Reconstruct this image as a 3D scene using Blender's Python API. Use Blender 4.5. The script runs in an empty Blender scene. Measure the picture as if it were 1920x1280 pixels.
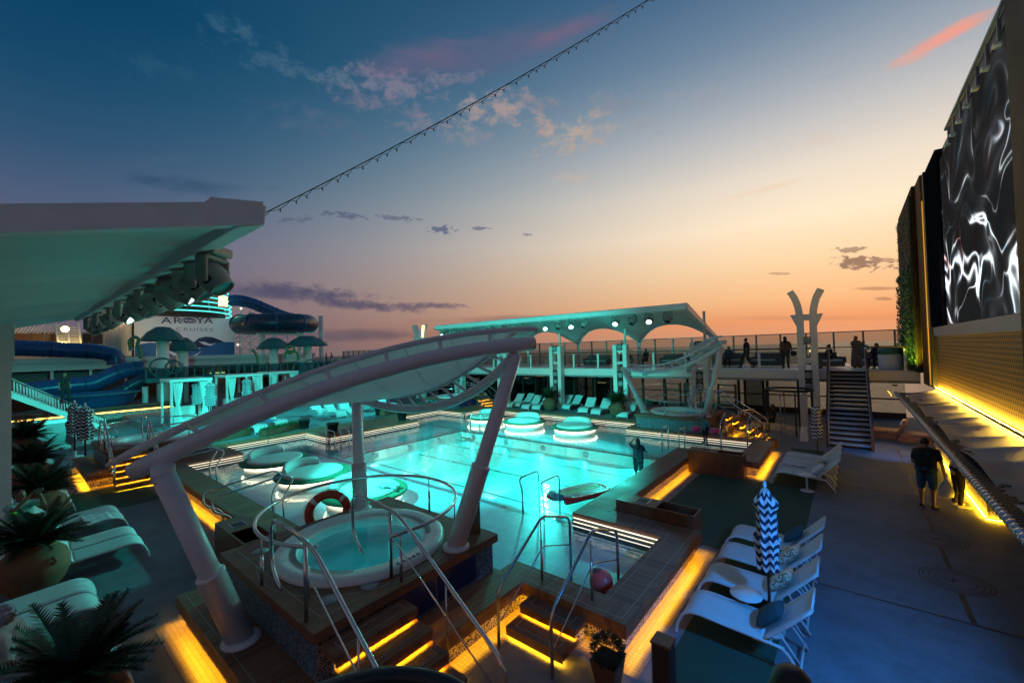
import bpy, bmesh, math, random
from mathutils import Vector, Matrix, noise as mnoise
random.seed(7)
S = bpy.context.scene
COL = S.collection
R_ = math.radians

# ------------------------------------------------------------------ camera
EYE = Vector((0, 0, 4.25))
FPX = 777.6                                  # focal length in pixels of a 1920 px wide frame
yaw, pitch, roll = R_(39.164), R_(1.27), R_(-1.56)
_fw = Vector((-math.sin(yaw)*math.cos(pitch), math.cos(yaw)*math.cos(pitch), math.sin(pitch)))
_rt = Vector((math.cos(yaw), math.sin(yaw), 0))
_up = _rt.cross(_fw)
RT = math.cos(roll)*_rt + math.sin(roll)*_up
UP = -math.sin(roll)*_rt + math.cos(roll)*_up
FW = _fw
cam_d = bpy.data.cameras.new('camera')
cam_d.sensor_width = 36; cam_d.lens = FPX/1920*36
cam_d.clip_start = 0.05; cam_d.clip_end = 60000
cam = bpy.data.objects.new('camera', cam_d); COL.objects.link(cam)
cam.matrix_world = Matrix(((RT.x, UP.x, -FW.x, EYE.x), (RT.y, UP.y, -FW.y, EYE.y), (RT.z, UP.z, -FW.z, EYE.z), (0, 0, 0, 1)))
S.camera = cam

def ray(x, y): return FW*FPX + RT*(x-960) - UP*(y-640)
def on_z(x, y, z=0.0):
    d = ray(x, y); return EYE + d*((z-EYE.z)/d.z)
def on_x(x, y, X):
    d = ray(x, y); return EYE + d*(X/d.x)
def on_y(x, y, Y):
    d = ray(x, y); return EYE + d*(Y/d.y)

S.view_settings.view_transform = 'Standard'; S.view_settings.look = 'None'
S.view_settings.exposure = 0.14; S.view_settings.gamma = 1.0
S.view_settings.use_curve_mapping = False
S.render.engine = 'CYCLES'
S.cycles.use_denoising = True
S.cycles.max_bounces = 7; S.cycles.diffuse_bounces = 3; S.cycles.glossy_bounces = 3
S.cycles.transparent_max_bounces = 12; S.cycles.transmission_bounces = 3
S.cycles.caustics_reflective = False; S.cycles.caustics_refractive = False
S.cycles.sample_clamp_indirect = 4.0

# ------------------------------------------------------------------ sky
class NG:
    """small helper to wire shader nodes"""
    def __init__(s, tree): s.t = tree; s.n = tree.nodes; s.l = tree.links
    def node(s, typ, **kw):
        n = s.n.new(typ)
        for k, v in kw.items(): setattr(n, k, v)
        return n
    def put(s, sock, v):
        if hasattr(v, 'is_linked') or isinstance(v, bpy.types.NodeSocket): s.l.new(v, sock)
        else: sock.default_value = v
    def m(s, op, a, b=0.0, c=None, clamp=False):
        n = s.node('ShaderNodeMath', operation=op); n.use_clamp = clamp
        s.put(n.inputs[0], a); s.put(n.inputs[1], b)
        if c is not None: s.put(n.inputs[2], c)
        return n.outputs[0]
    def v(s, op, a, b=(0, 0, 0), out=0):
        n = s.node('ShaderNodeVectorMath', operation=op)
        s.put(n.inputs[0], a)
        if op == 'SCALE': s.put(n.inputs['Scale'], b)
        else: s.put(n.inputs[1], b)
        return n.outputs['Value' if op in ('DOT_PRODUCT', 'LENGTH') else 'Vector']
    def ramp(s, fac, stops, interp='LINEAR'):
        n = s.node('ShaderNodeValToRGB'); r = n.color_ramp; r.interpolation = interp
        while len(r.elements) < len(stops): r.elements.new(0.5)
        for e, (p, c) in zip(r.elements, sorted(stops)):
            e.position = p; e.color = (*c, 1) if len(c) == 3 else c
        s.put(n.inputs[0], fac); return n.outputs[0]
    def mix(s, fac, a, b, blend='MIX'):
        n = s.node('ShaderNodeMix', data_type='RGBA', blend_type=blend)
        s.put(n.inputs[0], fac); s.put(n.inputs[6], a if not isinstance(a, tuple) else (*a[:3], 1)); s.put(n.inputs[7], b if not isinstance(b, tuple) else (*b[:3], 1))
        return n.outputs[2]
    def noise(s, vec, scale, detail=4, rough=0.55, dist=0.0):
        n = s.node('ShaderNodeTexNoise'); s.put(n.inputs['Vector'], vec)
        n.inputs['Scale'].default_value = scale; n.inputs['Detail'].default_value = detail
        n.inputs['Roughness'].default_value = rough; n.inputs['Distortion'].default_value = dist
        return n.outputs[0]
    def step(s, x, lo, hi):
        n = s.node('ShaderNodeMapRange', interpolation_type='SMOOTHSTEP')
        s.put(n.inputs[0], x); n.inputs[1].default_value = lo; n.inputs[2].default_value = hi
        return n.outputs[0]

W = bpy.data.worlds.new('World'); S.world = W; W.use_nodes = True
g = NG(W.node_tree); g.n.clear()
d = g.node('ShaderNodeTexCoord').outputs['Generated']
d = g.v('NORMALIZE', d)
sep = g.node('ShaderNodeSeparateXYZ'); g.l.new(d, sep.inputs[0])
dx, dy, dz = sep.outputs
c255 = lambda r, gg, b: (r/255, gg/255, b/255)
hor = g.m('SQRT', g.m('ADD', g.m('MULTIPLY', dx, dx), g.m('MULTIPLY', dy, dy)))
SUN_AZ = Vector((0.02, 1.0, 0)).normalized()
cosaz = g.m('DIVIDE', g.m('ADD', g.m('MULTIPLY', dx, SUN_AZ.x), g.m('MULTIPLY', dy, SUN_AZ.y)), g.m('MAXIMUM', hor, 1e-4))
w = g.m('POWER', g.m('MAXIMUM', cosaz, 0.0), 1.6)
up = g.m('MAXIMUM', dz, 0.0)
sunside = g.ramp(up, [(0, c255(200, 146, 118)), (.046, c255(226, 147, 102)), (.09, c255(238, 180, 128)), (.165, c255(246, 208, 162)), (.24, c255(250, 226, 194)), (.325, c255(228, 214, 196)), (.405, c255(188, 186, 186)), (.476, c255(148, 158, 170)), (.54, c255(112, 132, 154)), (.65, c255(66, 98, 130)), (.78, c255(46, 74, 102)), (1, c255(62, 76, 98))])
antiside = g.ramp(up, [(0, c255(92, 84, 98)), (.1, c255(104, 92, 110)), (.2, c255(92, 94, 118)), (.28, c255(70, 88, 116)), (.35, c255(48, 80, 110)), (.45, c255(26, 70, 102)), (.55, c255(12, 62, 94)), (.68, c255(18, 62, 92)), (.8, c255(48, 70, 94)), (1, c255(62, 76, 98))])
backside = g.ramp(up, [(0, c255(108, 98, 104)), (.2, c255(122, 110, 116)), (.45, c255(94, 95, 106)), (1, c255(62, 76, 98))])
antiside = g.mix(g.step(cosaz, -.08, -.6), antiside, backside)
col = g.mix(w, antiside, sunside)
# clouds: each a patch of the sky of its own place, size and colour
fine = g.noise(g.v('MULTIPLY', d, (1.0, 1.0, 1.7)), 30.0, 10, 0.64, 0.25)
sq = g.v('MULTIPLY', d, (1.0, 1.0, 4.5))
tiny = g.noise(g.v('MULTIPLY', d, (1.0, 1.0, 2.0)), 64.0, 8, 0.62, 0.2)
streak = g.noise(sq, 9.0, 8, 0.6, 0.4)
def cloud(col, px, py, hx, hy, rot, rgb, alpha, tex, k, lo, hi):
    c = ray(px, py).normalized()
    a = ray(px + 10*math.cos(R_(rot)), py + 10*math.sin(R_(rot))).normalized() - c
    a.normalize(); b = c.cross(a).normalized()
    sx = (ray(px+hx*math.cos(R_(rot)), py+hx*math.sin(R_(rot))).normalized()-c).length
    sy = (ray(px-hy*math.sin(R_(rot)), py+hy*math.cos(R_(rot))).normalized()-c).length
    u = g.m('DIVIDE', g.v('DOT_PRODUCT', d, tuple(a)), sx); v = g.m('DIVIDE', g.v('DOT_PRODUCT', d, tuple(b)), sy)
    fwd = g.m('GREATER_THAN', g.v('DOT_PRODUCT', d, tuple(c)), 0.2)
    r2 = g.m('ADD', g.m('MULTIPLY', u, u), g.m('MULTIPLY', v, v))
    bump = g.m('MULTIPLY', g.m('EXPONENT', g.m('MULTIPLY', r2, -0.9)), fwd)
    x = g.m('ADD', bump, g.m('MULTIPLY', g.m('SUBTRACT', tex, 0.5), g.m('MULTIPLY', k, g.m('MINIMUM', g.m('MULTIPLY', bump, 4.0), 1.0))))
    return g.mix(g.m('MULTIPLY', g.step(x, lo, hi), alpha), col, c255(*rgb))
for args in [
    (900, 105, 260, 45, -14, (104, 92, 120), .55, streak, .8, .2, 1.2),
    (745, 160, 95, 34, 8, (128, 120, 138), .62, fine, 3.6, .75, 1.5),
    (640, 150, 55, 24, 6, (96, 110, 130), .55, fine, 3.6, .8, 1.5),
    (490, 100, 95, 34, 24, (70, 98, 122), .55, fine, 3.6, .8, 1.6),
    (420, 45, 60, 22, 20, (52, 88, 114), .5, fine, 3.4, .8, 1.5),
    (560, 135, 40, 14, 0, (70, 98, 122), .5, fine, 3.4, .7, 1.5),
    (925, 208, 85, 26, -6, (160, 142, 142), .75, fine, 3.8, .7, 1.5),
    (790, 235, 70, 14, -8, (125, 122, 138), .6, fine, 3.6, .7, 1.5),
    (1010, 240, 40, 18, 10, (158, 142, 142), .7, fine, 3.8, .7, 1.4),
    (1075, 258, 70, 32, -22, (172, 156, 148), .75, fine, 3.8, .75, 1.5),
    (1140, 190, 60, 20, 10, (128, 134, 146), .5, fine, 3.6, .75, 1.5),
    (1080, 335, 40, 10, 0, (190, 170, 158), .5, fine, 3.0, .6, 1.5),
    (1180, 235, 60, 16, 8, (150, 150, 154), .45, fine, 3.6, .75, 1.5),
    (860, 150, 50, 14, -8, (118, 116, 134), .5, fine, 3.6, .75, 1.5),
    (300, 130, 90, 24, 12, (44, 84, 112), .4, fine, 3.4, .75, 1.5),
    (1300, 180, 80, 16, -10, (150, 152, 160), .3, fine, 3.2, .75, 1.5),
    (1055, 60, 110, 22, -24, (128, 96, 118), .6, streak, 1.4, .3, 1.3),
    (1775, 66, 120, 15, -27, (240, 150, 132), .85, streak, 1.0, .3, 1.0),
    (1700, 112, 60, 12, -20, (226, 160, 142), .55, streak, 1.0, .3, 1.0),
    (1590, 468, 34, 8, 0, (150, 122, 104), .75, fine, 2.6, .6, 1.1),
    (1605, 493, 60, 15, 4, (134, 104, 90), .85, fine, 3.0, .55, 1.1),
    (1655, 488, 40, 6, 0, (168, 132, 108), .7, fine, 2.6, .6, 1.1),
    (1640, 541, 60, 4, 0, (176, 126, 96), .7, streak, 1.2, .4, 1.0),
    (1455, 513, 22, 3, 0, (186, 140, 112), .7, fine, 1.6, .5, 1.0),
    (1650, 560, 26, 4, 0, (170, 118, 92), .7, fine, 1.6, .5, 1.0),
    (1540, 262, 60, 16, -8, (222, 186, 168), .5, streak, 1.4, .4, 1.2),
    (1420, 358, 110, 9, -14, (232, 196, 164), .6, streak, 1.2, .4, 1.1),
    (1560, 140, 60, 10, -24, (150, 158, 166), .4, streak, 1.4, .4, 1.2),
    (820, 430, 34, 9, 4, (84, 92, 118), .8, fine, 2.8, .6, 1.2),
    (895, 428, 30, 5, 0, (98, 100, 122), .7, fine, 2.4, .6, 1.2),
    (740, 408, 60, 7, 4, (92, 96, 118), .7, fine, 2.8, .6, 1.3),
    (640, 402, 60, 8, 6, (80, 88, 112), .7, fine, 2.8, .6, 1.3),
    (985, 440, 16, 5, 0, (110, 106, 122), .7, fine, 2.2, .6, 1.2),
    (550, 412, 50, 8, -4, (78, 86, 110), .55, fine, 2.6, .6, 1.3),
    (560, 548, 130, 14, 5, (78, 76, 98), .75, fine, 2.2, .6, 1.4),
    (680, 572, 110, 9, 4, (84, 78, 98), .7, fine, 2.2, .6, 1.4),
    (500, 548, 100, 14, 0, (78, 77, 100), .7, streak, 1.6, .35, 1.1),
    (785, 573, 80, 6, 0, (98, 86, 102), .75, fine, 2.0, .6, 1.3),
    (700, 190, 90, 22, 12, (120, 112, 132), .5, fine, 3.4, .75, 1.5),
    (870, 260, 60, 16, 0, (140, 134, 142), .55, fine, 3.4, .75, 1.5),
    (1000, 190, 70, 14, 16, (120, 122, 138), .45, fine, 3.4, .75, 1.5),
    (600, 230, 120, 30, 10, (88, 100, 124), .35, fine, 3.0, .75, 1.6),
    (770, 110, 120, 34, -10, (116, 96, 122), .55, streak, 1.2, .2, 1.2),
    (1000, 598, 260, 10, -1, (126, 96, 98), .6, streak, 1.5, .4, 1.2),
    (640, 628, 260, 14, 0, (78, 74, 92), .6, streak, 1.2, .3, 1.2),
    (340, 345, 150, 20, 5, (34, 62, 92), .55, streak, 1.8, .4, 1.3),
    (290, 300, 80, 12, -6, (66, 92, 116), .35, fine, 2.8, .6, 1.4),
    (1500, 596, 240, 7, 0, (196, 134, 102), .6, streak, 1.2, .3, 1.2),
]:
    a_ = list(args)
    if a_[7] is fine:
        if a_[1] > 370 and a_[2] <= 70: a_[7] = tiny; a_[9] -= .05; a_[10] -= .3
        else: a_[9] -= .36; a_[10] -= .18; a_[6] = min(1, a_[6]*1.25); a_[2] *= 1.12; a_[3] *= 1.2
    col = cloud(col, *a_)
gam = g.node('ShaderNodeGamma'); g.l.new(col, gam.inputs[0]); gam.inputs[1].default_value = 2.2
sky = g.node('ShaderNodeTexSky', sky_type='NISHITA'); sky.sun_disc = False
sky.sun_elevation = R_(1.0); sky.sun_rotation = R_(1.1); sky.altitude = 40
b1 = g.node('ShaderNodeBackground'); g.l.new(gam.outputs[0], b1.inputs[0]); b1.inputs[1].default_value = 0.98
b2 = g.node('ShaderNodeBackground'); g.l.new(sky.outputs[0], b2.inputs[0]); b2.inputs[1].default_value = 0.004
addsh = g.node('ShaderNodeAddShader'); g.l.new(b1.outputs[0], addsh.inputs[0]); g.l.new(b2.outputs[0], addsh.inputs[1])
out = g.node('ShaderNodeOutputWorld'); g.l.new(addsh.outputs[0], out.inputs[0])
W.cycles.sampling_method = 'MANUAL'; W.cycles.sample_map_resolution = 512

sl = bpy.data.lights.new('sun', 'SUN'); sl.energy = 0.06; sl.angle = R_(12); sl.color = (1.0, .62, .38)
so = bpy.data.objects.new('sun', sl); COL.objects.link(so)
so.rotation_euler = Vector((-SUN_AZ.x, -SUN_AZ.y, -math.tan(R_(3)))).to_track_quat('-Z', 'Y').to_euler()

# ------------------------------------------------------------------ scene helpers
def tag(o, label=None, cat=None, group=None, kind=None):
    if label: o['label'] = label
    if cat: o['category'] = cat
    if group: o['group'] = group
    if kind: o['kind'] = kind
    return o
def thing(name, label, cat, loc=(0, 0, 0), rz=0.0, group=None):
    o = bpy.data.objects.new(name, None); COL.objects.link(o); o.location = loc; o.rotation_euler = (0, 0, rz)
    o.empty_display_size = 0.2
    return tag(o, label, cat, group)
KIDS = {}
def copy_tree(o, parent=None):
    c = o.copy(); COL.objects.link(c); c.parent = parent
    for ch in KIDS.get(o.name, []):
        cc = copy_tree(ch, c); KIDS.setdefault(c.name, []).append(cc)
    return c
def dup(o, loc, rz=0.0, label=None, scale=None):
    c = copy_tree(o); c.location = loc; c.rotation_euler = (0, 0, rz)
    if label: c['label'] = label
    if scale: c.scale = (scale,)*3
    return c
def V(*a): return Vector(a if len(a) > 1 else a[0])

class MB:
    """collects shapes, then links them as ONE mesh object"""
    def __init__(s): s.v = []; s.f = []; s.sm = []; s.mi = []; s.cur = 0
    def face(s, idx, smooth=False): s.f.append(idx); s.sm.append(smooth); s.mi.append(s.cur)
    def box(s, c, sz, rz=0.0, M=None):
        b = len(s.v); hx, hy, hz = sz[0]/2, sz[1]/2, sz[2]/2
        cr, sr = math.cos(rz), math.sin(rz)
        for dz in (-hz, hz):
            for ddx, ddy in ((-hx, -hy), (hx, -hy), (hx, hy), (-hx, hy)):
                p = Vector((ddx*cr-ddy*sr, ddx*sr+ddy*cr, dz))
                if M is not None: p = M @ Vector((ddx, ddy, dz))
                s.v.append(p + Vector(c))
        for q in ((3, 2, 1, 0), (4, 5, 6, 7), (0, 1, 5, 4), (1, 2, 6, 5), (2, 3, 7, 6), (3, 0, 4, 7)): s.face([b+i for i in q])
        return s
    def span(s, x0, y0, z0, x1, y1, z1): return s.box(((x0+x1)/2, (y0+y1)/2, (z0+z1)/2), (abs(x1-x0), abs(y1-y0), abs(z1-z0)))
    def bar(s, p, q, wd, ht):
        p, q = Vector(p), Vector(q); a = (q-p); L = a.length; a.normalize()
        side = a.cross(Vector((0, 0, 1)));
        if side.length < 1e-3: side = Vector((1, 0, 0))
        side.normalize(); u = side.cross(a)
        M = Matrix((side, a, u)).transposed()
        return s.box((p+q)/2, (wd, L, ht), M=M)
    def tube(s, pts, r, n=8, caps=True, closed=False):
        pts = [Vector(p) for p in pts]; N = len(pts)
        rs = r if isinstance(r, (list, tuple)) else [r]*N
        b = len(s.v); ref = None
        for i, p in enumerate(pts):
            if closed: t = pts[(i+1) % N]-pts[i-1]
            else: t = pts[min(i+1, N-1)]-pts[max(i-1, 0)]
            t.normalize()
            if ref is None:
                ref = t.cross(Vector((0, 0, 1)))
                if ref.length < 1e-2: ref = Vector((1, 0, 0))
            ref = (ref - t*ref.dot(t)); ref.normalize(); o2 = t.cross(ref)
            for k in range(n):
                a = 2*math.pi*k/n
                s.v.append(p + (ref*math.cos(a)+o2*math.sin(a))*rs[i])
        for i in range(N if closed else N-1):
            j = (i+1) % N
            for k in range(n):
                s.face([b+i*n+k, b+i*n+(k+1) % n, b+j*n+(k+1) % n, b+j*n+k], True)
        if caps and not closed:
            s.face([b+k for k in range(n)][::-1]); s.face([b+(N-1)*n+k for k in range(n)])
        return s
    def lathe(s, prof, c=(0, 0, 0), n=24, fr=None, smooth=True, close=True):
        b = len(s.v)
        for i, (r, z) in enumerate(prof):
            for k in range(n):
                a = 2*math.pi*k/n; rr = r*(fr(a, z) if fr else 1)
                s.v.append(Vector((c[0]+rr*math.cos(a), c[1]+rr*math.sin(a), c[2]+z)))
        for i in range(len(prof)-1):
            for k in range(n):
                s.face([b+i*n+k, b+i*n+(k+1) % n, b+(i+1)*n+(k+1) % n, b+(i+1)*n+k], smooth)
        if close:
            if prof[0][0] > 1e-4: s.face([b+k for k in range(n)][::-1])
            if prof[-1][0] > 1e-4: s.face([b+(len(prof)-1)*n+k for k in range(n)])
        return s
    def grid(s, fn, nu, nv, smooth=True, thick=0.0, cu=False):
        b = len(s.v)
        for i in range(nu+1):
            for j in range(nv+1): s.v.append(Vector(fn(i/nu, j/nv)))
        for i in range(nu):
            for j in range(nv):
                s.face([b+i*(nv+1)+j, b+(i+1)*(nv+1)+j, b+(i+1)*(nv+1)+j+1, b+i*(nv+1)+j+1], smooth)
        return s
    def prism(s, pts, ext):
        """polygon (list of 3d points) extruded by the vector ext"""
        b = len(s.v); n = len(pts); e = Vector(ext)
        for p in pts: s.v.append(Vector(p))
        for p in pts: s.v.append(Vector(p)+e)
        s.face(list(range(b, b+n))[::-1]); s.face(list(range(b+n, b+2*n)))
        for k in range(n): s.face([b+k, b+(k+1) % n, b+n+(k+1) % n, b+n+k])
        return s
    def ball(s, c, r, nu=12, nv=8):
        rx, ry, rz = (r, r, r) if not isinstance(r, (tuple, list)) else r
        b = len(s.v); c = Vector(c)
        for j in range(1, nv):
            t = math.pi*j/nv
            for k in range(nu):
                a = 2*math.pi*k/nu
                s.v.append(c+Vector((rx*math.sin(t)*math.cos(a), ry*math.sin(t)*math.sin(a), rz*math.cos(t))))
        top = len(s.v); s.v.append(c+Vector((0, 0, rz))); bot = len(s.v); s.v.append(c-Vector((0, 0, rz)))
        for j in range(nv-2):
            for k in range(nu):
                s.face([b+j*nu+k, b+(j+1)*nu+k, b+(j+1)*nu+(k+1) % nu, b+j*nu+(k+1) % nu], True)
        for k in range(nu):
            s.face([top, b+k, b+(k+1) % nu], True); s.face([bot, b+(nv-2)*nu+(k+1) % nu, b+(nv-2)*nu+k], True)
        return s
    def map(s, fn): s.v = [Vector(fn(p)) for p in s.v]; return s
    def build(s, name, m, parent=None, bevel=0.0, solid=0.0, flip=False):
        me = bpy.data.meshes.new(name)
        fs = [f[::-1] for f in s.f] if flip else s.f
        me.from_pydata([tuple(p) for p in s.v], [], fs)
        me.polygons.foreach_set('use_smooth', s.sm)
        ms = m if isinstance(m, (list, tuple)) else [m]
        for k in ms: me.materials.append(k)
        if len(ms) > 1: me.polygons.foreach_set('material_index', s.mi)
        me.update()
        o = bpy.data.objects.new(name, me); COL.objects.link(o)
        if parent is not None:
            o.parent = parent; KIDS.setdefault(parent.name, []).append(o)
        if solid:
            md = o.modifiers.new('solid', 'SOLIDIFY'); md.thickness = solid; md.offset = 0
        if bevel:
            md = o.modifiers.new('bevel', 'BEVEL'); md.width = bevel; md.segments = 2; md.limit_method = 'ANGLE'
        return o
def child(o, parent):
    o.parent = parent; KIDS.setdefault(parent.name, []).append(o); return o
def bez(p0, p1, p2, n=16):
    p0, p1, p2 = Vector(p0), Vector(p1), Vector(p2)
    return [(1-t)**2*p0+2*t*(1-t)*p1+t*t*p2 for t in [i/n for i in range(n+1)]]
def smooth_path(pts, n=6):
    """Catmull-Rom through the points"""
    P = [Vector(p) for p in pts]; P = [2*P[0]-P[1]]+P+[2*P[-1]-P[-2]]; o = []
    for i in range(1, len(P)-2):
        for k in range(n):
            t = k/n; a, b, c, e = P[i-1], P[i], P[i+1], P[i+2]
            o.append(0.5*((2*b)+(-a+c)*t+(2*a-5*b+4*c-e)*t*t+(-a+3*b-3*c+e)*t**3))
    o.append(P[-2]); return o
def round_path(pts, r=0.12, n=5):
    """polyline with rounded corners"""
    P = [Vector(p) for p in pts]; o = [P[0]]
    for i in range(1, len(P)-1):
        a = (P[i-1]-P[i]); b = (P[i+1]-P[i]); k = min(r, a.length*.45, b.length*.45)
        o += bez(P[i]+a.normalized()*k, P[i], P[i]+b.normalized()*k, n)
    o.append(P[-1]); return o

# ------------------------------------------------------------------ materials
def mat(name, rgb, rough=0.6, metal=0.0, var=0.12, vscale=3.0, bump=0.0, bscale=60.0, spec=0.5, sheen=0.0, trans=None):
    m = bpy.data.materials.new(name); m.use_nodes = True; k = NG(m.node_tree); p = k.n['Principled BSDF']
    tc = k.node('ShaderNodeTexCoord').outputs['Object']
    if var:
        nz = k.noise(tc, vscale, 5, 0.6)
        f = k.ramp(nz, [(.3, tuple(c*(1-var) for c in rgb)), (.7, tuple(min(1, c*(1+var)) for c in rgb))])
        k.l.new(f, p.inputs['Base Color'])
        r2 = k.m('ADD', k.m('MULTIPLY', k.m('SUBTRACT', nz, .5), .25), rough, clamp=True); k.l.new(r2, p.inputs['Roughness'])
    else:
        p.inputs['Base Color'].default_value = (*rgb, 1); p.inputs['Roughness'].default_value = rough
    p.inputs['Metallic'].default_value = metal; p.inputs['Specular IOR Level'].default_value = spec
    if bump:
        bn = k.node('ShaderNodeBump'); bn.inputs['Strength'].default_value = bump; bn.inputs['Distance'].default_value = 0.01
        k.l.new(k.noise(tc, bscale, 3), bn.inputs['Height']); k.l.new(bn.outputs[0], p.inputs['Normal'])
    return m
def emit(name, rgb, strength):
    m = bpy.data.materials.new(name); m.use_nodes = True; k = NG(m.node_tree); p = k.n['Principled BSDF']
    p.inputs['Base Color'].default_value = (*[c*.5 for c in rgb], 1)
    p.inputs['Emission Color'].default_value = (*rgb, 1); p.inputs['Emission Strength'].default_value = strength
    return m
def glass(name, tint=(.8, .85, .88), alpha=0.12, rough=0.02, ior=1.45, k_gloss=1.0):
    """pane: see-through with a sky reflection"""
    m = bpy.data.materials.new(name); m.use_nodes = True; k = NG(m.node_tree); k.n.clear()
    tr = k.node('ShaderNodeBsdfTransparent'); tr.inputs[0].default_value = (*tint, 1)
    gl = k.node('ShaderNodeBsdfGlossy'); gl.inputs[0].default_value = (.9*k_gloss, .9*k_gloss, .9*k_gloss, 1); gl.inputs['Roughness'].default_value = rough
    ge = k.node('ShaderNodeNewGeometry'); cs_ = k.m('ABSOLUTE', k.v('DOT_PRODUCT', ge.outputs['Incoming'], ge.outputs['Normal']))
    fr = k.m('ADD', .035, k.m('MULTIPLY', .75, k.m('POWER', k.m('SUBTRACT', 1.0, cs_, clamp=True), 5.0)))
    mx = k.node('ShaderNodeMixShader'); k.l.new(fr, mx.inputs[0]); k.l.new(tr.outputs[0], mx.inputs[1]); k.l.new(gl.outputs[0], mx.inputs[2])
    o = k.node('ShaderNodeOutputMaterial'); k.l.new(mx.outputs[0], o.inputs[0])
    return m
def water_mat(name, tint, bump, scale, stretch=(1, 1, 1)):
    m = bpy.data.materials.new(name); m.use_nodes = True; k = NG(m.node_tree); k.n.clear()
    tc = k.node('ShaderNodeTexCoord').outputs['Object']; tc = k.v('MULTIPLY', tc, stretch)
    h = k.m('ADD', k.noise(tc, scale, 3, .5, .4), k.m('MULTIPLY', k.noise(tc, scale*3.1, 2), .4))
    bn = k.node('ShaderNodeBump'); bn.inputs['Strength'].default_value = bump; bn.inputs['Distance'].default_value = 0.05; k.l.new(h, bn.inputs['Height'])
    tr = k.node('ShaderNodeBsdfTransparent'); tr.inputs[0].default_value = (*tint, 1)
    gl = k.node('ShaderNodeBsdfGlossy'); gl.inputs[0].default_value = (.95, .95, .95, 1); gl.inputs['Roughness'].default_value = .03; k.l.new(bn.outputs[0], gl.inputs['Normal'])
    ge = k.node('ShaderNodeNewGeometry'); cs_ = k.m('ABSOLUTE', k.v('DOT_PRODUCT', ge.outputs['Incoming'], bn.outputs[0]))
    fr = k.m('ADD', .022, k.m('MULTIPLY', .95, k.m('POWER', k.m('SUBTRACT', 1.0, cs_, clamp=True), 5.0)))
    mx = k.node('ShaderNodeMixShader'); k.l.new(fr, mx.inputs[0]); k.l.new(tr.outputs[0], mx.inputs[1]); k.l.new(gl.outputs[0], mx.inputs[2])
    o = k.node('ShaderNodeOutputMaterial'); k.l.new(mx.outputs[0], o.inputs[0])
    return m
def teak(name, base, line, width=.95, row=.115, rot=0.0, mortar=.007):
    m = bpy.data.materials.new(name); m.use_nodes = True; k = NG(m.node_tree); p = k.n['Principled BSDF']
    tc = k.node('ShaderNodeTexCoord').outputs['Object']
    mp = k.node('ShaderNodeMapping'); mp.inputs['Rotation'].default_value = (0, 0, rot); k.l.new(tc, mp.inputs[0])
    br = k.node('ShaderNodeTexBrick'); k.l.new(mp.outputs[0], br.inputs[0]); br.offset = .37
    br.inputs['Scale'].default_value = 1; br.inputs['Brick Width'].default_value = width; br.inputs['Row Height'].default_value = row
    br.inputs['Mortar Size'].default_value = mortar; br.inputs['Mortar Smooth'].default_value = .1; br.inputs['Bias'].default_value = 0
    br.inputs['Color1'].default_value = (*[c*.8 for c in base], 1); br.inputs['Color2'].default_value = (*[c*1.2 for c in base], 1); br.inputs['Mortar'].default_value = (*line, 1)
    st = k.v('MULTIPLY', mp.outputs[0], (2, 40, 2)); gr = k.noise(st, 3, 5)
    big = k.noise(tc, .9, 4)
    c = k.mix(.5, br.outputs[0], k.ramp(gr, [(.3, (.45, .45, .45)), (.7, (1, 1, 1))]), 'MULTIPLY')
    c = k.mix(.6, c, k.ramp(big, [(.3, (.5, .5, .5)), (.62, (1, 1, 1))]), 'MULTIPLY')
    k.l.new(c, p.inputs['Base Color'])
    k.l.new(k.m('ADD', k.m('MULTIPLY', big, .5), .3), p.inputs['Roughness']); p.inputs['Specular IOR Level'].default_value = .3
    bn = k.node('ShaderNodeBump'); bn.inputs['Strength'].default_value = .25; bn.inputs['Distance'].default_value = .004
    k.l.new(br.outputs[1], bn.inputs['Height']); bn.invert = True; k.l.new(bn.outputs[0], p.inputs['Normal'])
    return m
def mosaic(name, a, b, scale=75, thr=.52):
    m = bpy.data.materials.new(name); m.use_nodes = True; k = NG(m.node_tree); p = k.n['Principled BSDF']
    tc = k.node('ShaderNodeTexCoord').outputs['Object']
    vo = k.node('ShaderNodeTexVoronoi', feature='F1'); k.l.new(tc, vo.inputs[0]); vo.inputs['Scale'].default_value = scale*.62
    sepc = k.node('ShaderNodeSeparateColor'); k.l.new(vo.outputs['Color'], sepc.inputs[0])
    f = k.m('GREATER_THAN', sepc.outputs[0], thr)
    c = k.mix(f, (*a, 1), (*b, 1)); k.l.new(c, p.inputs['Base Color']); p.inputs['Roughness'].default_value = .35
    return m
def tilegrid(name, base, line, size=.1, mortar=.006, rough=.4):
    m = bpy.data.materials.new(name); m.use_nodes = True; k = NG(m.node_tree); p = k.n['Principled BSDF']
    tc = k.node('ShaderNodeTexCoord').outputs['Object']
    br = k.node('ShaderNodeTexBrick'); k.l.new(tc, br.inputs[0]); br.offset = 0
    br.inputs['Scale'].default_value = 1; br.inputs['Brick Width'].default_value = size; br.inputs['Row Height'].default_value = size
    br.inputs['Mortar Size'].default_value = mortar; br.inputs['Color1'].default_value = (*[c*.9 for c in base], 1); br.inputs['Color2'].default_value = (*[min(1, c*1.08) for c in base], 1); br.inputs['Mortar'].default_value = (*line, 1)
    k.l.new(br.outputs[0], p.inputs['Base Color']); p.inputs['Roughness'].default_value = rough
    return m

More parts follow.
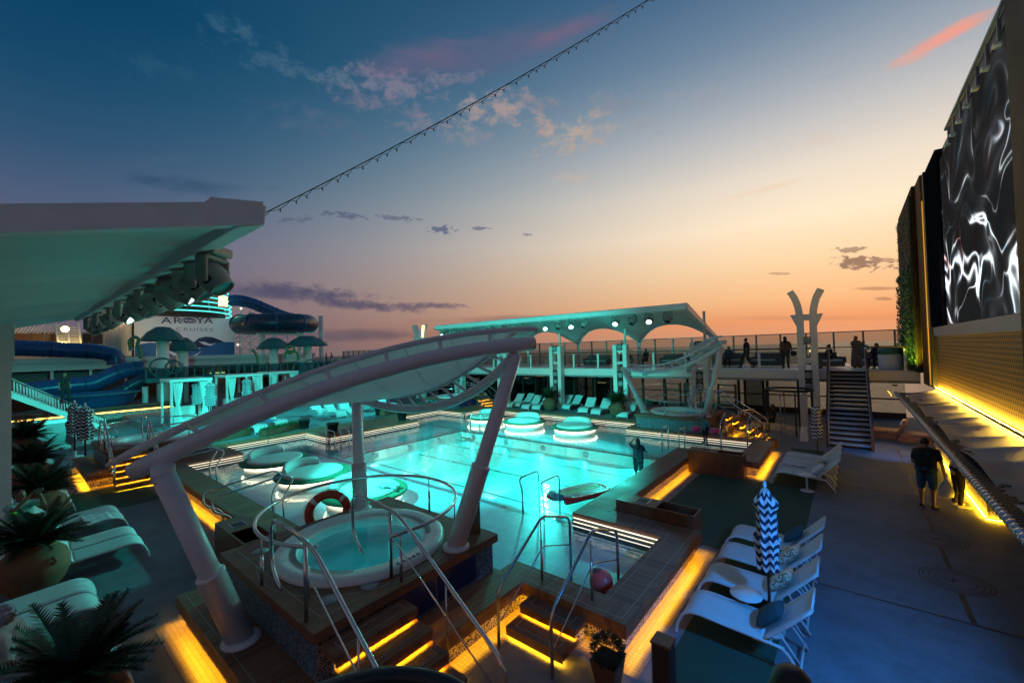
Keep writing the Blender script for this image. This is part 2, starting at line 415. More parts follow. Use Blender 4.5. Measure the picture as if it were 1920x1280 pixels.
M = {}
M['teak'] = teak('teak', (.34, .155, .09), (.36, .27, .2), 4.0, .15, math.pi/2)
M['teak_x'] = teak('teak_crosswise', (.34, .155, .09), (.36, .27, .2), 4.0, .15, 0)
M['teak_plain'] = mat('oiled_teak', (.2, .085, .045), .55, var=.25, vscale=6)
M['inlay'] = mat('pale_inlay', (.36, .29, .22), .5, var=.05)
M['wood_box'] = mat('brown_cabinet_wood', (.16, .062, .028), .4, var=.3, vscale=4)
M['dark_wood'] = mat('dark_wood', (.05, .022, .014), .45, var=.2)
M['mosaic'] = mosaic('mosaic', (.05, .045, .05), (.62, .58, .54), 95, .5)
M['mosaic_blue'] = mosaic('blue_mosaic', (.012, .03, .1), (.05, .12, .35), 80, .5)
M['mosaic_grey'] = mosaic('grey_blue_mosaic', (.03, .05, .08), (.2, .26, .32), 95, .5)
M['tile_edge'] = tilegrid('floor_tile', (.36, .28, .21), (.2, .15, .1), .062, .004)
M['white'] = mat('white_paint', (.78, .77, .76), .4, var=.05)
M['warm_white'] = mat('white_gloss_paint', (.72, .66, .68), .32, var=.05)
M['membrane'] = mat('tent_membrane', (.74, .73, .7), .55, var=.06, vscale=1.2)
M['steel'] = mat('stainless_steel', (.62, .62, .63), .22, 1.0, var=.06)
M['dark_steel'] = mat('dark_metal', (.035, .035, .04), .4, .6, var=.1)
M['black'] = mat('black_paint', (.012, .012, .014), .5, var=.1)
M['grey'] = mat('grey_paint', (.3, .3, .31), .5)
M['mullion'] = mat('bronze_mullion', (.05, .035, .028), .45, .3)
M['rail_wood'] = mat('varnished_rail', (.1, .04, .025), .3, var=.2)
M['lamp_grey'] = mat('weathered_lamp_housing', (.34, .32, .29), .5, var=.15, vscale=9)
M['cushion'] = mat('outdoor_cushion', (.72, .74, .72), .85, var=.05, bump=.3, bscale=300)
M['sling'] = mat('sling_fabric', (.6, .64, .66), .75, var=.05, bump=.4, bscale=500)
M['rim_green'] = mat('green_rim_turf', (.04, .14, .075), .8, var=.2, vscale=20)
M['led_warm'] = emit('led_amber', (1.0, .5, .012), 78.0)
M['led_step'] = emit('led_step_amber', (1.0, .5, .012), 85.0)
M['led_ring'] = emit('led_ring_cream', (1.0, .86, .6), 7.0)
M['led_cream'] = emit('led_cream', (1.0, .84, .6), 1.7)
M['led_white'] = emit('led_white', (1.0, .93, .8), 1.0)
M['led_cyan'] = emit('led_cyan', (.1, .95, .85), 1.2)
M['lens_cyan'] = emit('lens_cyan', (.62, 1.0, .97), 3.5)
M['lamp_yellow'] = emit('lamp_yellow', (1, .72, .25), 2.6)
M['glass'] = glass('clear_glass', (.9, .93, .93))
M['glass_dark'] = glass('tinted_glass', (.45, .5, .5))
M['glass_smoke'] = glass('smoked_glass', (.7, .74, .74))
M['terracotta'] = mat('terracotta', (.21, .075, .035), .75, var=.25, vscale=5, bump=.2, bscale=30)
M['soil'] = mat('soil', (.02, .014, .01), .9)
M['leaf_dark'] = mat('cycad_leaf', (.022, .05, .022), .45, var=.35, vscale=6)
M['leaf'] = mat('leaf', (.04, .1, .03), .6, var=.35, vscale=8)
M['turf'] = mat('artificial_turf', (.034, .088, .055), .95, var=.14, vscale=1.5, bump=.8, bscale=500)
M['slide_blue'] = mat('slide_blue', (.014, .10, .27), .28, var=.08)
M['slide_navy'] = mat('slide_navy', (.012, .05, .1), .28, var=.08)
M['teal_paint'] = mat('teal_paint', (.02, .16, .18), .4)
M['teal_roof'] = mat('teal_roof', (.025, .13, .14), .5)
M['navy'] = mat('navy_paint', (.008, .03, .085), .45)
M['mural_blue'] = mat('mural_blue', (.02, .13, .32), .45, var=.1)
M['skin'] = mat('skin', (.25, .13, .085), .55, var=.06)
M['hair'] = mat('black_hair', (.012, .01, .009), .5, var=.2, vscale=30)
M['red'] = mat('lifebuoy_red', (.55, .05, .02), .45, var=.08)

def translucent(m, amount=.45):
    k = NG(m.node_tree); p = k.n['Principled BSDF']; tr = k.node('ShaderNodeBsdfTranslucent'); tr.inputs[0].default_value = (.75, .75, .74, 1)
    mx = k.node('ShaderNodeMixShader'); mx.inputs[0].default_value = amount; k.l.new(p.outputs[0], mx.inputs[1]); k.l.new(tr.outputs[0], mx.inputs[2]); k.l.new(mx.outputs[0], k.n['Material Output'].inputs[0])
M['sail'] = mat('sail_membrane', (.76, .75, .72), .55, var=.06, vscale=1.2); translucent(M['sail'])
# ------------------------------------------------------------------ plan helpers (everything aboard is square to the ship)
def inside(p, poly):
    x, y = p; c = False; n = len(poly)
    for i in range(n):
        x1, y1 = poly[i]; x2, y2 = poly[(i+1) % n]
        if (y1 > y) != (y2 > y) and x < (x2-x1)*(y-y1)/(y2-y1)+x1: c = not c
    return c
def offset(poly, dd):
    """grow a counter-clockwise rectilinear outline outwards by dd"""
    n = len(poly); o = []
    for i in range(n):
        a, b, c = Vector(poly[i-1]), Vector(poly[i]), Vector(poly[(i+1) % n])
        n1 = (b-a).normalized(); n1 = Vector((n1.y, -n1.x)); n2 = (c-b).normalized(); n2 = Vector((n2.y, -n2.x))
        o.append(tuple(b + dd*n1 + (dd*n2 if abs(n1.dot(n2)) < .5 else Vector((0, 0)))))
    return o
def ccw(poly):
    A = sum(poly[i-1][0]*poly[i][1]-poly[i][0]*poly[i-1][1] for i in range(len(poly)))
    return poly if A > 0 else poly[::-1]
def slab(mb, z0, z1, polys_in, polys_out=(), extra=()):
    """solid plate over everything inside polys_in and outside polys_out"""
    xs = sorted({round(p[0], 4) for q in list(polys_in)+list(polys_out) for p in q} | {e[0] for e in extra})
    ys = sorted({round(p[1], 4) for q in list(polys_in)+list(polys_out) for p in q} | {e[1] for e in extra})
    def on(i, j):
        if i < 0 or j < 0 or i >= len(xs)-1 or j >= len(ys)-1: return False
        c = ((xs[i]+xs[i+1])/2, (ys[j]+ys[j+1])/2)
        return any(inside(c, q) for q in polys_in) and not any(inside(c, q) for q in polys_out)
    vid = {}
    def vx(i, j, t):
        k = (i, j, t)
        if k not in vid: vid[k] = len(mb.v); mb.v.append(Vector((xs[i], ys[j], z1 if t else z0)))
        return vid[k]
    for i in range(len(xs)-1):
        for j in range(len(ys)-1):
            if not on(i, j): continue
            mb.face([vx(i, j, 1), vx(i+1, j, 1), vx(i+1, j+1, 1), vx(i, j+1, 1)])
            if z1 - z0 < 1e-5: continue
            mb.face([vx(i, j+1, 0), vx(i+1, j+1, 0), vx(i+1, j, 0), vx(i, j, 0)])
            if not on(i-1, j): mb.face([vx(i, j, 0), vx(i, j, 1), vx(i, j+1, 1), vx(i, j+1, 0)])
            if not on(i+1, j): mb.face([vx(i+1, j+1, 0), vx(i+1, j+1, 1), vx(i+1, j, 1), vx(i+1, j, 0)])
            if not on(i, j-1): mb.face([vx(i+1, j, 0), vx(i+1, j, 1), vx(i, j, 1), vx(i, j, 0)])
            if not on(i, j+1): mb.face([vx(i, j+1, 0), vx(i, j+1, 1), vx(i+1, j+1, 1), vx(i+1, j+1, 0)])
    return mb
rect = lambda x0, y0, x1, y1: [(x0, y0), (x1, y0), (x1, y1), (x0, y1)]
YM = 24.3                                     # the pool deck is symmetric about y = 12.15
fy = lambda p: Vector((p[0], YM-p[1], p[2]))

# ------------------------------------------------------------------ sea, decks, pool
P_IN = [(-18.9, 4.18), (-8.05, 4.18), (-8.05, 5.42), (-4.83, 5.42), (-4.83, 5.85), (-3.06, 5.85), (-3.06, 8.35), (-5.13, 8.35),
        (-5.13, 15.95), (-3.06, 15.95), (-3.06, 18.55), (-4.83, 18.55), (-8.35, 18.55), (-8.35, 20.15), (-18.9, 20.15), (-18.9, 18.3),
        (-21.3, 18.3), (-21.3, 14.8), (-19.0, 14.8), (-19.0, 9.6), (-21.3, 9.6), (-21.3, 6.05), (-18.9, 6.05)]
P_OUT = [(-24.1, 1.75), (-19.9, 1.75), (-19.9, 3.5), (-8.5, 3.5), (-8.5, 1.75), (-4.3, 1.75), (-4.3, 5.36), (-2.5, 5.36), (-2.5, 9.0),
         (-4.42, 9.0), (-4.42, 15.2), (-2.4, 15.2), (-2.4, 18.94), (-4.3, 18.94), (-4.3, 22.55), (-8.5, 22.55), (-8.5, 20.85), (-19.9, 20.85),
         (-19.9, 22.55), (-24.1, 22.55), (-24.1, 18.6), (-22.0, 18.6), (-22.0, 5.7), (-24.1, 5.7)]
HC, HW = .47, .14                              # coping height, water level

deck_m = bpy.data.materials.new('deck_coating'); deck_m.use_nodes = True
k = NG(deck_m.node_tree); p = k.n['Principled BSDF']; tc = k.node('ShaderNodeTexCoord').outputs['Object']
big = k.noise(tc, .35, 6, .6); mid = k.noise(tc, 2.4, 6, .65); st = k.noise(tc, 9, 3)
c = k.ramp(big, [(.3, (.155, .172, .205)), (.7, (.235, .255, .295))])
c = k.mix(.55, c, k.ramp(mid, [(.34, (.6, .6, .6)), (.55, (1, 1, 1))]), 'MULTIPLY')
c = k.mix(.35, c, k.ramp(st, [(.28, (.5, .5, .5)), (.4, (1, 1, 1))]), 'MULTIPLY')
k.l.new(c, p.inputs['Base Color']); k.l.new(k.m('ADD', k.m('MULTIPLY', mid, .4), .5), p.inputs['Roughness']); p.inputs['Specular IOR Level'].default_value = .16
bn = k.node('ShaderNodeBump'); bn.inputs['Strength'].default_value = .35; bn.inputs['Distance'].default_value = .006
k.l.new(k.noise(tc, 180, 2), bn.inputs['Height']); k.l.new(bn.outputs[0], p.inputs['Normal'])

sea_m = bpy.data.materials.new('sea_water'); sea_m.use_nodes = True
k = NG(sea_m.node_tree); p = k.n['Principled BSDF']; tc = k.node('ShaderNodeTexCoord').outputs['Object']
p.inputs['Base Color'].default_value = (.006, .018, .024, 1); p.inputs['Roughness'].default_value = .3; p.inputs['IOR'].default_value = 1.33
h = k.m('ADD', k.noise(tc, .12, 6, .65, .5), k.m('MULTIPLY', k.noise(k.v('MULTIPLY', tc, (1, 2.2, 1)), .5, 4, .6), .5))
bn = k.node('ShaderNodeBump'); bn.inputs['Strength'].default_value = 1.0; bn.inputs['Distance'].default_value = 1.6
k.l.new(h, bn.inputs['Height']); k.l.new(bn.outputs[0], p.inputs['Normal'])
mb = MB(); s_ = 30000
mb.v = [Vector((-s_, -s_, 0)), Vector((s_, -s_, 0)), Vector((s_, s_, 0)), Vector((-s_, s_, 0))]; mb.face([0, 1, 2, 3])
o = mb.build('sea', sea_m); o.location.z = -36; tag(o, kind='structure')

mb = MB(); slab(mb, -.12, 0.0, [rect(-95, -8, 9, 31.4)], [P_IN]); tag(mb.build('deck', deck_m), kind='structure')
mb = MB(); slab(mb, .004, .46, [rect(-60, 5.3, -22.03, 18.97)], [rect(-24.15, 5.0, -21.9, 5.72), rect(-24.15, 18.58, -21.9, 19.2)])
tag(mb.build('aft_deck', deck_m), kind='structure')
mb = MB(); slab(mb, -9, -.125, [rect(-95, -8, 9, 31.4)], [rect(-23, 3, -2, 22)]); tag(mb.build('hull', M['white']), kind='structure')

for q in ([rect(-4.0, 9.44, -.93, 14.75)], [rect(-2.06, 5.2, -.932, 9.436)], [rect(-1.95, 14.754, -.932, 20.2)], [rect(-31, .4, -20.4, 1.3), rect(-19.45, .4, -16.6, 3.06)]):
    mb = MB(); slab(mb, .004, .012, q); tag(mb.build('turf', M['turf']), kind='structure')

tilem = tilegrid('pool_tile', (.26, .5, .6), (.19, .38, .46), .15, .005, .3)
deept = tilegrid('deep_pool_tile', (.34, .62, .62), (.28, .52, .53), .15, .005, .3)
DEEP = rect(-16.4, 8.75, -5.13, 15.55)
mb = MB(); slab(mb, -.02, .05, [P_IN], [DEEP])
o = mb.build('pool_ledge', tilem); tag(o, kind='structure'); mb = MB()
for i in range(len(P_IN)):                     # walls above the ledge
    a, b = P_IN[i], P_IN[(i+1) % len(P_IN)]
    q = len(mb.v); mb.v += [Vector((*a, -.02)), Vector((*b, -.02)), Vector((*b, HC-.1)), Vector((*a, HC-.1))]; mb.face([q, q+3, q+2, q+1])
o = mb.build('pool_wall_lining', mat('pool_side_steel', (.06, .09, .1), .35, .3)); tag(o, kind='structure')
mb = MB(); x0, y0, x1, y1 = -16.4, 8.75, -5.13, 15.55; q = 0
mb.v = [Vector((x, y, z)) for z in (-.42, .05) for x, y in ((x0, y0), (x1, y0), (x1, y1), (x0, y1))]
mb.f = []; mb.face([0, 1, 2, 3])
for i in range(4): j = (i+1) % 4; mb.face([i, j, 4+j, 4+i][::-1])
tag(mb.build('deep_basin', deept), kind='structure')
# dark lane and edge lines of tile on the pool floor, drain covers
mb = MB()
for y in (10.1, 12.15, 14.2): mb.span(-16.3, y-.04, -.416, -5.2, y+.04, -.413)
mb.span(-18.95, 8.45, .054, -5.2, 8.62, .057); mb.span(-16.75, 8.8, .054, -16.6, 15.5, .057); mb.span(-18.9, 15.65, .054, -5.2, 15.8, .057)
tag(mb.build('pool_lane_line', mat('dark_tile', (.03, .1, .14), .3)), kind='structure')
mb = MB(); slab(mb, HW, HW, [P_IN])
W_POOL = water_mat('pool_water', (.8, .97, .98), .32, 1.7)
o = mb.build('pool_water', W_POOL); tag(o, kind='structure')

# ------------------------------------------------------------------ pool surround: coping, mosaic wall, light strips, gutter rails
ps = thing('pool_surround', 'raised teak coping with glowing amber mosaic wall running all round the big pool', 'pool edge')
XR = [rect(-3.06, 5.85, -2.5, 8.35), rect(-5.13, 9.0, -4.42, 15.2), rect(-22.0, 5.7, -21.3, 18.6), rect(-19.0, 9.6, -18.4, 14.8), rect(-21.3, 9.6, -19.0, 14.8), rect(-3.06, 15.95, -2.4, 18.55)]
mb = MB(); slab(mb, HC-.09, HC, [P_OUT], [P_IN]+XR); mb.build('coping', M['teak'], ps)
for q_ in XR: mb = MB(); slab(mb, HC-.09, HC, [q_], [P_IN]); mb.build('coping', M['teak_x'], ps)
for q_, d0, d1 in ((P_OUT, -.1, -.11), (P_IN, .11, .1)):
    mb = MB(); slab(mb, HC-.002, HC+.003, [offset(q_, d0)], [offset(q_, d1)]); mb.build('inlay_line', M['inlay'], ps)
mb = MB(); slab(mb, HC-.2, HC-.092, [P_OUT], [offset(P_OUT, -.022)]); mb.build('coping_lip', M['teak_plain'], ps)
mb = MB(); slab(mb, .0, HC-.092, [offset(P_OUT, -.1)], [offset(P_OUT, -.16)]); mb.build('mosaic_wall', M['mosaic'], ps)
mb = MB(); slab(mb, .004, .008, [offset(P_OUT, .24)], [offset(P_OUT, -.1), rect(-60, 5.3, -22.03, 18.97)]); mb.build('tile_margin', M['tile_edge'], ps)
n = len(P_OUT)
for i in range(n):
    a, b = Vector(P_OUT[i]), Vector(P_OUT[(i+1) % n]); t = (b-a).normalized(); nn = Vector((t.y, -t.x))
    if a.x < -21.9 and b.x < -21.9 and abs(t.y) > .5: continue
    m_ = (a+b)/2 - nn*.086; L = (b-a).length
    mb = MB().box((m_.x, m_.y, HC-.104), (abs(t.x)*(L-.12)+.022, abs(t.y)*(L-.12)+.022, .02))
    mb.build('led_strip', M['led_warm'], ps)
n = len(P_IN)
rails = []
for i in range(n):
    a, b = Vector(P_IN[i]), Vector(P_IN[(i+1) % n]); t = (b-a).normalized(); nin = Vector((-t.y, t.x)); L = (b-a).length
    if L < .9 or (nin.y > .5) : continue                 # walls turned away from the camera
    if a.y < 5.9 and b.y < 5.9 and abs(t.y) > .5 and a.x > -10: continue
    if nin.x < -.5: continue
    for kk, z in enumerate((.366, .285, .2)):
        m_ = (a+b)/2 + nin*(.03+.02*kk); sz = (abs(t.x)*(L-.06)+.02, abs(t.y)*(L-.06)+.02, .012 if kk else .018)
        MB().box((m_.x, m_.y, z), sz).build('gutter_light', M['led_cream'] if kk < 2 else M['led_white'], ps)
    mb = MB(); cnt = max(1, int(L/1.6))
    for c_ in range(cnt+1):
        q = a + t*(L*(c_+.02)/(cnt+.04)) + nin*.055; mb.box((q.x, q.y, .25), (.03, .03, .25))
    mb.build('gutter_bracket', M['steel'], ps)

# lamps below the water line
def pool_light(x, y, z, tx, ty, tz, energy, col_, label, size=55):
    t = thing('pool_light', label, 'pool lamp', (x, y, z), group='lamps in the pool walls')
    dr = Vector((tx-x, ty-y, 0)).normalized()
    rim = MB().lathe([(.13, 0), (.13, .03), (.1, .045)], n=20); lens = MB().lathe([(.1, .03), (.0, .04)], n=20)
    rot = dr.to_track_quat('Z', 'Y').to_matrix()
    for m_, nm, mm in ((rim, 'rim', M['steel']), (lens, 'lens', M['lens_cyan'])):
        m_.map(lambda q: rot @ q); m_.build(nm, mm, t)
    ld = bpy.data.lights.new('pool_lamp', 'SPOT'); ld.energy = energy*.42; ld.color = col_; ld.spot_size = R_(size); ld.spot_blend = .7; ld.shadow_soft_size = .06
    lo = bpy.data.objects.new('pool_lamp', ld); child(lo, t); COL.objects.link(lo)
    lo.location = dr*.12; lo.rotation_euler = Vector((tx-x, ty-y, tz-z)).to_track_quat('-Z', 'Y').to_euler()
CY = (.02, 1.0, .88)
for i, x in enumerate((-6.6, -8.8, -11.0, -13.2, -15.4)):
    side = ['ladder end', 'second from ladder', 'middle', 'fourth from ladder', 'aft end'][i]
    pool_light(x, 8.77, -.2, x-1.8, 14.5, -.36, 950, (1, .93, .7), f'round white lamp under water in near pool wall, {side}', 38)
    pool_light(x, 15.53, -.2, x, 11.5, -.9, 90, CY, f'round cyan lamp under water in far pool wall, {side}', 120)
for i, y in enumerate((10.3, 12.15, 14.0)):
    pool_light(-16.38, y, -.2, -12.5, y, -.9, 90, CY, f'round cyan lamp under water in aft pool wall, {["near","centre","far"][i]} one', 120)
    pool_light(-5.15, y, -.2, -9, y, -.9, 120, CY, f'round cyan lamp under water in forward pool wall, {["near","centre","far"][i]} one', 120)
for i, x in enumerate((-7.5, -10.5, -13.5)):
    pool_light(x, 8.77, -.2, x, 12.5, -.9, 110, CY, f'round cyan lamp under water in near pool wall, {["forward","middle","aft"][i]} one', 130)

# deck markings: seams, dashed line, ring marks with a bird-like sign
mb = MB()
for y in (9.1, 15.72): mb.span(-.93, y-.018, .004, 7, y+.018, .007)
mb.span(-.55, 20.9, .004, 2.2, 20.935, .007)
tag(mb.build('deck_seam', M['black']), kind='structure')
mb = MB()
for y0_, y1_ in ((9.13, 10.07), (11.06, 12.07), (13.05, 14.06), (15.05, 15.69), (16.2, 17.6), (18.2, 19.8), (20.4, 22.0)): mb.span(1.25, y0_, .0082, 1.32, y1_, .0095)
tag(mb.build('dashed_line', M['black']), kind='structure')
for y, w_ in ((10.57, 'nearest'), (12.56, 'middle one'), (14.55, 'one under the standing man')):
    mb = MB()
    for r in (.47, .42, .35, .27):
        b = len(mb.v); N = 56
        for kq in range(N):
            a = 2*math.pi*kq/N
            mb.v.append(Vector((r*math.cos(a), r*math.sin(a), 0))); mb.v.append(Vector(((r-.016)*math.cos(a), (r-.016)*math.sin(a), 0)))
        for kq in range(N): j = (kq+1) % N; mb.face([b+2*kq, b+2*j, b+2*j+1, b+2*kq+1])
    def stroke(pts, wd):
        for p_, q_ in zip(pts, pts[1:]):
            p_, q_ = Vector((*p_, 0)), Vector((*q_, 0)); tt = (q_-p_).normalized(); nn_ = Vector((-tt.y, tt.x, 0))*wd/2; b_ = len(mb.v)
            mb.v += [p_-nn_, q_-nn_, q_+nn_, p_+nn_]; mb.face([b_, b_+1, b_+2, b_+3])
    stroke([(-.16, .02), (-.05, .0), (.05, .04)], .03); stroke([(-.02, .1), (.0, .0), (-.06, -.1)], .028); stroke([(.02, .02), (.11, -.02)], .022); stroke([(.15, .1), (.2, -.08)], .014); stroke([(-.12, -.07), (-.03, -.03)], .02)
    o = mb.build('ring_mark', M['black']); o.location = (1.29, y, .006)
    tag(o, f'black ringed game mark on the grey deck, {w_}', 'floor mark', 'ring marks on the deck')

# ------------------------------------------------------------------ hot tubs on their teak platforms
TW = water_mat('tub_water', (.7, .9, .92), .25, 3.0)
tub_in = mat('tub_shell_inner', (.09, .38, .42), .3, var=.04)
shell = mat('tub_shell', (.74, .74, .74), .3, var=.03)
panel_blue = mat('blue_service_panel', (.008, .02, .12), .4, var=.1)
def hot_tub(label, X=0.0, mirror=False, detail=True, steps=True):
    f = (lambda q: Vector((q[0]+X, YM-q[1], q[2]))) if mirror else (lambda q: Vector((q[0]+X, q[1], q[2])))
    t = thing('hot_tub', label, 'hot tub', f((-6.44, 3.8, HC)), group='hot tubs at the pool corners')
    o0 = f((-6.44, 3.8, HC)); ff = lambda q: f(q) - o0
    def put(mb, nm, mm, par=t, **kw): return mb.map(ff).build(nm, mm, par, flip=mirror, **kw)
    cx, cy, zt = -6.44, 3.82, 1.1
    x0, y0, x1, y1 = -8.05, 2.22, -4.83, 5.4
    # platform top with a round opening
    mb = MB(); N = 64; ring = []
    for kk in range(N):
        a = 2*math.pi*(kk+.5)/N; ca, sa = math.cos(a), math.sin(a)
        s1 = min((x1-cx)/ca if ca > 0 else (x0-cx)/ca if ca < 0 else 1e9, (y1-cy)/sa if sa > 0 else (y0-cy)/sa if sa < 0 else 1e9)
        ring.append(((cx+1.3*ca, cy+1.3*sa), (cx+s1*ca, cy+s1*sa)))
    corners = [(x1, y1), (x0, y1), (x0, y0), (x1, y0)]
    for kk in range(N):
        (i1, e1), (i2, e2) = ring[kk], ring[(kk+1) % N]; b = len(mb.v)
        pts = [i1, e1]
        for c_ in corners:
            if abs(e1[0]-e2[0]) > 1e-3 and abs(e1[1]-e2[1]) > 1e-3 and min(abs(c_[0]-e1[0]), abs(c_[0]-e2[0])) < 1e-3 and min(abs(c_[1]-e1[1]), abs(c_[1]-e2[1])) < 1e-3: pts.append(c_)
        pts += [e2, i2]
        mb.v += [Vector((*q, zt)) for q in pts]; mb.face(list(range(b, b+len(pts))))
    put(mb, 'platform_top', M['teak_plain'])
    mb = MB(); slab(mb, zt-.13, zt-.003, [rect(x0, y0, x1, y1)], [rect(x0+.04, y0+.04, x1-.04, y1-.04)]); put(mb, 'platform_edge', M['teak_plain'], bevel=.006)
    mb = MB(); slab(mb, HC+.002, zt-.13, [rect(x0+.07, y0+.07, x1-.07, y1-.07)], [rect(x0+.14, y0+.14, x1-.14, y1-.14)]); put(mb, 'mosaic_side', M['mosaic_grey'])
    mb = MB(); mb.span(x1-.07, 4.1, HC+.06, x1-.055, 4.9, zt-.16); mb.span(x1-.07, 3.35, HC+.06, x1-.055, 4.05, zt-.16)
    put(mb, 'service_panel', panel_blue)
    # inlay lines and light discs
    mb = MB(); z = zt+.003
    for a, b_ in (((x0+.22, y0+.2), (x1-.22, y0+.2)), ((x0+.22, y1-.2), (x1-.22, y1-.2)), ((x0+.22, y0+.2), (x0+.22, y1-.2)), ((x1-.22, y0+.2), (x1-.22, y1-.2))):
        mb.span(min(a[0], b_[0])-.006, min(a[1], b_[1])-.006, z-.004, max(a[0], b_[0])+.006, max(a[1], b_[1])+.006, z)
    b = len(mb.v)
    for kk in range(64):
        a = 2*math.pi*kk/64
        for r in (1.52, 1.532): mb.v.append(Vector((cx+r*math.cos(a), cy+r*math.sin(a), z+.002)))
    for kk in range(64): j = (kk+1) % 64; mb.face([b+2*kk, b+2*kk+1, b+2*j+1, b+2*j])
    put(mb, 'inlay_line', M['inlay'])
    disc = mat_disc
    for px_, py_ in ((x1-.5, y0+.45), (x1-.38, y0+.95), (x0+.5, y0+.42), (x0+.4, y1-.7), (x0+1.0, y1-.36), (x1-.4, y1-.45)):
        put(MB().lathe([(.12, 0), (.12, .006), (0, .008)], (px_, py_, zt+.001), 24), 'deck_light', disc)
    # shell
    prof = [(1.33, .0), (1.33, .05), (1.29, .085), (1.2, .09), (1.12, .07), (1.0, .06), (.99, .03), (.96, -.1)]
    put(MB().lathe(prof, (cx, cy, zt), 64, close=False), 'tub_rim', shell)
    inner = [(.96, -.1), (.93, -.36), (.62, -.40), (.58, -.6), (0, -.6)]
    put(MB().lathe(inner[::-1], (cx, cy, zt), 48, close=False), 'tub_bowl', tub_in)
    if detail:
        for a0 in (R_(95), R_(275)):
            mb = MB()
            for kk in range(46):
                a = a0 + R_(92)*(kk/45) - R_(46)
                rr = 1.06; q = Vector((cx+rr*math.cos(a), cy+rr*math.sin(a), zt+.067))
                mb.box(q, (.1, .012, .012), rz=a)
            put(mb, 'overflow_grille', M['grey'])
        mb = MB()
        for kk in range(5): a = R_(-8+kk*4.2); mb.box((cx+1.22*math.cos(a), cy+1.22*math.sin(a), zt+.092), (.05, .035, .01), rz=a+.7)
        put(mb, 'control_mark', M['navy'])
    w_ = MB().lathe([(.985, 0), (.0, 0)], (cx, cy, zt+.0), 48, close=False)
    wo = put(w_, 'tub_water', TW)
    # circular hand rail, open towards the steps
    mb = MB(); a0, a1 = R_(-18), R_(308); z2 = zt+.66; N = 60
    arc = [Vector((cx+1.55*math.cos(a0+(a1-a0)*kk/N), cy+1.55*math.sin(a0+(a1-a0)*kk/N), z2)) for kk in range(N+1)]
    mb.tube(arc, .026, 10)
    rail_o = put(mb, 'ring_rail', M['steel'])
    for kk in (1, 10, 21, 32, 43, 53, 59):
        q = arc[kk]; mb = MB().tube([(q.x, q.y, zt), (q.x, q.y, z2-.25)], .022, 8).tube([(q.x, q.y, z2-.25), (q.x, q.y, z2)], .011, 6)
        put(mb, 'post', M['steel'], rail_o)
    # steps down to the deck, with light under each nosing
    if steps:
        zs = [1.1-.157*i for i in range(1, 7)]
        for i, z in enumerate(zs):
            xa = x1 + .30*i; xb = xa+.34; y0s, y1s = 2.3, 3.42
            st = put(MB().span(xa+.0, y0s, z-.085, xb, y1s, z), 'step', M['teak_plain'], bevel=.008)
            mi = MB()
            for q in ((xa+.09, y0s+.12, xa+.098, y1s-.12), (xb-.1, y0s+.12, xb-.092, y1s-.12), (xa+.09, y0s+.112, xb-.092, y0s+.12), (xa+.09, y1s-.12, xb-.092, y1s-.112)): mi.span(q[0], q[1], z, q[2], q[3], z+.003)
            put(mi, 'inlay', M['inlay'], st)
            put(MB().span(xa+.2, y0s+.03, max(z-.24, .003), xa+.26, y1s-.03, z-.09), 'riser', M['mosaic'], st)
            put(MB().span(xb-.018, y0s+.01, z-.125, xb-.004, y1s-.01, z-.086), 'lip', M['teak_plain'], st)
            put(MB().span(xb-.066, y0s+.06, z-.104, xb-.046, y1s-.06, z-.088), 'light_strip', M['led_step'], st)
        for yy in (2.28, 3.46):
            pts = [(x1-.55, yy, zt+.02), (x1-.55, yy, zt+.95), (x1-.98, yy, zt+.93), (x1-.62, yy, zt+.98), (x1-.1, yy, zt+.92), (x1+1.55, yy, .98), (x1+1.8, yy, .80), (x1+1.8, yy, 0)]
            hr = put(MB().tube(round_path(pts[3:], .2), .027, 10), 'step_rail', M['steel'])
            put(MB().tube(round_path([(x1-.62, yy, zt+.98), (x1-1.3, yy, zt+.98), (x1-1.3, yy, zt+.35), (x1-1.02, yy, zt+.12)], .18), .024, 8), 'grab_loop', M['steel'], hr)
            put(MB().tube([(x1-.3, yy, zt+.0), (x1-.3, yy, zt+.92)], .025, 8), 'post', M['steel'], hr)
            put(MB().tube([(x1-.3, yy, zt+.55), (x1-.05, yy, zt+.45), (x1+1.75, yy, .42)], .011, 6), 'lower_bar', M['steel'], hr)
            put(MB().tube([(x1+.85, yy, .5), (x1+.85, yy, 1.4)], .013, 6), 'post', M['steel'], hr)
    ld = bpy.data.lights.new('tub_fill', 'POINT'); ld.energy = 5.5 if not mirror else 4; ld.color = (.05, 1, .95); ld.shadow_soft_size = .2  # point light added inside the bowl to tint the water teal
    lo = bpy.data.objects.new('tub_fill', ld); COL.objects.link(lo); child(lo, t); lo.location = ff((cx, cy, zt-.2))
    return t
mat_disc = mat('frosted_disc', (.3, .33, .36), .5, var=.05)
hot_tub('large white hot tub on teak platform in the foreground, ringed by steel rail')
hot_tub('white hot tub on teak platform beyond the pool, under the far shade sail', 0, True, False)
hot_tub('hot tub with amber lit steps beyond the big slanted tube, near left', -15.6, False, False)
hot_tub('hot tub on teal lit block at the far aft pool corner', -15.6, True, False)

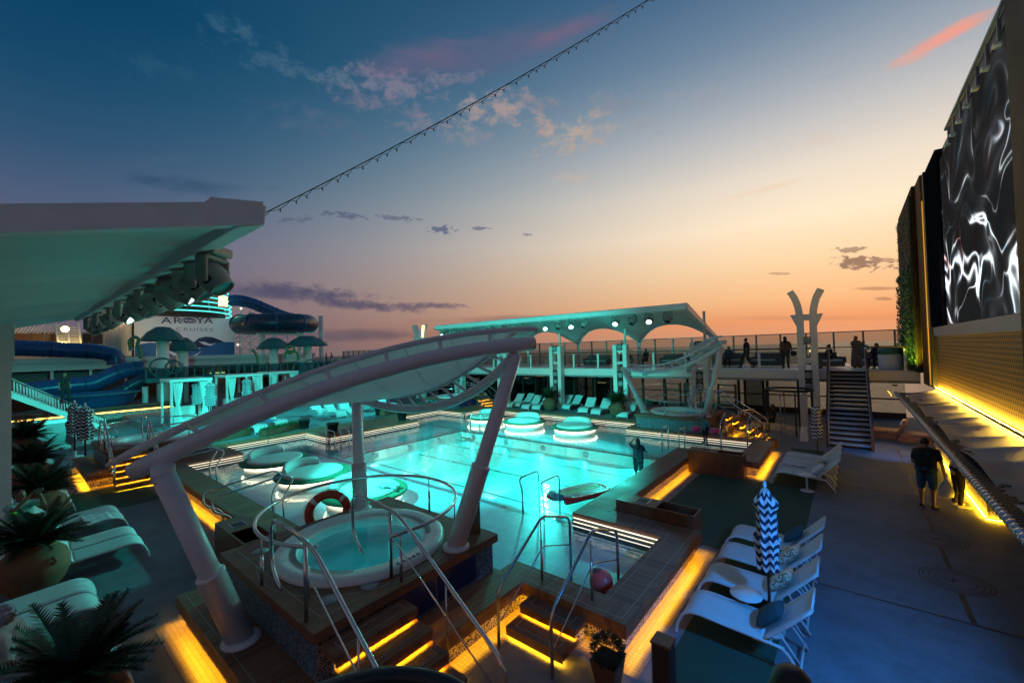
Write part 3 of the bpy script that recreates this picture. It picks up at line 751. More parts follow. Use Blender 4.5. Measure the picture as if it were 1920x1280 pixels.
# entry steps and rails from the deck over the coping into the pool
def pool_entry(label, mirror):
    f = fy if mirror else (lambda q: Vector(q))
    t = thing('entry_steps', label, 'pool steps', f((-3.65, 5.1, 0)), group='entry steps over the pool coping'); o0 = f((-3.65, 5.1, 0))
    def put(mb, nm, mm, par=t, **kw): return mb.map(lambda q: f(q)-o0).build(nm, mm, par, flip=mirror, **kw)
    for z, ya, yb in ((.32, 5.06, 5.5), (.165, 4.72, 5.14)):
        s_ = put(MB().span(-4.12, ya, z-.085, -3.12, yb, z), 'step', M['teak_plain'], bevel=.008)
        mi = MB()
        for q in ((-4.0, ya+.1, -3.24, ya+.108), (-4.0, yb-.14, -3.24, yb-.132), (-4.0, ya+.1, -3.992, yb-.132), (-3.248, ya+.1, -3.24, yb-.132)): mi.span(q[0], q[1], z, q[2], q[3], z+.003)
        put(mi, 'inlay', M['inlay'], s_)
        put(MB().span(-4.06, ya+.1, .003, -3.18, yb-.1, z-.088), 'riser', M['mosaic'], s_)
        put(MB().span(-4.11, ya+.004, z-.125, -3.13, ya+.018, z-.086), 'lip', M['teak_plain'], s_)
        put(MB().span(-4.1, ya+.046, z-.104, -3.14, ya+.066, z-.088), 'light_strip', M['led_step'], s_)
    for x in (-4.06, -3.14):
        pts = [(x, 4.5, 0), (x, 4.5, .82), (x, 5.66, 1.5), (x, 6.5, 1.2), (x, 6.5, .05)]
        r_ = put(MB().tube(round_path(pts, .16), .024, 10), 'hand_rail', M['steel'])
        put(MB().tube([(x, 5.6, HC), (x, 5.6, 1.12)], .022, 8).tube([(x, 5.6, 1.1), (x, 5.6, 1.46)], .012, 6), 'post', M['steel'], r_)
        put(MB().tube(round_path([(x, 4.55, .35), (x, 5.66, 1.0), (x, 6.47, .72)], .1), .011, 6), 'lower_bar', M['steel'], r_)
pool_entry('amber lit teak steps with steel rails over the near pool coping', False)
pool_entry('amber lit teak steps with steel rails at the far right pool corner', True)

# pool ladders
def ladder(label, loc, rz, kind='loop'):
    t = thing('pool_ladder', label, 'ladder', loc, rz, 'steel ladders of the pool')
    for x in (-.33, .33):
        if kind == 'loop': pts = [(x, -.36, .0), (x, -.36, .62), (x, -.5, .95), (x, .36, .95), (x, .36, -.75)]
        else: pts = [(x, -.62, -.44), (x, -.62, .2), (x, -1.0, .42), (x, -1.0, .72), (x, .5, .86), (x, .72, .72), (x, .45, .3), (x, .5, -.55)]
        MB().tube(round_path(pts, .16), .022, 8).build('hand_rail', M['steel'], t)
    mb = MB()
    for z in ((-.55, -.25) if kind == 'loop' else (-.5,)): MB().span(-.32, .3, z-.02, .32, .46, z+.02).build('tread', M['teak_plain'], t)
    return t
ladder('steel ladder with twin loops at the near edge of deep water', (-6.32, 8.78, .05), 0)
ladder('steel ladder at the aft bend of the pool by the white post', (-17.6, 9.3, .05), R_(-90))
ladder('steel ladder in front of the farthest glowing round daybed', (-15.6, 15.5, .05), R_(180))
ladder('steel rails over the dark near coping beside the brown cabinet', (-11.3, 3.9, HC), 0, 'over')
ladder('steel rails over the dark near coping behind the slanted post', (-16.4, 3.9, HC), 0, 'over')
ladder('steel ladder beside the bather at the far pool edge', (-5.6, 16.9, .05), R_(180))

# round daybeds standing in the shallow water
glow = emit('drum_glow', (1.0, .84, .56), .42)
def daybed():
    t = thing('round_daybed', 'x', 'daybed', group='round daybeds in the shallow water')
    MB().lathe([(.98, 0), (.98, .08), (1.0, .09), (1.0, .40)], (0, 0, .05), 48).build('drum', M['white'], t)
    MB().lathe([(1.03, 0), (1.08, .0), (1.08, .02), (1.03, .02), (1.03, 0)], (0, 0, .425), 48, close=False).build('light_ring', M['led_ring'], t)
    MB().lathe([(.96, 0), (1.12, .0), (1.15, .03), (1.15, .075), (1.12, .09), (.9, .09)], (0, 0, .45), 56).build('rim', M['rim_green'], t)
    MB().lathe([(.0, .0), (.86, .0), (.9, .03), (.905, .07), (.88, .1), (.8, .112), (0, .12)], (0, 0, .5), 56).build('mattress', M['cushion'], t)
    mb = MB(); N = 20; a0, a1 = R_(140), R_(250); prof = [(.70, 0), (.9, 0), (.92, .05), (.91, .2), (.86, .27), (.78, .27), (.72, .15)]
    b = len(mb.v)
    for kk in range(N+1):
        a = a0+(a1-a0)*kk/N; e = 1-.5*abs(2*kk/N-1)**6
        for r, z in prof: mb.v.append(Vector((math.cos(a)*(.82+(r-.82)*e), math.sin(a)*(.82+(r-.82)*e), .60+z*e)))
    m_ = len(prof)
    for kk in range(N):
        for j in range(m_): mb.face([b+kk*m_+j, b+kk*m_+(j+1) % m_, b+(kk+1)*m_+(j+1) % m_, b+(kk+1)*m_+j], True)
    mb.face([b+j for j in range(m_)]); mb.face([b+N*m_+j for j in range(m_)][::-1])
    bo = mb.build('bolster', M['cushion'], t)
    mb = MB()
    for zz in (.05, .15):
        mb.tube([(math.cos(a0+(a1-a0)*kk/20)*.92, math.sin(a0+(a1-a0)*kk/20)*.92, .60+zz) for kk in range(1, 20)], .008, 5)
    mb.build('piping', M['grey'], bo)
    for kk in range(6): a = R_(15+60*kk); MB().box((1.003*math.cos(a), 1.003*math.sin(a), .2), (.012, .3, .03), rz=a).build('grille', M['grey'], t)
    return t
db = daybed()
spots = [(-10.68, 6.42, 0, 'teal lit round daybed with a crumpled towel, half behind the white post'), (-13.78, 6.42, 0, 'middle one of the three near round daybeds in the shallow water'), (-16.75, 6.42, 0, 'near round daybed farthest left, beside the lit pool wall'),
         (-10.66, 17.8, -90, 'far round daybed closest to the bather at the pool edge'), (-13.78, 17.8, -90, 'middle far round daybed, just right of the slanted post'), (-16.6, 17.8, -90, 'far round daybed behind the steel ladder and the slanted post')]
for i, (x, y, rz, lb) in enumerate(spots):
    o = db if i == 0 else copy_tree(db)
    o.location = (x, y, -.07); o.rotation_euler = (0, 0, R_(rz)); o['label'] = lb
# towel on the near daybed
random.seed(3)
mb = MB().grid(lambda u, v: (u*.55-.27+.05*math.sin(9*v), v*.34-.17+.04*math.sin(11*u), .05+.05*abs(mnoise.noise(Vector((u*5, v*5, 1))))*3*(1-abs(2*u-1)**3)), 16, 12)
o = mb.build('towel', mat('blue_white_towel', (.5, .62, .74), .9, var=.5, vscale=14), solid=.012); o.location = (-10.1, 6.75, .55); o.rotation_euler = (0, 0, .5)
tag(o, 'crumpled blue and white towel on the teal daybed', 'towel')
# ------------------------------------------------------------------ shade sails over the forward tubs
def shade(label, mirror):
    f = fy if mirror else (lambda q: Vector(q))
    t = thing('shade_sail', label, 'shade sail', f((-6.4, 3.8, 1.1)), group='shade sails on leaning tubes'); o0 = f((-6.4, 3.8, 1.1))
    def put(mb, nm, mm, par=t, **kw): return mb.map(lambda q: f(q)-o0).build(nm, mm, par, flip=mirror, **kw)
    A, B, Cc = Vector((-6.8, .98, 2.9)), Vector((-4.02, 5.5, 4.36)), Vector((-8.7, 5.06, 3.27))
    T1, T2 = Vector((-6.47, 1.22, 2.92)), Vector((-4.2, 5.23, 4.2))
    main = bez(A, (A+B)/2+Vector((0, 0, .62)), B, 28)
    inn = Vector((-.87, .49, 0))
    def post(p, q, r, k, name='post'):
        p, q = Vector(p), Vector(q); dd = (q-p)
        po = put(MB().tube([p, p+dd*.5, q], [r*.93, r*.93, r*.88], 20), name, M['warm_white'])
        put(MB().tube([p, p+dd*k, p+dd*(k+.004), p+dd*(k+.012)], [r*1.2, r*1.2, r*1.26, r*.95], 20), 'sleeve', M['warm_white'], po)
        put(MB().lathe([(r*1.2, .0), (r*1.75, 0), (r*1.75, .04), (r*1.3, .07)], p-Vector((0, 0, .01)), 24), 'foot_collar', M['warm_white'], po)
    post((-6.47, 2.02, HC), T1-Vector((0, 0, .05)), .135, .42)
    post((-5.06, 4.63, 1.1), T2-Vector((0, 0, .02)), .125, .42)
    post((-7.85, 4.6, 1.1), Cc, .125, .38)
    put(MB().tube(main, [.1]+[.115]*(len(main)-2)+[.112], 22), 'main_beam', M['warm_white'])
    put(MB().tube([T1-Vector((.02, 0, .12)), T1+Vector((.0, .0, .06))], .12, 16), 'beam_joint', M['warm_white'])
    back = bez(Cc, (Cc+B)/2+Vector((.2, .3, -1.15)), T2, 24)
    put(MB().tube(back, .085, 14), 'hanging_beam', M['warm_white'])
    # thin membrane tubes held off the beams by short struts
    e1 = bez(A+Vector((-.62, -.14, .02)), (A+B)/2+inn*.34+Vector((0, 0, 1.0)), B+inn*.1+Vector((.05, .1, .24)), 28)
    e2 = bez(Cc+Vector((.25, -.15, .15)), (Cc+B)/2+Vector((.0, .0, -.75)), B+Vector((-.3, -.1, .2)), 28)
    put(MB().tube(e1, [.028]+[.055]*4+[.045]*(len(e1)-6)+[.04], 12), 'edge_tube', M['warm_white'])
    put(MB().tube(e2, .04, 10), 'edge_tube', M['warm_white'])
    for i in (4, 8, 12, 16, 20, 24): put(MB().tube([main[i], e1[i]], .032, 8), 'strut', M['warm_white'])
    for i in range(3, 25, 2): put(MB().tube([back[min(i, 24)], e2[min(i+1, 28)]], .028, 8), 'strut', M['warm_white'])
    mb = MB()
    def surf(u, v):
        k = 3+u*(len(e1)-4); i = min(int(k), len(e1)-2); p = e1[i].lerp(e1[i+1], k-i)
        k2 = u*(len(e2)-1); j = min(int(k2), len(e2)-2); q = e2[j].lerp(e2[j+1], k2-j)
        r = p.lerp(q, v); r.z -= .22*math.sin(math.pi*v)*math.sin(math.pi*min(1, u*1.1)); return r
    mem = put(MB().grid(surf, 30, 12), 'membrane', M['sail'])
    mb = MB()
    for i in range(1, 7):
        mb.tube([surf(i/7, v/10)+Vector((0, 0, .004)) for v in range(11)], .006, 4, caps=False)
    put(mb, 'seam', M['grey'], mem)
shade('huge leaning white tube shade sail over the foreground hot tub', False)
shade('smaller looking white shade sail over the hot tub beyond the pool', True)

# ------------------------------------------------------------------ far terrace
ter = thing('terrace', 'raised white terrace along the sea side with glass balustrade and wood handrail', 'terrace', (-27, 28, 0)); o0 = Vector((-27, 28, 0))
def tp(mb, nm, mm, par=ter, **kw): return mb.map(lambda q: q-o0).build(nm, mm, par, **kw)
tp(MB().span(-57, 25.5, 2.42, 2.35, 31.3, 2.875), 'floor_slab', M['white'], bevel=.02)
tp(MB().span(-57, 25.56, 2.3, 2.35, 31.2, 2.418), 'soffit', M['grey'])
tp(MB().span(-57, 25.52, 3.92, -.83, 25.6, 3.98).span(.55, 25.52, 3.92, 2.3, 25.6, 3.98), 'handrail', M['rail_wood'], bevel=.015)
x = -57
while x < 2.2:
    xb = min(x+1.84, 2.3)
    if not (x < .6 and xb > -.9): tp(MB().span(x+.04, 25.555, 2.98, xb-.04, 25.565, 3.84), 'glass_panel', M['glass_smoke'])
    x += 1.9
x = -57; i = 0
while x < 2.3:
    if not (-.8 < x < .5): tp(MB().span(x-.06, 25.5, 2.876, x+.06, 25.62, 3.88), 'baluster_post', M['white'])
    x += 1.9
ws = thing('windscreen', 'tall glass windscreen with slim grey posts along the outer edge of the far terrace', 'windscreen', (-27, 31, 2.88)); o1 = Vector((-27, 31, 2.88))
wp = lambda mb, nm, mm, **kw: mb.map(lambda q: q-o1).build(nm, mm, ws, **kw)
wp(MB().span(-57, 30.97, 4.8, 2.3, 31.03, 4.85), 'top_rail', M['grey']); wp(MB().span(-57, 30.985, 2.95, 2.3, 30.995, 4.8), 'glass_panel', M['glass_smoke'])
wp(MB().span(-57, 30.9, 3.9, 2.3, 30.95, 3.95), 'middle_rail', M['rail_wood'])
x = -56.6
while x < 2.3: wp(MB().span(x-.045, 30.94, 2.88, x+.045, 31.06, 4.8), 'post', M['grey']); x += 1.33
# glazed lower promenade wall
gw = thing('glazed_wall', 'dark framed glass wall under the far terrace with sea behind', 'glass wall', (-27, 30.6, 0)); o2 = Vector((-27, 30.6, 0))
gp = lambda mb, nm, mm, **kw: mb.map(lambda q: q-o2).build(nm, mm, gw, **kw)
gp(MB().span(-57, 30.59, .05, 2.2, 30.61, 2.3), 'glass_panel', M['glass_smoke']); gp(MB().span(-57, 30.53, 1.02, 2.2, 30.57, 1.1), 'handrail', M['mullion']); gp(MB().span(-57, 30.5, 0, 2.2, 30.7, .32), 'kerb', M['mullion'])
x = -56
while x < 2.3: gp(MB().span(x-.07, 30.5, .32, x+.07, 30.72, 2.3), 'mullion', M['mullion']); x += 1.62
# lounge rooms seen under the terrace
room_m = mat('dark_interior', (.03, .026, .024), .6, var=.3, vscale=2)
for (xa, xb, lb) in ((-34, -17.6, 'dark glazed bar room under the terrace behind the far tub'), (-16.0, -13.4, 'small dark glazed room under the terrace behind the far loungers')):
    t = thing('bar_room', lb, 'room', ((xa+xb)/2, 28.8, 0)); oo = Vector(((xa+xb)/2, 28.8, 0))
    MB().span(xa, 29.6, 0, xb, 30.4, 2.29).map(lambda q: q-oo).build('back_wall', room_m, t)
    MB().span(xa, 27.6, .06, xb, 27.62, 2.25).map(lambda q: q-oo).build('glass_front', M['glass_dark'], t)
    x = xa
    while x <= xb+.01: MB().span(x-.05, 27.55, 0, x+.05, 27.67, 2.29).map(lambda q: q-oo).build('frame', M['mullion'], t); x += (xb-xa)/round((xb-xa)/1.3)
    for kx in range(int((xb-xa)/1.5)):
        MB().span(xa+.5+kx*1.5, 29.54, 1.55+.2*(kx % 3), xa+1.2+kx*1.5, 29.58, 1.575+.2*(kx % 3)).map(lambda q: q-oo).build('shelf_light', emit('shelf_glow_%d' % kx, (1, .62, .25), 1.6), t)
random.seed(12)
for i, x in enumerate((-12.4, -10.9, -9.3, -7.8, -5.6, -4.1, -2.6, -13.9)):  # glowing tubes added to stand for orange reflections in the glass wall
    t = thing('glow_strip', ['added glow strip under the terrace, ' + w_ for w_ in ('behind the palm urn', 'left of the black shelving', 'above the black shelving', 'right of the black shelving', 'behind the leaning sail tube', 'above the wooden door', 'beside the tall forked pylon', 'in front of the small dark room')][i], 'glow strip', (x, 28.6, 2.27), group='added glow strips under the terrace')
    MB().box((0, 0, 0), (.95, .09, .05)).build('housing', M['grey'], t); MB().box((0, 0, -.03), (.9, .06, .015)).build('tube', M['lamp_yellow'], t)
# black shelving racks, wood door, shower ring
for i, x in enumerate((-9.6, -8.3, -6.2)):
    t = thing('towel_rack', ['black slatted rack left of the far tub sail', 'black slatted rack in the middle under the terrace', 'black slatted rack behind the vertical sail post'][i], 'rack', (x, 29.2, 0), group='black racks under the terrace')
    for sx in (-.5, .5): MB().span(sx-.03, -.2, 0, sx+.03, .2, 1.75).build('upright', M['black'], t)
    for z in (.25, .6, .95, 1.3, 1.68): MB().span(-.47, -.2, z-.025, .47, .2, z+.025).build('shelf', M['black'], t)
t = thing('door', 'narrow wood framed door under the terrace, left of the forked pylon', 'door', (-4.55, 28.4, 0))
MB().span(-.55, -.06, 0, -.42, .06, 2.2).span(.42, -.06, 0, .55, .06, 2.2).span(-.42, -.06, 2.08, .42, .06, 2.2).build('frame', M['dark_wood'], t)
MB().span(-.42, -.02, .02, .42, .02, 2.08).build('leaf', M['glass_dark'], t)
t = thing('shower_frame', 'round dark metal shower frame standing left of the tall forked pylon', 'shower', (-2.35, 23.6, 0))
MB().tube([(.95*math.cos(a*math.pi/18), .95*math.sin(a*math.pi/18), 2.05) for a in range(36)], .05, 8, closed=True).build('top_ring', M['dark_steel'], t)
for a in (20, 70, 160, 200, 290, 340): MB().tube([(.95*math.cos(R_(a)), .95*math.sin(R_(a)), 0), (.95*math.cos(R_(a)), .95*math.sin(R_(a)), 2.05)], .03, 8).build('post', M['dark_steel'], t)
for a in (110, 250): MB().tube([(.8*math.cos(R_(a)), .8*math.sin(R_(a)), 0), (.8*math.cos(R_(a)), .8*math.sin(R_(a)), 1.9), (.5*math.cos(R_(a)), .5*math.sin(R_(a)), 1.95)], .022, 8).build('pipe', M['steel'], t)

# ------------------------------------------------------------------ speaker columns, forked pylons
def speaker_box(t, x, y, z, w_=.42, h_=.5):
    b = MB().box((x, y, z), (w_, .3, h_)).build('speaker', M['black'], t, bevel=.02)
    MB().lathe([(.17, 0), (.165, .02), (.05, -.005), (0, .01)], (0, 0, 0), 20).map(lambda q: Vector((x+q.x, y-.153-q.z*.8, z+q.y))).build('cone', M['grey'], b)
def speaker_column(x, label, h=4.45, pole=True):
    t = thing('speaker_column', label, 'column', (x, 25.2, 0), group='twin legged speaker columns')
    for sx in (-.34, .34): MB().span(sx-.14, -.22, 0, sx+.14, .24, h).build('leg', M['white'], t, bevel=.02)
    MB().span(-.2, -.1, h-.5, .2, .2, h-.25).span(-.2, -.1, 3.2, .2, .2, 3.35).build('crosspiece', M['white'], t)
    for z in (h-.05-.1, 2.5, 1.95): speaker_box(t, 0, -.06, z, .36, .42 if z > 3 else .5)
    if pole: MB().tube([(.3, .05, h), (.3, .05, 6.2)], .075, 12).build('pole', M['white'], t)
for x, lb in ((-16.45, 'white speaker column lit teal, right of the slanted post'), (-11.5, 'white speaker column behind the left end of the far sail'), (-6.7, 'white speaker column behind the right part of the far sail'), (-21.5, 'white speaker column hidden by the big slanted tube'), (-26.5, 'white speaker column near the aft end of the far canopy')):
    speaker_column(x, lb)
def pylon(x, y, label, h=4.9, lit=False, w_=1.0):
    t = thing('forked_pylon', label, 'pylon', (x, y, 0), group='forked pylons')
    for s in (-1, 1):
        pts = [(s*.26, 0, 0), (s*.26, 0, 2.5), (s*.26, 0, h), (s*.27, 0, h+.65), (s*.33, 0, h+1.15), (s*.44, 0, h+1.55), (s*.62, 0, h+1.92)]
        P = smooth_path(pts, 6); mb = MB(); b = len(mb.v)
        for i, p_ in enumerate(P):
            tg = (P[min(i+1, len(P)-1)]-P[max(i-1, 0)]).normalized(); nrm = Vector((tg.z, 0, -tg.x)); hw = .145
            for ax, ay in ((-1, -1), (1, -1), (1, 1), (-1, 1)): mb.v.append(p_+nrm*hw*ax+Vector((0, .2*ay, 0)))
        for i in range(len(P)-1):
            for j in range(4): mb.face([b+i*4+j, b+i*4+(j+1) % 4, b+(i+1)*4+(j+1) % 4, b+(i+1)*4+j])
        L_ = b+(len(P)-1)*4; mb.face([b+3, b+2, b+1, b]); mb.face([L_, L_+1, L_+2, L_+3])
        mb.build('prong', M['white'], t)
    mb = MB().prism([(-.66, -.12, h+.75), (.66, -.12, h+.75), (.36, -.12, h+.05), (.36, -.12, h+.45), (-.36, -.12, h+.45), (-.36, -.12, h+.05)][::-1], (0, .24, 0)); mb.build('wing_plate', M['white'], t)
    MB().span(-.12, -.1, 3.25, .12, .1, 3.5).build('crosspiece', M['white'], t)
    for z in (2.65, 2.1): speaker_box(t, 0, -.08, z, .3, .5)
    speaker_box(t, 0, -.08, 4.35, .3, .36)
    if lit:
        MB().prism([(.36, -.22, h+.75), (.56, -.22, h+.75), (.75, -.22, h+1.85), (.45, -.22, h+1.85)], (0, .02, 0)).build('lamp_panel', M['lamp_yellow'], t)
    return t
pylon(-1.63, 25.1, 'tall forked white pylon with speakers beside the right staircase')
p_ = pylon(-31.75, 25.1, 'forked pylon with glowing yellow panel at the aft end of the far canopy', 5.0, True); p_.scale = (1.35, 1, 1)

# ------------------------------------------------------------------ canopies of both terraces
def canopy(label, mirror, bays):
    f = fy if mirror else (lambda q: Vector(q))
    t = thing('canopy', label, 'canopy', f((-16, 24, 2.88)), group='white canopies over the terraces'); o0 = f((-16, 24, 2.88))
    def put(mb, nm, mm, par=t, **kw): return mb.map(lambda q: f(q)-o0).build(nm, mm, par, flip=mirror, **kw)
    x_end = -6.5
    def roof(i):
        def fn(u, v):
            x = x_end - 4.9*(i+u); a = 1-abs(2*u-1)**2.2
            ye = 28.2-1.0*a
            return (x, 22.02+(ye-22.02)*v, 6.2-.5*v-(1-a)*1.15*v**1.1)
        return fn
    for i in range(bays):
        r = put(MB().grid(roof(i), 16, 10), 'roof_membrane', M['membrane'], solid=.05)
        e = [Vector(roof(i)(u/20, 1.0)) for u in range(21)]
        put(MB().tube(e, .06, 8), 'edge_beam', M['white'], r)
        p0 = Vector(roof(i)(0, 1.0))
        put(MB().tube([(p0.x-.04, p0.y, 2.88), (p0.x-.04, p0.y, p0.z)], .09, 10), 'post', M['white'])
    xl = x_end-4.9*bays+.2
    pr = [(22.3, 6.02), (21.95, 6.12), (21.92, 6.4), (22.05, 6.45), (22.6, 6.36)]
    put(MB().prism([(x_end+.12, y, z) for y, z in pr], (xl-x_end-.12, 0, 0)), 'fascia', M['white'], bevel=.02)
    # broad end rib
    P = [Vector((x_end+.06, 21.98+(28.2-21.98)*min(1, v*1.08), 6.29-1.65*min(1, v*1.08)-(.35*max(0, v-.86)/.14))) for v in [k_/14 for k_ in range(15)]]
    mb = MB(); b = 0
    for i, q in enumerate(P):
        hh = .32-.1*i/14
        mb.v += [q+Vector((-.14, 0, -hh/2)), q+Vector((.09, 0, -hh/2)), q+Vector((.09, 0, hh/2)), q+Vector((-.14, 0, hh/2))]
    for i in range(14):
        for j in range(4): mb.face([i*4+j, (i+1)*4+j, (i+1)*4+(j+1) % 4, i*4+(j+1) % 4])
    mb.face([0, 1, 2, 3]); mb.face([56, 59, 58, 57])
    put(mb, 'end_rib', M['white'])
    bar = put(MB().tube([(x_end-.5, 22.25, 6.2), (xl+.3, 22.25, 6.2)], .05, 10), 'lighting_bar', M['white'])
    mb = MB()
    for kx in range(int((x_end-xl)/.8)): x = x_end-.6-kx*.8; mb.tube([(x, 22.25, 6.2), (x, 22.3, 6.34)], .018, 6)
    put(mb, 'hanger', M['dark_steel'], bar)
canopy('long white canopy with arched tent roof over the far terrace', False, 4)
canopy('big white canopy roof at left above the near loungers', True, 4)
t = thing('canopy_pillar', 'slim white pillar at the left edge of the picture', 'pillar', on_x(5, 800, -14).xy.to_3d())
MB().span(-.15, -.17, 0, .15, .12, 4.3).build('shaft', M['white'], t); MB().span(-.19, -.21, 4.3, .19, .16, 5.1).build('capital', M['membrane'], t)

# stage lamps: moving heads on both lighting bars
def moving_head(lit):
    t = thing('stage_light', 'x', 'stage light')
    MB().box((0, 0, -.1), (.42, .3, .13)).build('base', M['lamp_grey'], t, bevel=.025)
    MB().tube([(0, 0, 0), (0, 0, .12)], .02, 6).box((0, 0, .02), (.2, .06, .08)).build('clamp', M['black'], t)
    y = MB(); y.box((0, 0, -.2), (.46, .16, .07)); y.box((-.225, 0, -.37), (.06, .16, .36)); y.box((.225, 0, -.37), (.06, .16, .36)); y.build('yoke', M['lamp_grey'], t, bevel=.03)
    h = MB().lathe([(.05, -.2), (.12, -.2), (.18, -.11), (.195, .0), (.17, .1), (.165, .2), (.15, .21), (.145, .17)], n=20)
    Rm = Matrix.Rotation(R_(125 if lit else 140), 3, 'X')
    hd = h.map(lambda q: Rm @ q + Vector((0, 0, -.47))).build('head', M['lamp_grey'], t)
    MB().lathe([(.145, .175), (0, .185)], n=20, close=False).map(lambda q: Rm @ q + Vector((0, 0, -.47))).build('lens', M['lens_cyan'] if lit else M['black'], hd)
    for s in (-1, 1): MB().box((s*.19, 0, 0), (.02, .12, .2)).map(lambda q: Rm @ q + Vector((0, 0, -.47))).build('vent', M['black'], hd)
    return t
mh_l, mh_d = moving_head(True), moving_head(False)
far_x = [(-25.2, 1), (-24.15, 0), (-23.3, 1), (-22.2, 0), (-20.2, 0), (-19.2, 0), (-18.2, 0), (-17.3, 0), (-15.3, 1), (-14.26, 0), (-13.37, 1), (-12.4, 0), (-10.4, 1), (-9.36, 0), (-8.45, 1), (-7.42, 0)]
near_x = [(-8.55, 0), (-9.55, 0), (-10.5, 1), (-11.5, 0), (-13.0, 0), (-14.1, 0), (-15.2, 0), (-16.9, 1), (-19.4, 0), (-21.7, 0), (-23.8, 0)]
beams = []
ordn = ['first', 'second', 'third', 'fourth', 'fifth', 'sixth', 'seventh', 'eighth', 'ninth', 'tenth', 'eleventh', 'twelfth', 'thirteenth', 'fourteenth', 'fifteenth', 'sixteenth']
first = {0: mh_d, 1: mh_l}; used = set()
random.seed(5)
def place_head(x, y, lit, rz, lb, grp, sc):
    src = first[lit]
    o = src if lit not in used else copy_tree(src); used.add(lit)
    o.location = (x, y+(.26 if y < 10 else -.05), 6.24 if y < 10 else 6.17); o.rotation_euler = (0, 0, rz); o['label'] = lb; o['group'] = grp; o.scale = (sc,)*3
    return o
def spot(parent, col_, energy, frm, to, size, blend=.6, soft=.15, name='lamp'):
    ld = bpy.data.lights.new(name, 'SPOT'); ld.energy = energy; ld.color = col_; ld.spot_size = R_(size); ld.spot_blend = blend; ld.shadow_soft_size = soft
    lo = bpy.data.objects.new(name, ld); COL.objects.link(lo)
    if parent is not None:
        child(lo, parent); bpy.context.view_layer.update()
        lo.matrix_parent_inverse = parent.matrix_world.inverted()
    lo.location = frm; lo.rotation_euler = (Vector(to)-Vector(frm)).to_track_quat('-Z', 'Y').to_euler()
    return lo
CYAN = (.03, 1.0, .84)
for i, (x, l) in enumerate(far_x):
    o = place_head(x, 22.25, l, R_(random.uniform(-25, 25)) + (R_(20) if l else 0), f'{"glowing" if l else "unlit grey"} stage lamp under the far canopy edge, {ordn[i]} from the aft end', 'stage lamps under the far canopy', 1.0)
    tg = {0: (-29, 13, 0), 2: (-26, 10, .5), 8: (-12, 11.5, -.6), 10: (-14.0, 6.6, 0), 12: (-8.5, 12.2, -.6), 14: (-6.3, 4.9, 3.5)}.get(i)
    if tg: beams.append((o, {0: 5600, 2: 5600, 8: 6600, 10: 6000, 12: 5000, 14: 1700}[i], (x, 21.75, 5.55), tg, {8: 46, 10: 32, 12: 40, 14: 18}.get(i, 46)))
for i, (x, l) in enumerate(near_x):
    o = place_head(x, 2.05, l, R_(180+random.uniform(-50, 30)), f'{"teal lit" if l else "grey"} stage lamp hanging from the near canopy edge, {ordn[i]} from its tip', 'stage lamps under the near canopy', 1.25)
    tg = {2: (-11.4, 11.0, -.4), 5: (-19, 25.5, 3), 7: (-28, 13, .4), 9: (-34, 9, 1), 10: (-34, 2.5, 1.5)}.get(i)
    if tg: beams.append((o, {2: 8600, 5: 9000, 7: 4500, 9: 2500, 10: 3200}[i], (x, 2.85, 5.5), tg, {2: 60, 10: 44}.get(i, 60)))
for b_ in beams: spot(b_[0], CYAN, *b_[1:])

# festoon cable from the near canopy tip up over the deck
t = thing('festoon_cable', 'string of small bulbs on a cable rising from canopy tip across the sky', 'string lights', (-7.2, 2.25, 6.2)); o0 = Vector((-7.2, 2.25, 6.2))
p0 = Vector((-7.2, 2.25, 6.25)); dd = ray(1190, 0); p1 = EYE + dd*(8.2/dd.xy.length); p2 = p0+(p1-p0)*1.35
P = bez(p0, (p0+p2)/2-Vector((0, 0, .42)), p2, 60)
MB().tube([q-o0 for q in P], .008, 6).build('cable', M['black'], t)
mb = MB(); mb2 = MB(); n_ = 46
for i in range(n_):
    q0, q1 = P[min(60, int(i*60/n_))], P[min(60, int((i+1)*60/n_))]
    mb.tube([q0.lerp(q1, u)-o0-Vector((0, 0, .05*4*u*(1-u)+.004)) for u in (0, .2, .4, .6, .8, 1)], .0045, 5, caps=False)
    for u in (.5,): mb2.lathe([(.008, .0), (.009, -.02), (.015, -.034), (.011, -.05), (0, -.055)], q0.lerp(q1, u)-o0-Vector((0, 0, .05)), 7)
b_ = mb.build('looped_flex', M['black'], t); b_ = mb2.build('bulb_row', M['grey'], t); b_['kind'] = 'stuff'
MB().tube([p0-o0+Vector((-.5, -.1, -.1)), p0-o0+Vector((.12, .05, .03))], .05, 10).build('end_bracket', M['lamp_grey'], t)

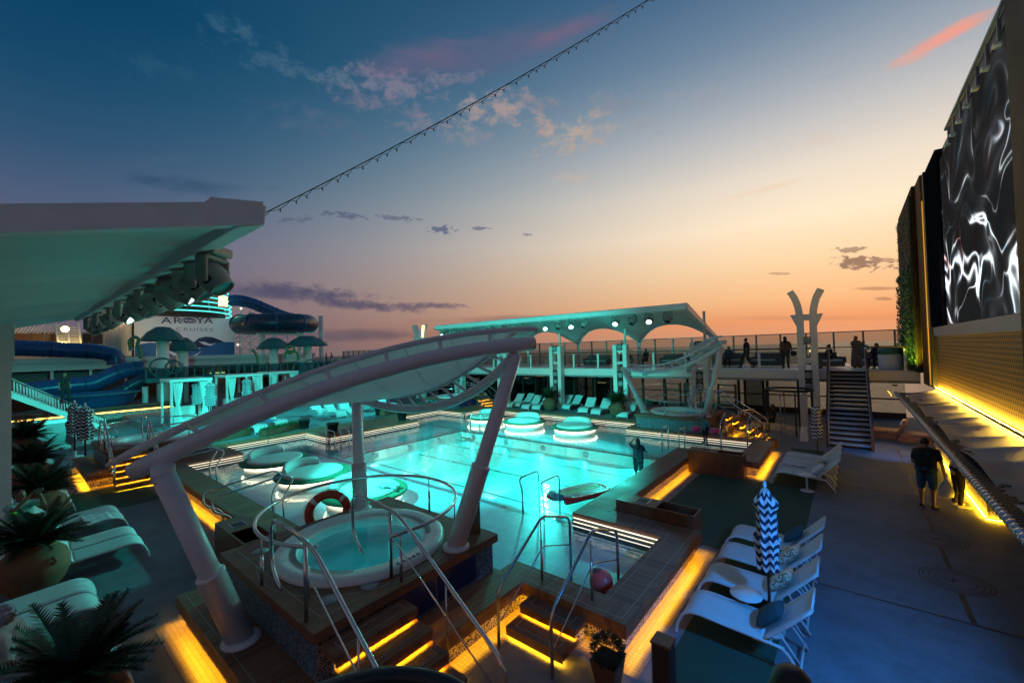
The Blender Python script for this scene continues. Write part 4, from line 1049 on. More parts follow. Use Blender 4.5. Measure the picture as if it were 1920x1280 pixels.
# ------------------------------------------------------------------ staircase to the far terrace
st = thing('staircase', 'straight staircase with dark rails up to the far terrace at right', 'staircase', (-.15, 21.2, 0)); n_ = 17
for i in range(n_):
    y = 4.3*i/n_; z = 2.875*(i+1)/n_
    s_ = MB().span(-.66, y, z-.05, .66, y+.3, z).build('tread', M['grey'], st, bevel=.006)
    MB().span(-.66, y, z-.003, .66, y+.055, z+.006).build('nosing', M['white'], s_)
    MB().span(-.66, y+.24, z-.17, .66, y+.26, z-.05).build('riser', M['dark_steel'], s_)
for sx in (-.7, .7):
    MB().prism([(sx-.03, -.1, -.0), (sx-.03, .35, 0), (sx-.03, 4.4, 2.55), (sx-.03, 4.4, 3.0), (sx-.03, 4.1, 2.95), (sx-.03, -.1, .16)], (.06, 0, 0)).build('stringer', M['white'], st)
    MB().prism([(sx-.012, -.05, .2), (sx-.012, 4.25, 3.02), (sx-.012, 4.25, 3.75), (sx-.012, -.05, .93)], (.024, 0, 0)).build('side_panel', M['glass_dark'], st)
    MB().bar((sx, -.15, .98), (sx, 4.3, 3.86), .07, .06).span(sx-.04, -.12, 0, sx+.04, -.04, .95).build('handrail', M['rail_wood'], st)
    MB().span(sx-.05, 4.3, 2.88, sx+.05, 4.4, 3.95).build('newel_post', M['white'], st)

# ------------------------------------------------------------------ screen wall at right with gold panel, bar awning, counter
scr_m = bpy.data.materials.new('screen_image'); scr_m.use_nodes = True
k = NG(scr_m.node_tree); p = k.n['Principled BSDF']; tc = k.node('ShaderNodeTexCoord').outputs['Object']
sp_ = k.node('ShaderNodeSeparateXYZ'); k.l.new(tc, sp_.inputs[0])
yz = k.node('ShaderNodeCombineXYZ'); k.l.new(sp_.outputs[1], yz.inputs[0]); k.l.new(sp_.outputs[2], yz.inputs[1])
w1 = k.node('ShaderNodeTexNoise'); k.l.new(yz.outputs[0], w1.inputs['Vector']); w1.inputs['Scale'].default_value = .34; w1.inputs['Detail'].default_value = 1.2
w2 = k.v('ADD', yz.outputs[0], k.v('MULTIPLY', k.v('SUBTRACT', w1.outputs['Color'], (.5, .5, .5)), (8.5, 3.6, 0)))
def filament(vec, scale, sharp, seed, stretch=(1.4, .55, 1)):
    q = k.v('ADD', k.v('MULTIPLY', vec, stretch), (seed, seed*1.7, seed*.3))
    n_ = k.noise(q, scale, 1.6, .45, .5); r_ = k.m('ABSOLUTE', k.m('SUBTRACT', n_, .5))
    return k.m('POWER', k.m('SUBTRACT', 1.0, k.m('MINIMUM', k.m('MULTIPLY', r_, sharp), 1.0)), 3.0)
f1 = filament(w2, .62, 15, 3.1, (.36, .7, 1)); f2 = filament(w2, 1.1, 15, 7.7, (.36, .7, 1)); f3 = filament(w2, .55, 7, 12.3, (.36, .7, 1))
den = k.step(k.noise(k.v('MULTIPLY', yz.outputs[0], (.5, 1, 1)), .5, 2), .4, .6)
low = k.step(sp_.outputs[2], 3.4, -2.4)
lum = k.m('MULTIPLY', k.m('ADD', k.m('ADD', f1, k.m('MULTIPLY', f2, .7)), k.m('MULTIPLY', f3, .22)), k.m('MULTIPLY', k.m('ADD', k.m('MULTIPLY', den, .9), .1), k.m('ADD', k.m('MULTIPLY', low, .85), .15)))
hue = k.noise(yz.outputs[0], .7, 3)
tint = k.ramp(hue, [(.32, (.55, .85, 1)), (.5, (.95, 1, .95)), (.58, (.8, .9, 1)), (.68, (1, .6, .5))])
ec = k.mix(1.0, tint, k.ramp(lum, [(0, (.006, .005, .005)), (.14, (.02, .02, .022)), (.32, (.16, .16, .17)), (.6, (.55, .56, .6)), (1, (1, 1, 1))]), 'MULTIPLY')
k.l.new(ec, p.inputs['Emission Color']); p.inputs['Emission Strength'].default_value = 2.3; p.inputs['Base Color'].default_value = (.008, .008, .008, 1); p.inputs['Roughness'].default_value = .8; p.inputs['Specular IOR Level'].default_value = 0.0
gold_m = bpy.data.materials.new('gold_fretwork'); gold_m.use_nodes = True
k = NG(gold_m.node_tree); p = k.n['Principled BSDF']; tc = k.node('ShaderNodeTexCoord').outputs['Object']
sp_ = k.node('ShaderNodeSeparateXYZ'); k.l.new(tc, sp_.inputs[0])
yy, zz = sp_.outputs[1], sp_.outputs[2]
def cell(v, per): return k.m('ABSOLUTE', k.m('SUBTRACT', k.m('FRACT', k.m('DIVIDE', v, per)), .5))
odd = k.m('GREATER_THAN', k.m('FRACT', k.m('DIVIDE', zz, .24)), .5)
ys = k.m('ADD', yy, k.m('MULTIPLY', odd, .075))
hole = k.m('MULTIPLY', k.m('LESS_THAN', cell(ys, .15), .3), k.m('LESS_THAN', cell(zz, .12), .34))
cross = k.m('MULTIPLY', k.m('LESS_THAN', cell(ys, .15), .1), 1.0)
hole = k.m('MULTIPLY', hole, k.m('SUBTRACT', 1.0, k.m('MULTIPLY', cross, k.m('GREATER_THAN', cell(zz, .24), .3))))
c = k.mix(hole, (.29, .165, .038, 1), (.012, .009, .006, 1)); k.l.new(c, p.inputs['Base Color']); k.l.new(k.m('MULTIPLY', k.m('SUBTRACT', 1.0, hole), .45), p.inputs['Metallic']); p.inputs['Roughness'].default_value = .55
bn = k.node('ShaderNodeBump'); bn.invert = True; bn.inputs['Distance'].default_value = .03; k.l.new(hole, bn.inputs['Height']); k.l.new(bn.outputs[0], p.inputs['Normal'])
sw = thing('screen_wall', 'tall dark wall with giant video screen over gold fretwork at right', 'screen wall', (2.6, 15, 0)); o3 = Vector((2.6, 15, 0))
def sp2(mb, nm, mm, par=sw, **kw): return mb.map(lambda q: q-o3).build(nm, mm, par, **kw)
sp2(MB().span(2.56, 5, 2.43, 4.2, 19.6, 10.5), 'wall', M['black'])
scr = MB().span(2.5, 11.75, 4.72, 2.55, 19.55, 10.15).map(lambda q: q-Vector((2.5, 15, 7.4))).build('screen', scr_m, sw); scr.location = Vector((2.5, 15, 7.4))-o3
sp2(MB().span(2.46, 11.69, 4.7, 2.555, 11.745, 10.5), 'screen_edge', M['white'])
sp2(MB().span(2.42, 8, 2.43, 2.555, 11.68, 10.9), 'gold_column', mat('bronze_cladding', (.07, .034, .006), .6, 0, var=.2, vscale=1.5, spec=.1))
sp2(MB().span(2.48, 11.75, 10.16, 2.552, 17.8, 10.48), 'header', M['black'])
sp2(MB().span(2.40, 11.75, 10.46, 2.47, 17.8, 10.52), 'header_rail', M['grey'])
for y in (12.3, 13.2, 14.1, 15.0, 15.9, 16.8, 17.6):
    b_ = sp2(MB().span(2.44, y-.025, 9.95, 2.475, y+.025, 10.46), 'bracket', M['grey'])
    sp2(MB().span(2.36, y-.14, 9.9, 2.475, y+.02, 9.96), 'lamp', M['white'], b_)
sp2(MB().span(2.44, 8, 4.36, 2.555, 22.1, 4.69), 'ledge', M['grey'])
fr_ = MB().span(2.5, 8, 2.45, 2.54, 22.1, 4.355).map(lambda q: q-o3).build('fretwork_panel', gold_m, sw)
sp2(MB().span(2.405, 6, 2.435, 2.43, 22.3, 2.45), 'light_strip', emit('gold_strip', (1, .6, .05), 190))
sp2(MB().span(2.36, 6, 2.415, 2.375, 22.3, 2.485), 'strip_shield', M['dark_wood'])  # added ledge that shields the awning from the strip's light
sp2(MB().span(2.40, 19.62, 4.7, 4.0, 22.1, 10.55), 'dark_pillar', mat('dark_pillar_panel', (.012, .011, .015), .9, var=.2, spec=.0))
sp2(MB().span(2.36, 22.1, 2.44, 4.0, 22.5, 10.6), 'dark_pillar', M['black'])
sp2(MB().span(2.3, 22.5, 2.44, 4.0, 24.0, 10.62), 'timber_pillar', mat('amber_timber', (.16, .066, .012), .7, var=.2, spec=.1))
sp2(MB().span(2.33, 22.44, 2.5, 2.355, 22.5, 9.6), 'light_strip', emit('gold_edge_glow', (1, .5, .05), .5))  # gold pillar edge given a faint glow of its own, no lamp
sp2(MB().span(2.2, 24.0, 2.88, 4.0, 30.0, 10.65), 'timber_cladding', mat('dark_timber', (.05, .022, .008), .8, var=.25, spec=.05))
sp2(MB().span(2.62, 5, 0, 4.2, 22.4, 2.42), 'bar_back_wall', M['dark_wood'])
# living wall
random.seed(9)
gwt = thing('green_wall', 'strip of glowing green plants on the tall wall end, at right', 'green wall', (2.15, 27, 2.9))
mb = MB()
for i in range(5200):
    y = random.uniform(-2.7, 2.7); z = random.uniform(0, 4.6)**1.0; dep = random.random()**1.6*.26*(1-.35*(z/4.6))
    c_ = Vector((-.02-dep, y, z)); a = random.uniform(0, 6.3); s_ = random.uniform(.05, .11)
    t1 = Vector((random.uniform(-.6, .6), math.cos(a), math.sin(a))).normalized()*s_; t2 = t1.cross(Vector((1, random.uniform(-.5, .5), random.uniform(-.6, .2)))).normalized()*s_*.5
    b = len(mb.v); mb.v += [c_-t1, c_+t2, c_+t1, c_-t2]; mb.face([b, b+1, b+2, b+3])
for i in range(900):
    y = random.uniform(-2.7, 2.7); z = random.uniform(4.4, 7.3); c_ = Vector((-.02-random.random()*.05, y, z)); s_ = random.uniform(.05, .09)
    b = len(mb.v); mb.v += [c_-Vector((0, s_, 0)), c_-Vector((.03, 0, s_)), c_+Vector((0, s_, 0)), c_+Vector((-.03, 0, s_))]; mb.face([b, b+1, b+2, b+3])
mb.build('foliage', M['leaf'], gwt); MB().span(-.02, -2.8, -.02, .04, 2.8, 7.4).build('backing', M['soil'], gwt)
lb2_ = MB().span(-.55, -.6, -.0, -.45, .6, .06).build('uplight', emit('uplight_glow', (.9, 1, .12), 6), gwt)
spot(gwt, (.86, 1.0, .05), 420, (1.75, 23.75, 2.98), (2.12, 24.7, 4.3), 70)
spot(gwt, (.86, 1.0, .05), 60, (1.72, 28.2, 3.0), (2.1, 28.2, 4.2), 100)
# awning
aw = thing('bar_awning', 'pale sloping awning with ribbed metal edge over the bar at right', 'awning', (2.0, 14, 2.3)); o4 = Vector((2.0, 14, 2.3))
def ap(mb, nm, mm, **kw): return mb.map(lambda q: q-o4).build(nm, mm, aw, **kw)
def aws(u, v):
    y = 5.2+16.6*v; x = 2.46-1.0*u; fold = abs(math.sin(math.pi*(y-5.2)/1.18))**.6
    return (x, y, 2.40-.12*u-.15*u*(1-u)*4*fold+.05*math.sin(y*1.9+u*2)*u)
awm = mat('awning_fabric', (.4, .375, .36), .6, var=.12, vscale=.8)
ap(MB().grid(aws, 10, 160), 'fabric', awm)
mb = MB().tube([(1.3, 5.2, 2.22), (1.3, 21.8, 2.22)], .045, 10)
y = 5.2
while y < 21.8: mb.tube([(1.3, y, 2.22), (1.3, y+.06, 2.22)], .06, 10); y += .14
ap(mb, 'ribbed_edge', M['steel'])
mb = MB(); y = 5.3; random.seed(2)
while y < 21.7: mb.span(1.33, y, 2.225, 1.46+.16*random.random(), y+.05, 2.245); y += .1
ap(mb, 'slat_row', M['dark_steel'])
for y in (6, 10, 14, 18, 21.5): ap(MB().bar((1.36, y, 2.2), (2.5, y, 2.33), .04, .05), 'arm', M['grey'])
bc = thing('bar_counter', 'mosaic bar counter with amber light along its foot, under the awning', 'bar counter', (2.6, 18, 0)); o5 = Vector((2.6, 18, 0))
def bp(mb, nm, mm, **kw): return mb.map(lambda q: q-o5).build(nm, mm, bc, **kw)
bp(MB().span(2.34, 14.5, .06, 2.6, 22, 1.0), 'front', M['mosaic']); bp(MB().span(2.2, 14.4, 1.0, 2.62, 22.1, 1.07), 'worktop', M['dark_wood'], bevel=.01)
bp(MB().span(2.36, 14.56, .01, 2.6, 21.9, .058), 'plinth', M['black']); bp(MB().span(2.3, 14.6, .03, 2.33, 21.9, .05), 'light_strip', M['led_warm']); bp(MB().span(2.3, 14.44, .03, 2.6, 14.46, .05), 'light_strip', M['led_warm'])
# blue floodlights hung under the awning
for (x, y, z, tx, ty, tz, e_, sz_, lb) in ((1.3, 5.2, 3.2, -1.2, 7.6, 0, 640, 98, 'blue floodlight on a short pole at the near awning end, beyond the right edge'), (1.7, 19.2, 2.05, .9, 21.6, 0, 200, 80, 'blue floodlight under the far end of the awning')):
    fl = thing('floodlight', lb, 'floodlight', (x, y, z), group='blue floodlights under the awning')
    if z > 3: MB().tube([(0, 0, -1.0), (0, 0, -.1)], .025, 8).build('pole', M['grey'], fl)
    MB().box((0, 0, 0), (.2, .26, .2)).build('housing', M['black'], fl, bevel=.02); MB().box((-.105, 0, -.02), (.012, .2, .14)).build('lens', emit('blue_lens', (.05, .25, 1), 3), fl)
    MB().box((.03, 0, .15), (.05, .06, .14)).build('bracket', M['black'], fl)
    spot(fl, (.015, .30, 1.0), e_, (x-.16, y, z-.04), (tx, ty, tz), sz_, 1.0)
# ------------------------------------------------------------------ sun loungers, tables, cushions
def lounger():
    t = thing('sun_lounger', 'x', 'sun lounger')
    prof = [(.0, .02), (.03, .16), (.09, .29), (.19, .365), (.33, .385), (.6, .37), (1.12, .345)]
    back = [(1.12, .345), (1.4, .62), (1.66, .90)]
    P = smooth_path([(x, 0, z) for x, z in prof], 5); B_ = smooth_path([(x, 0, z) for x, z in back], 4)
    for s in (-1, 1):
        MB().tube([q+Vector((0, s*.33, 0)) for q in P]+[Vector((1.36, s*.33, .33))], .02, 8).build('side_tube', M['sling'], t)
        MB().tube([q+Vector((0, s*.32, 0)) for q in B_], .018, 8).build('back_tube', M['sling'], t)
        MB().tube(round_path([(1.0, s*.33, .34), (1.36, s*.33, .33), (1.56, s*.34, .02)], .1), .019, 8).build('leg', M['sling'], t)
        MB().tube([(1.30, s*.3, .5), (1.52, s*.31, .2)], .012, 6).build('brace', M['sling'], t)
    for x_, w_, z_, r_ in ((1.2, .33, .335, .016), (1.52, .34, .1, .014), (1.66, .32, .9, .018), (1.32, .3, .5, .012)): MB().tube([(x_, -w_, z_), (x_, w_, z_)], r_, 6).build('crossbar', M['sling'], t)
    def strip(path, name, w_):
        def fn(u, v):
            k_ = u*(len(path)-1); i = min(int(k_), len(path)-2); q = path[i].lerp(path[i+1], k_-i)
            return (q.x, (v-.5)*2*w_, q.z-.02*(1-(2*v-1)**2)+.012)
        MB().grid(fn, len(path)*2, 6).build(name, M['sling'], t, solid=.012)
    strip(P[3:], 'seat_sling', .315); strip(B_, 'back_sling', .305)
    return t
L0 = lounger(); L_used = [False]
def put_lounger(x, y, z, rz, label, group):
    o = copy_tree(L0) if L_used[0] else L0; L_used[0] = True
    o.location = (x, y, z); o.rotation_euler = (0, 0, rz); o['label'] = label; o['group'] = group; return o
GR = 'loungers by the forked pylon side'
for y, lb in ((6.64, 'blue lit lounger nearest the camera at lower right'), (7.68, 'second lounger from the camera at lower right, patterned cushion, behind the round table'), (8.66, 'third lounger from the camera at lower right, patterned cushion'), (9.66, 'fourth lounger of the lower right row, dark cushion, behind the striped umbrella')):
    put_lounger(-2.15, y, .012, R_(random.uniform(-1.5, 1.5)), lb, 'loungers in the lower right row')
for y, lb in ((15.05, 'nearest lounger of the upper right row beside the green turf'), (15.82, 'second lounger of the upper right row'), (16.6, 'third lounger of the upper right row'), (17.4, 'farthest lounger of the upper right row, by the second striped umbrella')):
    put_lounger(-2.0, y, .012, R_(random.uniform(-2, 2)), lb, 'loungers in the upper right row')
left = [(-7.35, 1.08, 'lounger at the bottom left corner, right of the nearest cycad'), (-8.05, 1.08, 'lounger half hidden by the nearest cycad, at the bottom left'), (-9.75, 1.06, 'lower lounger of the pair between the two near terracotta urns'), (-10.5, 1.06, 'upper lounger of the pair just below the big near urn'),
        (-12.2, 2.0, 'lounger whose foot reaches farthest right, above the big near urn'), (-12.95, 2.0, 'lounger next above the one reaching farthest right'), (-14.5, 2.0, 'lower lounger of the pair below the left turf'), (-15.25, 2.0, 'upper lounger of the pair below the left turf'),
        (-17.6, 1.3, 'left lounger right behind the man photographing'), (-18.35, 1.3, 'second left lounger behind the man photographing'), (-19.1, 1.3, 'third left lounger behind the man photographing'), (-19.85, 1.3, 'fourth left lounger behind the man photographing'),
        (-22.6, 1.35, 'left lounger in front of the farthest urn, lowest of four'), (-23.4, 1.35, 'left lounger in front of the farthest urn, second of four'), (-24.2, 1.35, 'left lounger in front of the farthest urn, third of four'), (-25.0, 1.35, 'left lounger in front of the farthest urn, topmost of four'), (-29, 3.6, 'teal lit lounger beside the striped umbrellas, lower'), (-29.9, 3.7, 'teal lit lounger beside the striped umbrellas, upper')]
for x, y, lb in left: put_lounger(x, y, .012, R_(-90+random.uniform(-2, 2)), lb, 'loungers along the left edge')
for i, (px_, py_, rz) in enumerate([(492, 813, 186), (530, 802, 188), (607, 780, 176), (642, 784, 184), (660, 780, 172), (716, 770, 186), (740, 767, 182), (476, 790, 184)]):
    q = on_z(px_, py_, .47); put_lounger(q.x, q.y, .47, R_(rz), 'teal lit lounger on the aft deck, ' + ['below the big tube, lower of two', 'below the big tube, upper of two', 'left end of the row behind the pots', 'nearest behind the two dark pots', 'left of the white post', 'right of the white post with towel', 'right end of the row by the far tub', 'half hidden behind the big tube'][i], 'loungers on the aft deck')
for i, (px_, py_) in enumerate([(953, 765), (968, 764), (984, 769), (1004, 770), (1042, 768), (1060, 769), (1092, 776), (1116, 779), (1166, 785)]):
    q = on_z(px_, py_, 0.0); put_lounger(q.x, q.y, 0, R_(90+random.uniform(-9, 9)), 'lounger below the far terrace, ' + ['first right of the slanted post', 'second right of the slanted post', 'third right of the slanted post', 'just left of the left palm urn', 'just right of the left palm urn', 'second right of the left palm urn', 'second left of the right palm urn', 'just left of the right palm urn', 'right of the right palm urn'][i], 'loungers below the far terrace')
pat = mosaic('patterned_cushion', (.62, .58, .48), (.2, .15, .1), 60, .55); dteal = mat('dark_teal_cushion', (.02, .07, .085), .9, var=.2)
def cushion(x, y, z, m_, label, rx=R_(42), rz=0.0):
    def fn(u, v):
        a, b = 2*u-1, 2*v-1; e = (1-abs(a)**2.6)*(1-abs(b)**2.6)
        return (a*.2, b*.21, .085*e**.55)
    mb = MB().grid(fn, 12, 12); mb.grid(lambda u, v: Vector(fn(1-u, v))*Vector((1, 1, 1)) - Vector((0, 0, 2*fn(1-u, v)[2])), 12, 12)
    Rm = Matrix.Rotation(rz, 3, 'Z') @ Matrix.Rotation(-rx, 3, 'Y')
    o = mb.map(lambda q: Rm @ q).build('cushion', m_); o.location = (x, y, z); tag(o, label, 'cushion', 'cushions on the loungers'); return o
cushion(-.98, 6.66, .55, dteal, 'dark teal cushion on the nearest lower right lounger'); cushion(-.97, 7.7, .56, pat, 'pale patterned cushion on the second lounger from the camera')
cushion(-.96, 8.68, .56, pat, 'pale patterned cushion on the third lounger from the camera'); cushion(-.98, 9.7, .55, dteal, 'dark teal cushion on the lounger behind the striped umbrella')
cushion(-.86, 15.05, .56, M['cushion'], 'plain white cushion on the nearest upper right lounger'); cushion(-.84, 15.85, .56, pat, 'cushion on the second lounger of the upper right row')
def side_table(x, y, label):
    t = thing('side_table', label, 'side table', (x, y, .012), group='small round tables by the loungers')
    MB().lathe([(0, .43), (.21, .43), (.22, .44), (.22, .452), (0, .455)], n=32).build('top', M['white'], t)
    MB().tube([(0, 0, .02), (0, 0, .43)], .025, 10).build('stem', M['sling'], t); MB().lathe([(.17, 0), (.17, .015), (.03, .03)], n=24).build('base', M['sling'], t)
side_table(-1.36, 7.14, 'round white table between the two nearest lower right loungers'); side_table(-.9, 9.12, 'round white table between third and fourth lower right loungers'); side_table(-1.1, 14.55, 'round white table at the near end of the upper right row')

# ------------------------------------------------------------------ closed parasols with chevron stripes
ch_m = bpy.data.materials.new('chevron_cloth'); ch_m.use_nodes = True
k = NG(ch_m.node_tree); p = k.n['Principled BSDF']; tc = k.node('ShaderNodeTexCoord').outputs['Object']
sx_ = k.node('ShaderNodeSeparateXYZ'); k.l.new(tc, sx_.inputs[0])
ang = k.m('DIVIDE', k.m('ARCTAN2', sx_.outputs[1], sx_.outputs[0]), 2*math.pi/8)
zig = k.m('ABSOLUTE', k.m('SUBTRACT', k.m('FRACT', ang), .5))
f_ = k.m('GREATER_THAN', k.m('FRACT', k.m('ADD', k.m('DIVIDE', sx_.outputs[2], .135), k.m('MULTIPLY', zig, 1.25))), .5)
k.l.new(k.mix(f_, (.66, .66, .68, 1), (.012, .022, .06, 1)), p.inputs['Base Color']); p.inputs['Roughness'].default_value = .85
def parasol():
    t = thing('closed_parasol', 'x', 'parasol', group='closed striped parasols')
    MB().tube([(0, 0, .05), (0, 0, 2.35)], .024, 10).build('pole', M['dark_wood'], t)
    MB().lathe([(.24, 0), (.24, .05), (.06, .07), (.045, .28), (.03, .3)], n=24).build('base', M['sling'], t)
    MB().lathe([(.0, 2.46), (.02, 2.43), (.035, 2.38), (.02, 2.33), (.05, 2.32), (.05, 2.28)][::-1], n=12).build('finial', M['white'], t)
    fr = lambda a, z: 1+.17*math.cos(8*a+z*1.5)*(1 if z < 2.0 else .5)+.07*math.sin(3*a+z*4)
    prof = [(.165, 1.0), (.165, 1.03), (.17, 1.25), (.205, 1.5), (.15, 1.58), (.155, 1.8), (.15, 2.0), (.19, 2.04), (.21, 2.1), (.12, 2.2), (.04, 2.32)]
    c_ = MB().lathe(prof, n=64, fr=fr, close=False).build('canopy_cloth', ch_m, t, solid=.01)
    MB().lathe([(.172, 1.52), (.178, 1.54), (.172, 1.57)], n=32, close=False).build('tie_band', M['navy'], c_)
    return t
PR = parasol()
q1 = on_z(140, 858, 0); q2 = on_z(160, 872, 0)
pl = [(-1.06, 7.16, .012, 'large closed navy and white parasol between the lower right loungers'), (-1.0, 17.9, .012, 'closed navy and white parasol at foot of the right staircase'), (q1.x, q1.y, 0, 'closed striped parasol by the left stairs, left of two'), (q2.x, q2.y, 0, 'closed striped parasol by the left stairs, right of two')]
for px_, py_, lb in ((370, 790, 'teal lit closed striped parasol in front of the first cabana, left'), (395, 795, 'teal lit closed striped parasol in front of the first cabana, right'), (463, 778, 'teal lit closed striped parasol in front of the second cabana'), (805, 757, 'teal lit closed striped parasol seen under the shade sail, right'), (705, 757, 'teal lit closed striped parasol seen just right of the white post')):
    q = on_z(px_, py_, .47); pl.append((q.x, q.y, .47, lb))
for i, (x, y, z, lb) in enumerate(pl):
    o = PR if i == 0 else copy_tree(PR); o.location = (x, y, z); o['label'] = lb; o.rotation_euler = (0, 0, i*.7); o.scale = (.78, .78, .9)
    if i > 1: o.scale = (1.3, 1.3, 1.05)

# ------------------------------------------------------------------ urns with cycads, pots, planters
random.seed(21)
def cycad_mesh(R=.78, n=74):
    mb = MB()
    for i in range(n):
        az = i*2.39996+random.uniform(-.2, .2); rise = random.uniform(.3, 1.25); L = R*random.uniform(.8, 1.1)
        h = Vector((math.cos(az), math.sin(az), 0)); side = Vector((-h.y, h.x, 0)); pts = []
        for kx in range(15):
            s = kx/14; pts.append(h*(L*(s*(1.0-.35*rise*(1-s)) if rise < .8 else s*.75)) + Vector((0, 0, L*(rise*s*.95-.55*s*s*(.35+.5*(1-rise))))))
        mb.tube(pts, [.014*(1-kx/16) for kx in range(15)], 4, caps=False)
        for kx in range(1, 15):
            for sub in (0, .5):
                if kx == 14 and sub: continue
                q = pts[kx].lerp(pts[min(kx+1, 14)], sub); tg = (pts[min(kx+1, 14)]-pts[kx-1]).normalized(); u_ = side.cross(tg)
                ll = .17*math.sin(math.pi*min(.97, (kx+sub)/15*.86+.14))+.03
                for s in (-1, 1):
                    tip = q+side*s*ll*.8+tg*ll*.55+u_*.25*ll*(-1 if u_.z < 0 else 1)+Vector((0, 0, random.uniform(-.02, .02)))
                    w_ = tg*.02; b = len(mb.v); mb.v += [q-w_, q+w_, tip]; mb.face([b, b+1, b+2])
    mb.lathe([(.13, -.1), (.12, .05), (.0, .12)], n=10)
    return mb
cyc = cycad_mesh()
URN = [(.16, 0), (.3, .03), (.44, .22), (.52, .45), (.52, .6), (.46, .78), (.34, .9), (.3, .93), (.33, .97), (.36, .99), (.34, 1.01), (.29, .99), (.27, .9)]
def urn(h=1.0):
    t = thing('palm_urn', 'x', 'urn', group='terracotta urns with cycads')
    MB().lathe(URN, n=40, close=False).build('urn', M['terracotta'], t)
    MB().lathe([(.3, .9), (0, .93)], n=24, close=False).build('soil', M['soil'], t)
    mb = MB(); mb.v = [q+Vector((0, 0, .98)) for q in cyc.v]; mb.f = list(cyc.f); mb.sm = list(cyc.sm); mb.mi = list(cyc.mi); mb.build('cycad', M['leaf_dark'], t)
    for a in (.5, 2.6, 4.7): MB().tube([(.5*math.cos(a), .5*math.sin(a), .62), (.57*math.cos(a), .57*math.sin(a), .68), (.5*math.cos(a), .5*math.sin(a), .76)], .03, 8).build('lug', M['terracotta'], t)
    return t
U = urn()
for i, (x, y, sc, lb) in enumerate([(-11.9, .36, .92, 'largest fully visible terracotta urn with dark cycad at left'), (on_z(142, 1268, .84).x, on_z(142, 1268, .84).y, .86, 'terracotta urn with the nearest dark cycad at the bottom left corner'), (-16.2, .6, 1.0, 'terracotta urn with cycad beside the man with raised arms'), (-21.2, .6, 1.0, 'terracotta urn with low cycad, second from the far end at left'), (-27.4, .6, 1.1, 'terracotta urn with cycad below the white stairs at left'), (-16.3, 24.0, .95, 'left terracotta palm urn among the loungers below the far terrace'), (-11.2, 23.8, .95, 'right terracotta palm urn among the loungers below the far terrace')]):
    o = U if i == 0 else copy_tree(U); o.location = (x, y, 0); o.rotation_euler = (0, 0, i*1.9); o.scale = (sc,)*3; o['label'] = lb
# clipped shrub in a square pot at the bottom edge
t = thing('potted_shrub', 'dark clipped round shrub in a tapered brown pot at the bottom edge', 'plant', tuple(on_z(1141, 1283, 0)))
mb = MB(); b = 0
for s0, s1, z0, z1 in ((.12, .17, 0, .34),):
    mb.v += [Vector((sx*s0, sy*s0, z0)) for sx, sy in ((-1, -1), (1, -1), (1, 1), (-1, 1))] + [Vector((sx*s1, sy*s1, z1)) for sx, sy in ((-1, -1), (1, -1), (1, 1), (-1, 1))]
    for f in ((0, 1, 5, 4), (1, 2, 6, 5), (2, 3, 7, 6), (3, 0, 4, 7), (3, 2, 1, 0)): mb.face(list(f))
mb.build('pot', M['wood_box'], t, bevel=.01); MB().lathe([(.2, 0), (.0, .01)], (0, 0, .32), 4, close=False).build('soil', M['soil'], t)
mb = MB()
for i in range(1500):
    a = random.uniform(0, 6.28); ph = math.acos(random.uniform(-.35, 1)); r = .21*random.uniform(.72, 1.06)
    c_ = Vector((r*math.sin(ph)*math.cos(a), r*math.sin(ph)*math.sin(a), .43+r*math.cos(ph)*.85)); n_ = (c_-Vector((0, 0, .4))).normalized()
    u_ = n_.orthogonal().normalized(); v_ = n_.cross(u_); th = random.uniform(0, 6.28); tt = (u_*math.cos(th)+v_*math.sin(th))*.4+n_; tt.normalize(); sd = tt.cross(n_+Vector((.1, .2, .3))).normalized()
    b = len(mb.v); mb.v += [c_-sd*.009, c_+tt*.03+sd*.006, c_+tt*.045, c_-tt*.004+sd*.009]; mb.face([b, b+1, b+2, b+3])
mb.build('foliage', M['leaf_dark'], t)
# teal pots and grass planters round the aft deck
for px_, py_, lb in ((571, 803, 'small dark pot on the aft deck, left of two by the pool edge'), (624, 811, 'small dark pot nearest the pool bend'), (754, 788, 'small dark pot by the lit far-left pool rail'), (711, 778, 'small dark pot behind the white post')):
    q = on_z(px_, py_, .47); t = thing('deck_pot', lb, 'pot', tuple(q), group='dark pots on the aft deck')
    MB().lathe([(.2, 0), (.27, .42), (.31, .43), (.31, .48), (.26, .48), (.24, .4)], n=20, close=False).build('pot', M['black'], t); MB().lathe([(.25, .41), (0, .42)], n=16, close=False).build('soil', M['soil'], t)
def grass_planter(p0, p1, label):
    a, b = on_z(*p0, .47), on_z(*p1, .47); L = (b-a).length; c_ = (a+b)/2
    t = thing('grass_planter', label, 'planter', (c_.x-.3, c_.y, .47), math.atan2(b.y-a.y, b.x-a.x), 'grass planters on the aft deck')
    MB().span(-L/2, -.22, 0, L/2, .22, .3).build('box', M['teak_plain'], t)
    mb = MB()
    for i in range(int(L*420)):
        x, y = random.uniform(-L/2+.03, L/2-.03), random.uniform(-.2, .2); h = random.uniform(.08, .2); a_ = random.uniform(0, 6.28); w_ = Vector((math.cos(a_), math.sin(a_), 0))*.012
        bb = len(mb.v); q = Vector((x, y, .29)); mb.v += [q-w_, q+w_, q+Vector((random.uniform(-.06, .06), random.uniform(-.06, .06), h))]; mb.face([bb, bb+1, bb+2])
    o = mb.build('grass', M['leaf'], t); o['kind'] = 'stuff'
grass_planter((412, 829), (469, 816), 'low grass planter on the aft deck nearest the left tub'); grass_planter((497, 820), (561, 804), 'low grass planter in front of two aft loungers'); grass_planter((722, 780), (760, 772), 'low grass planter right of the white post'); grass_planter((775, 771), (813, 764), 'low grass planter beside the far tub block')
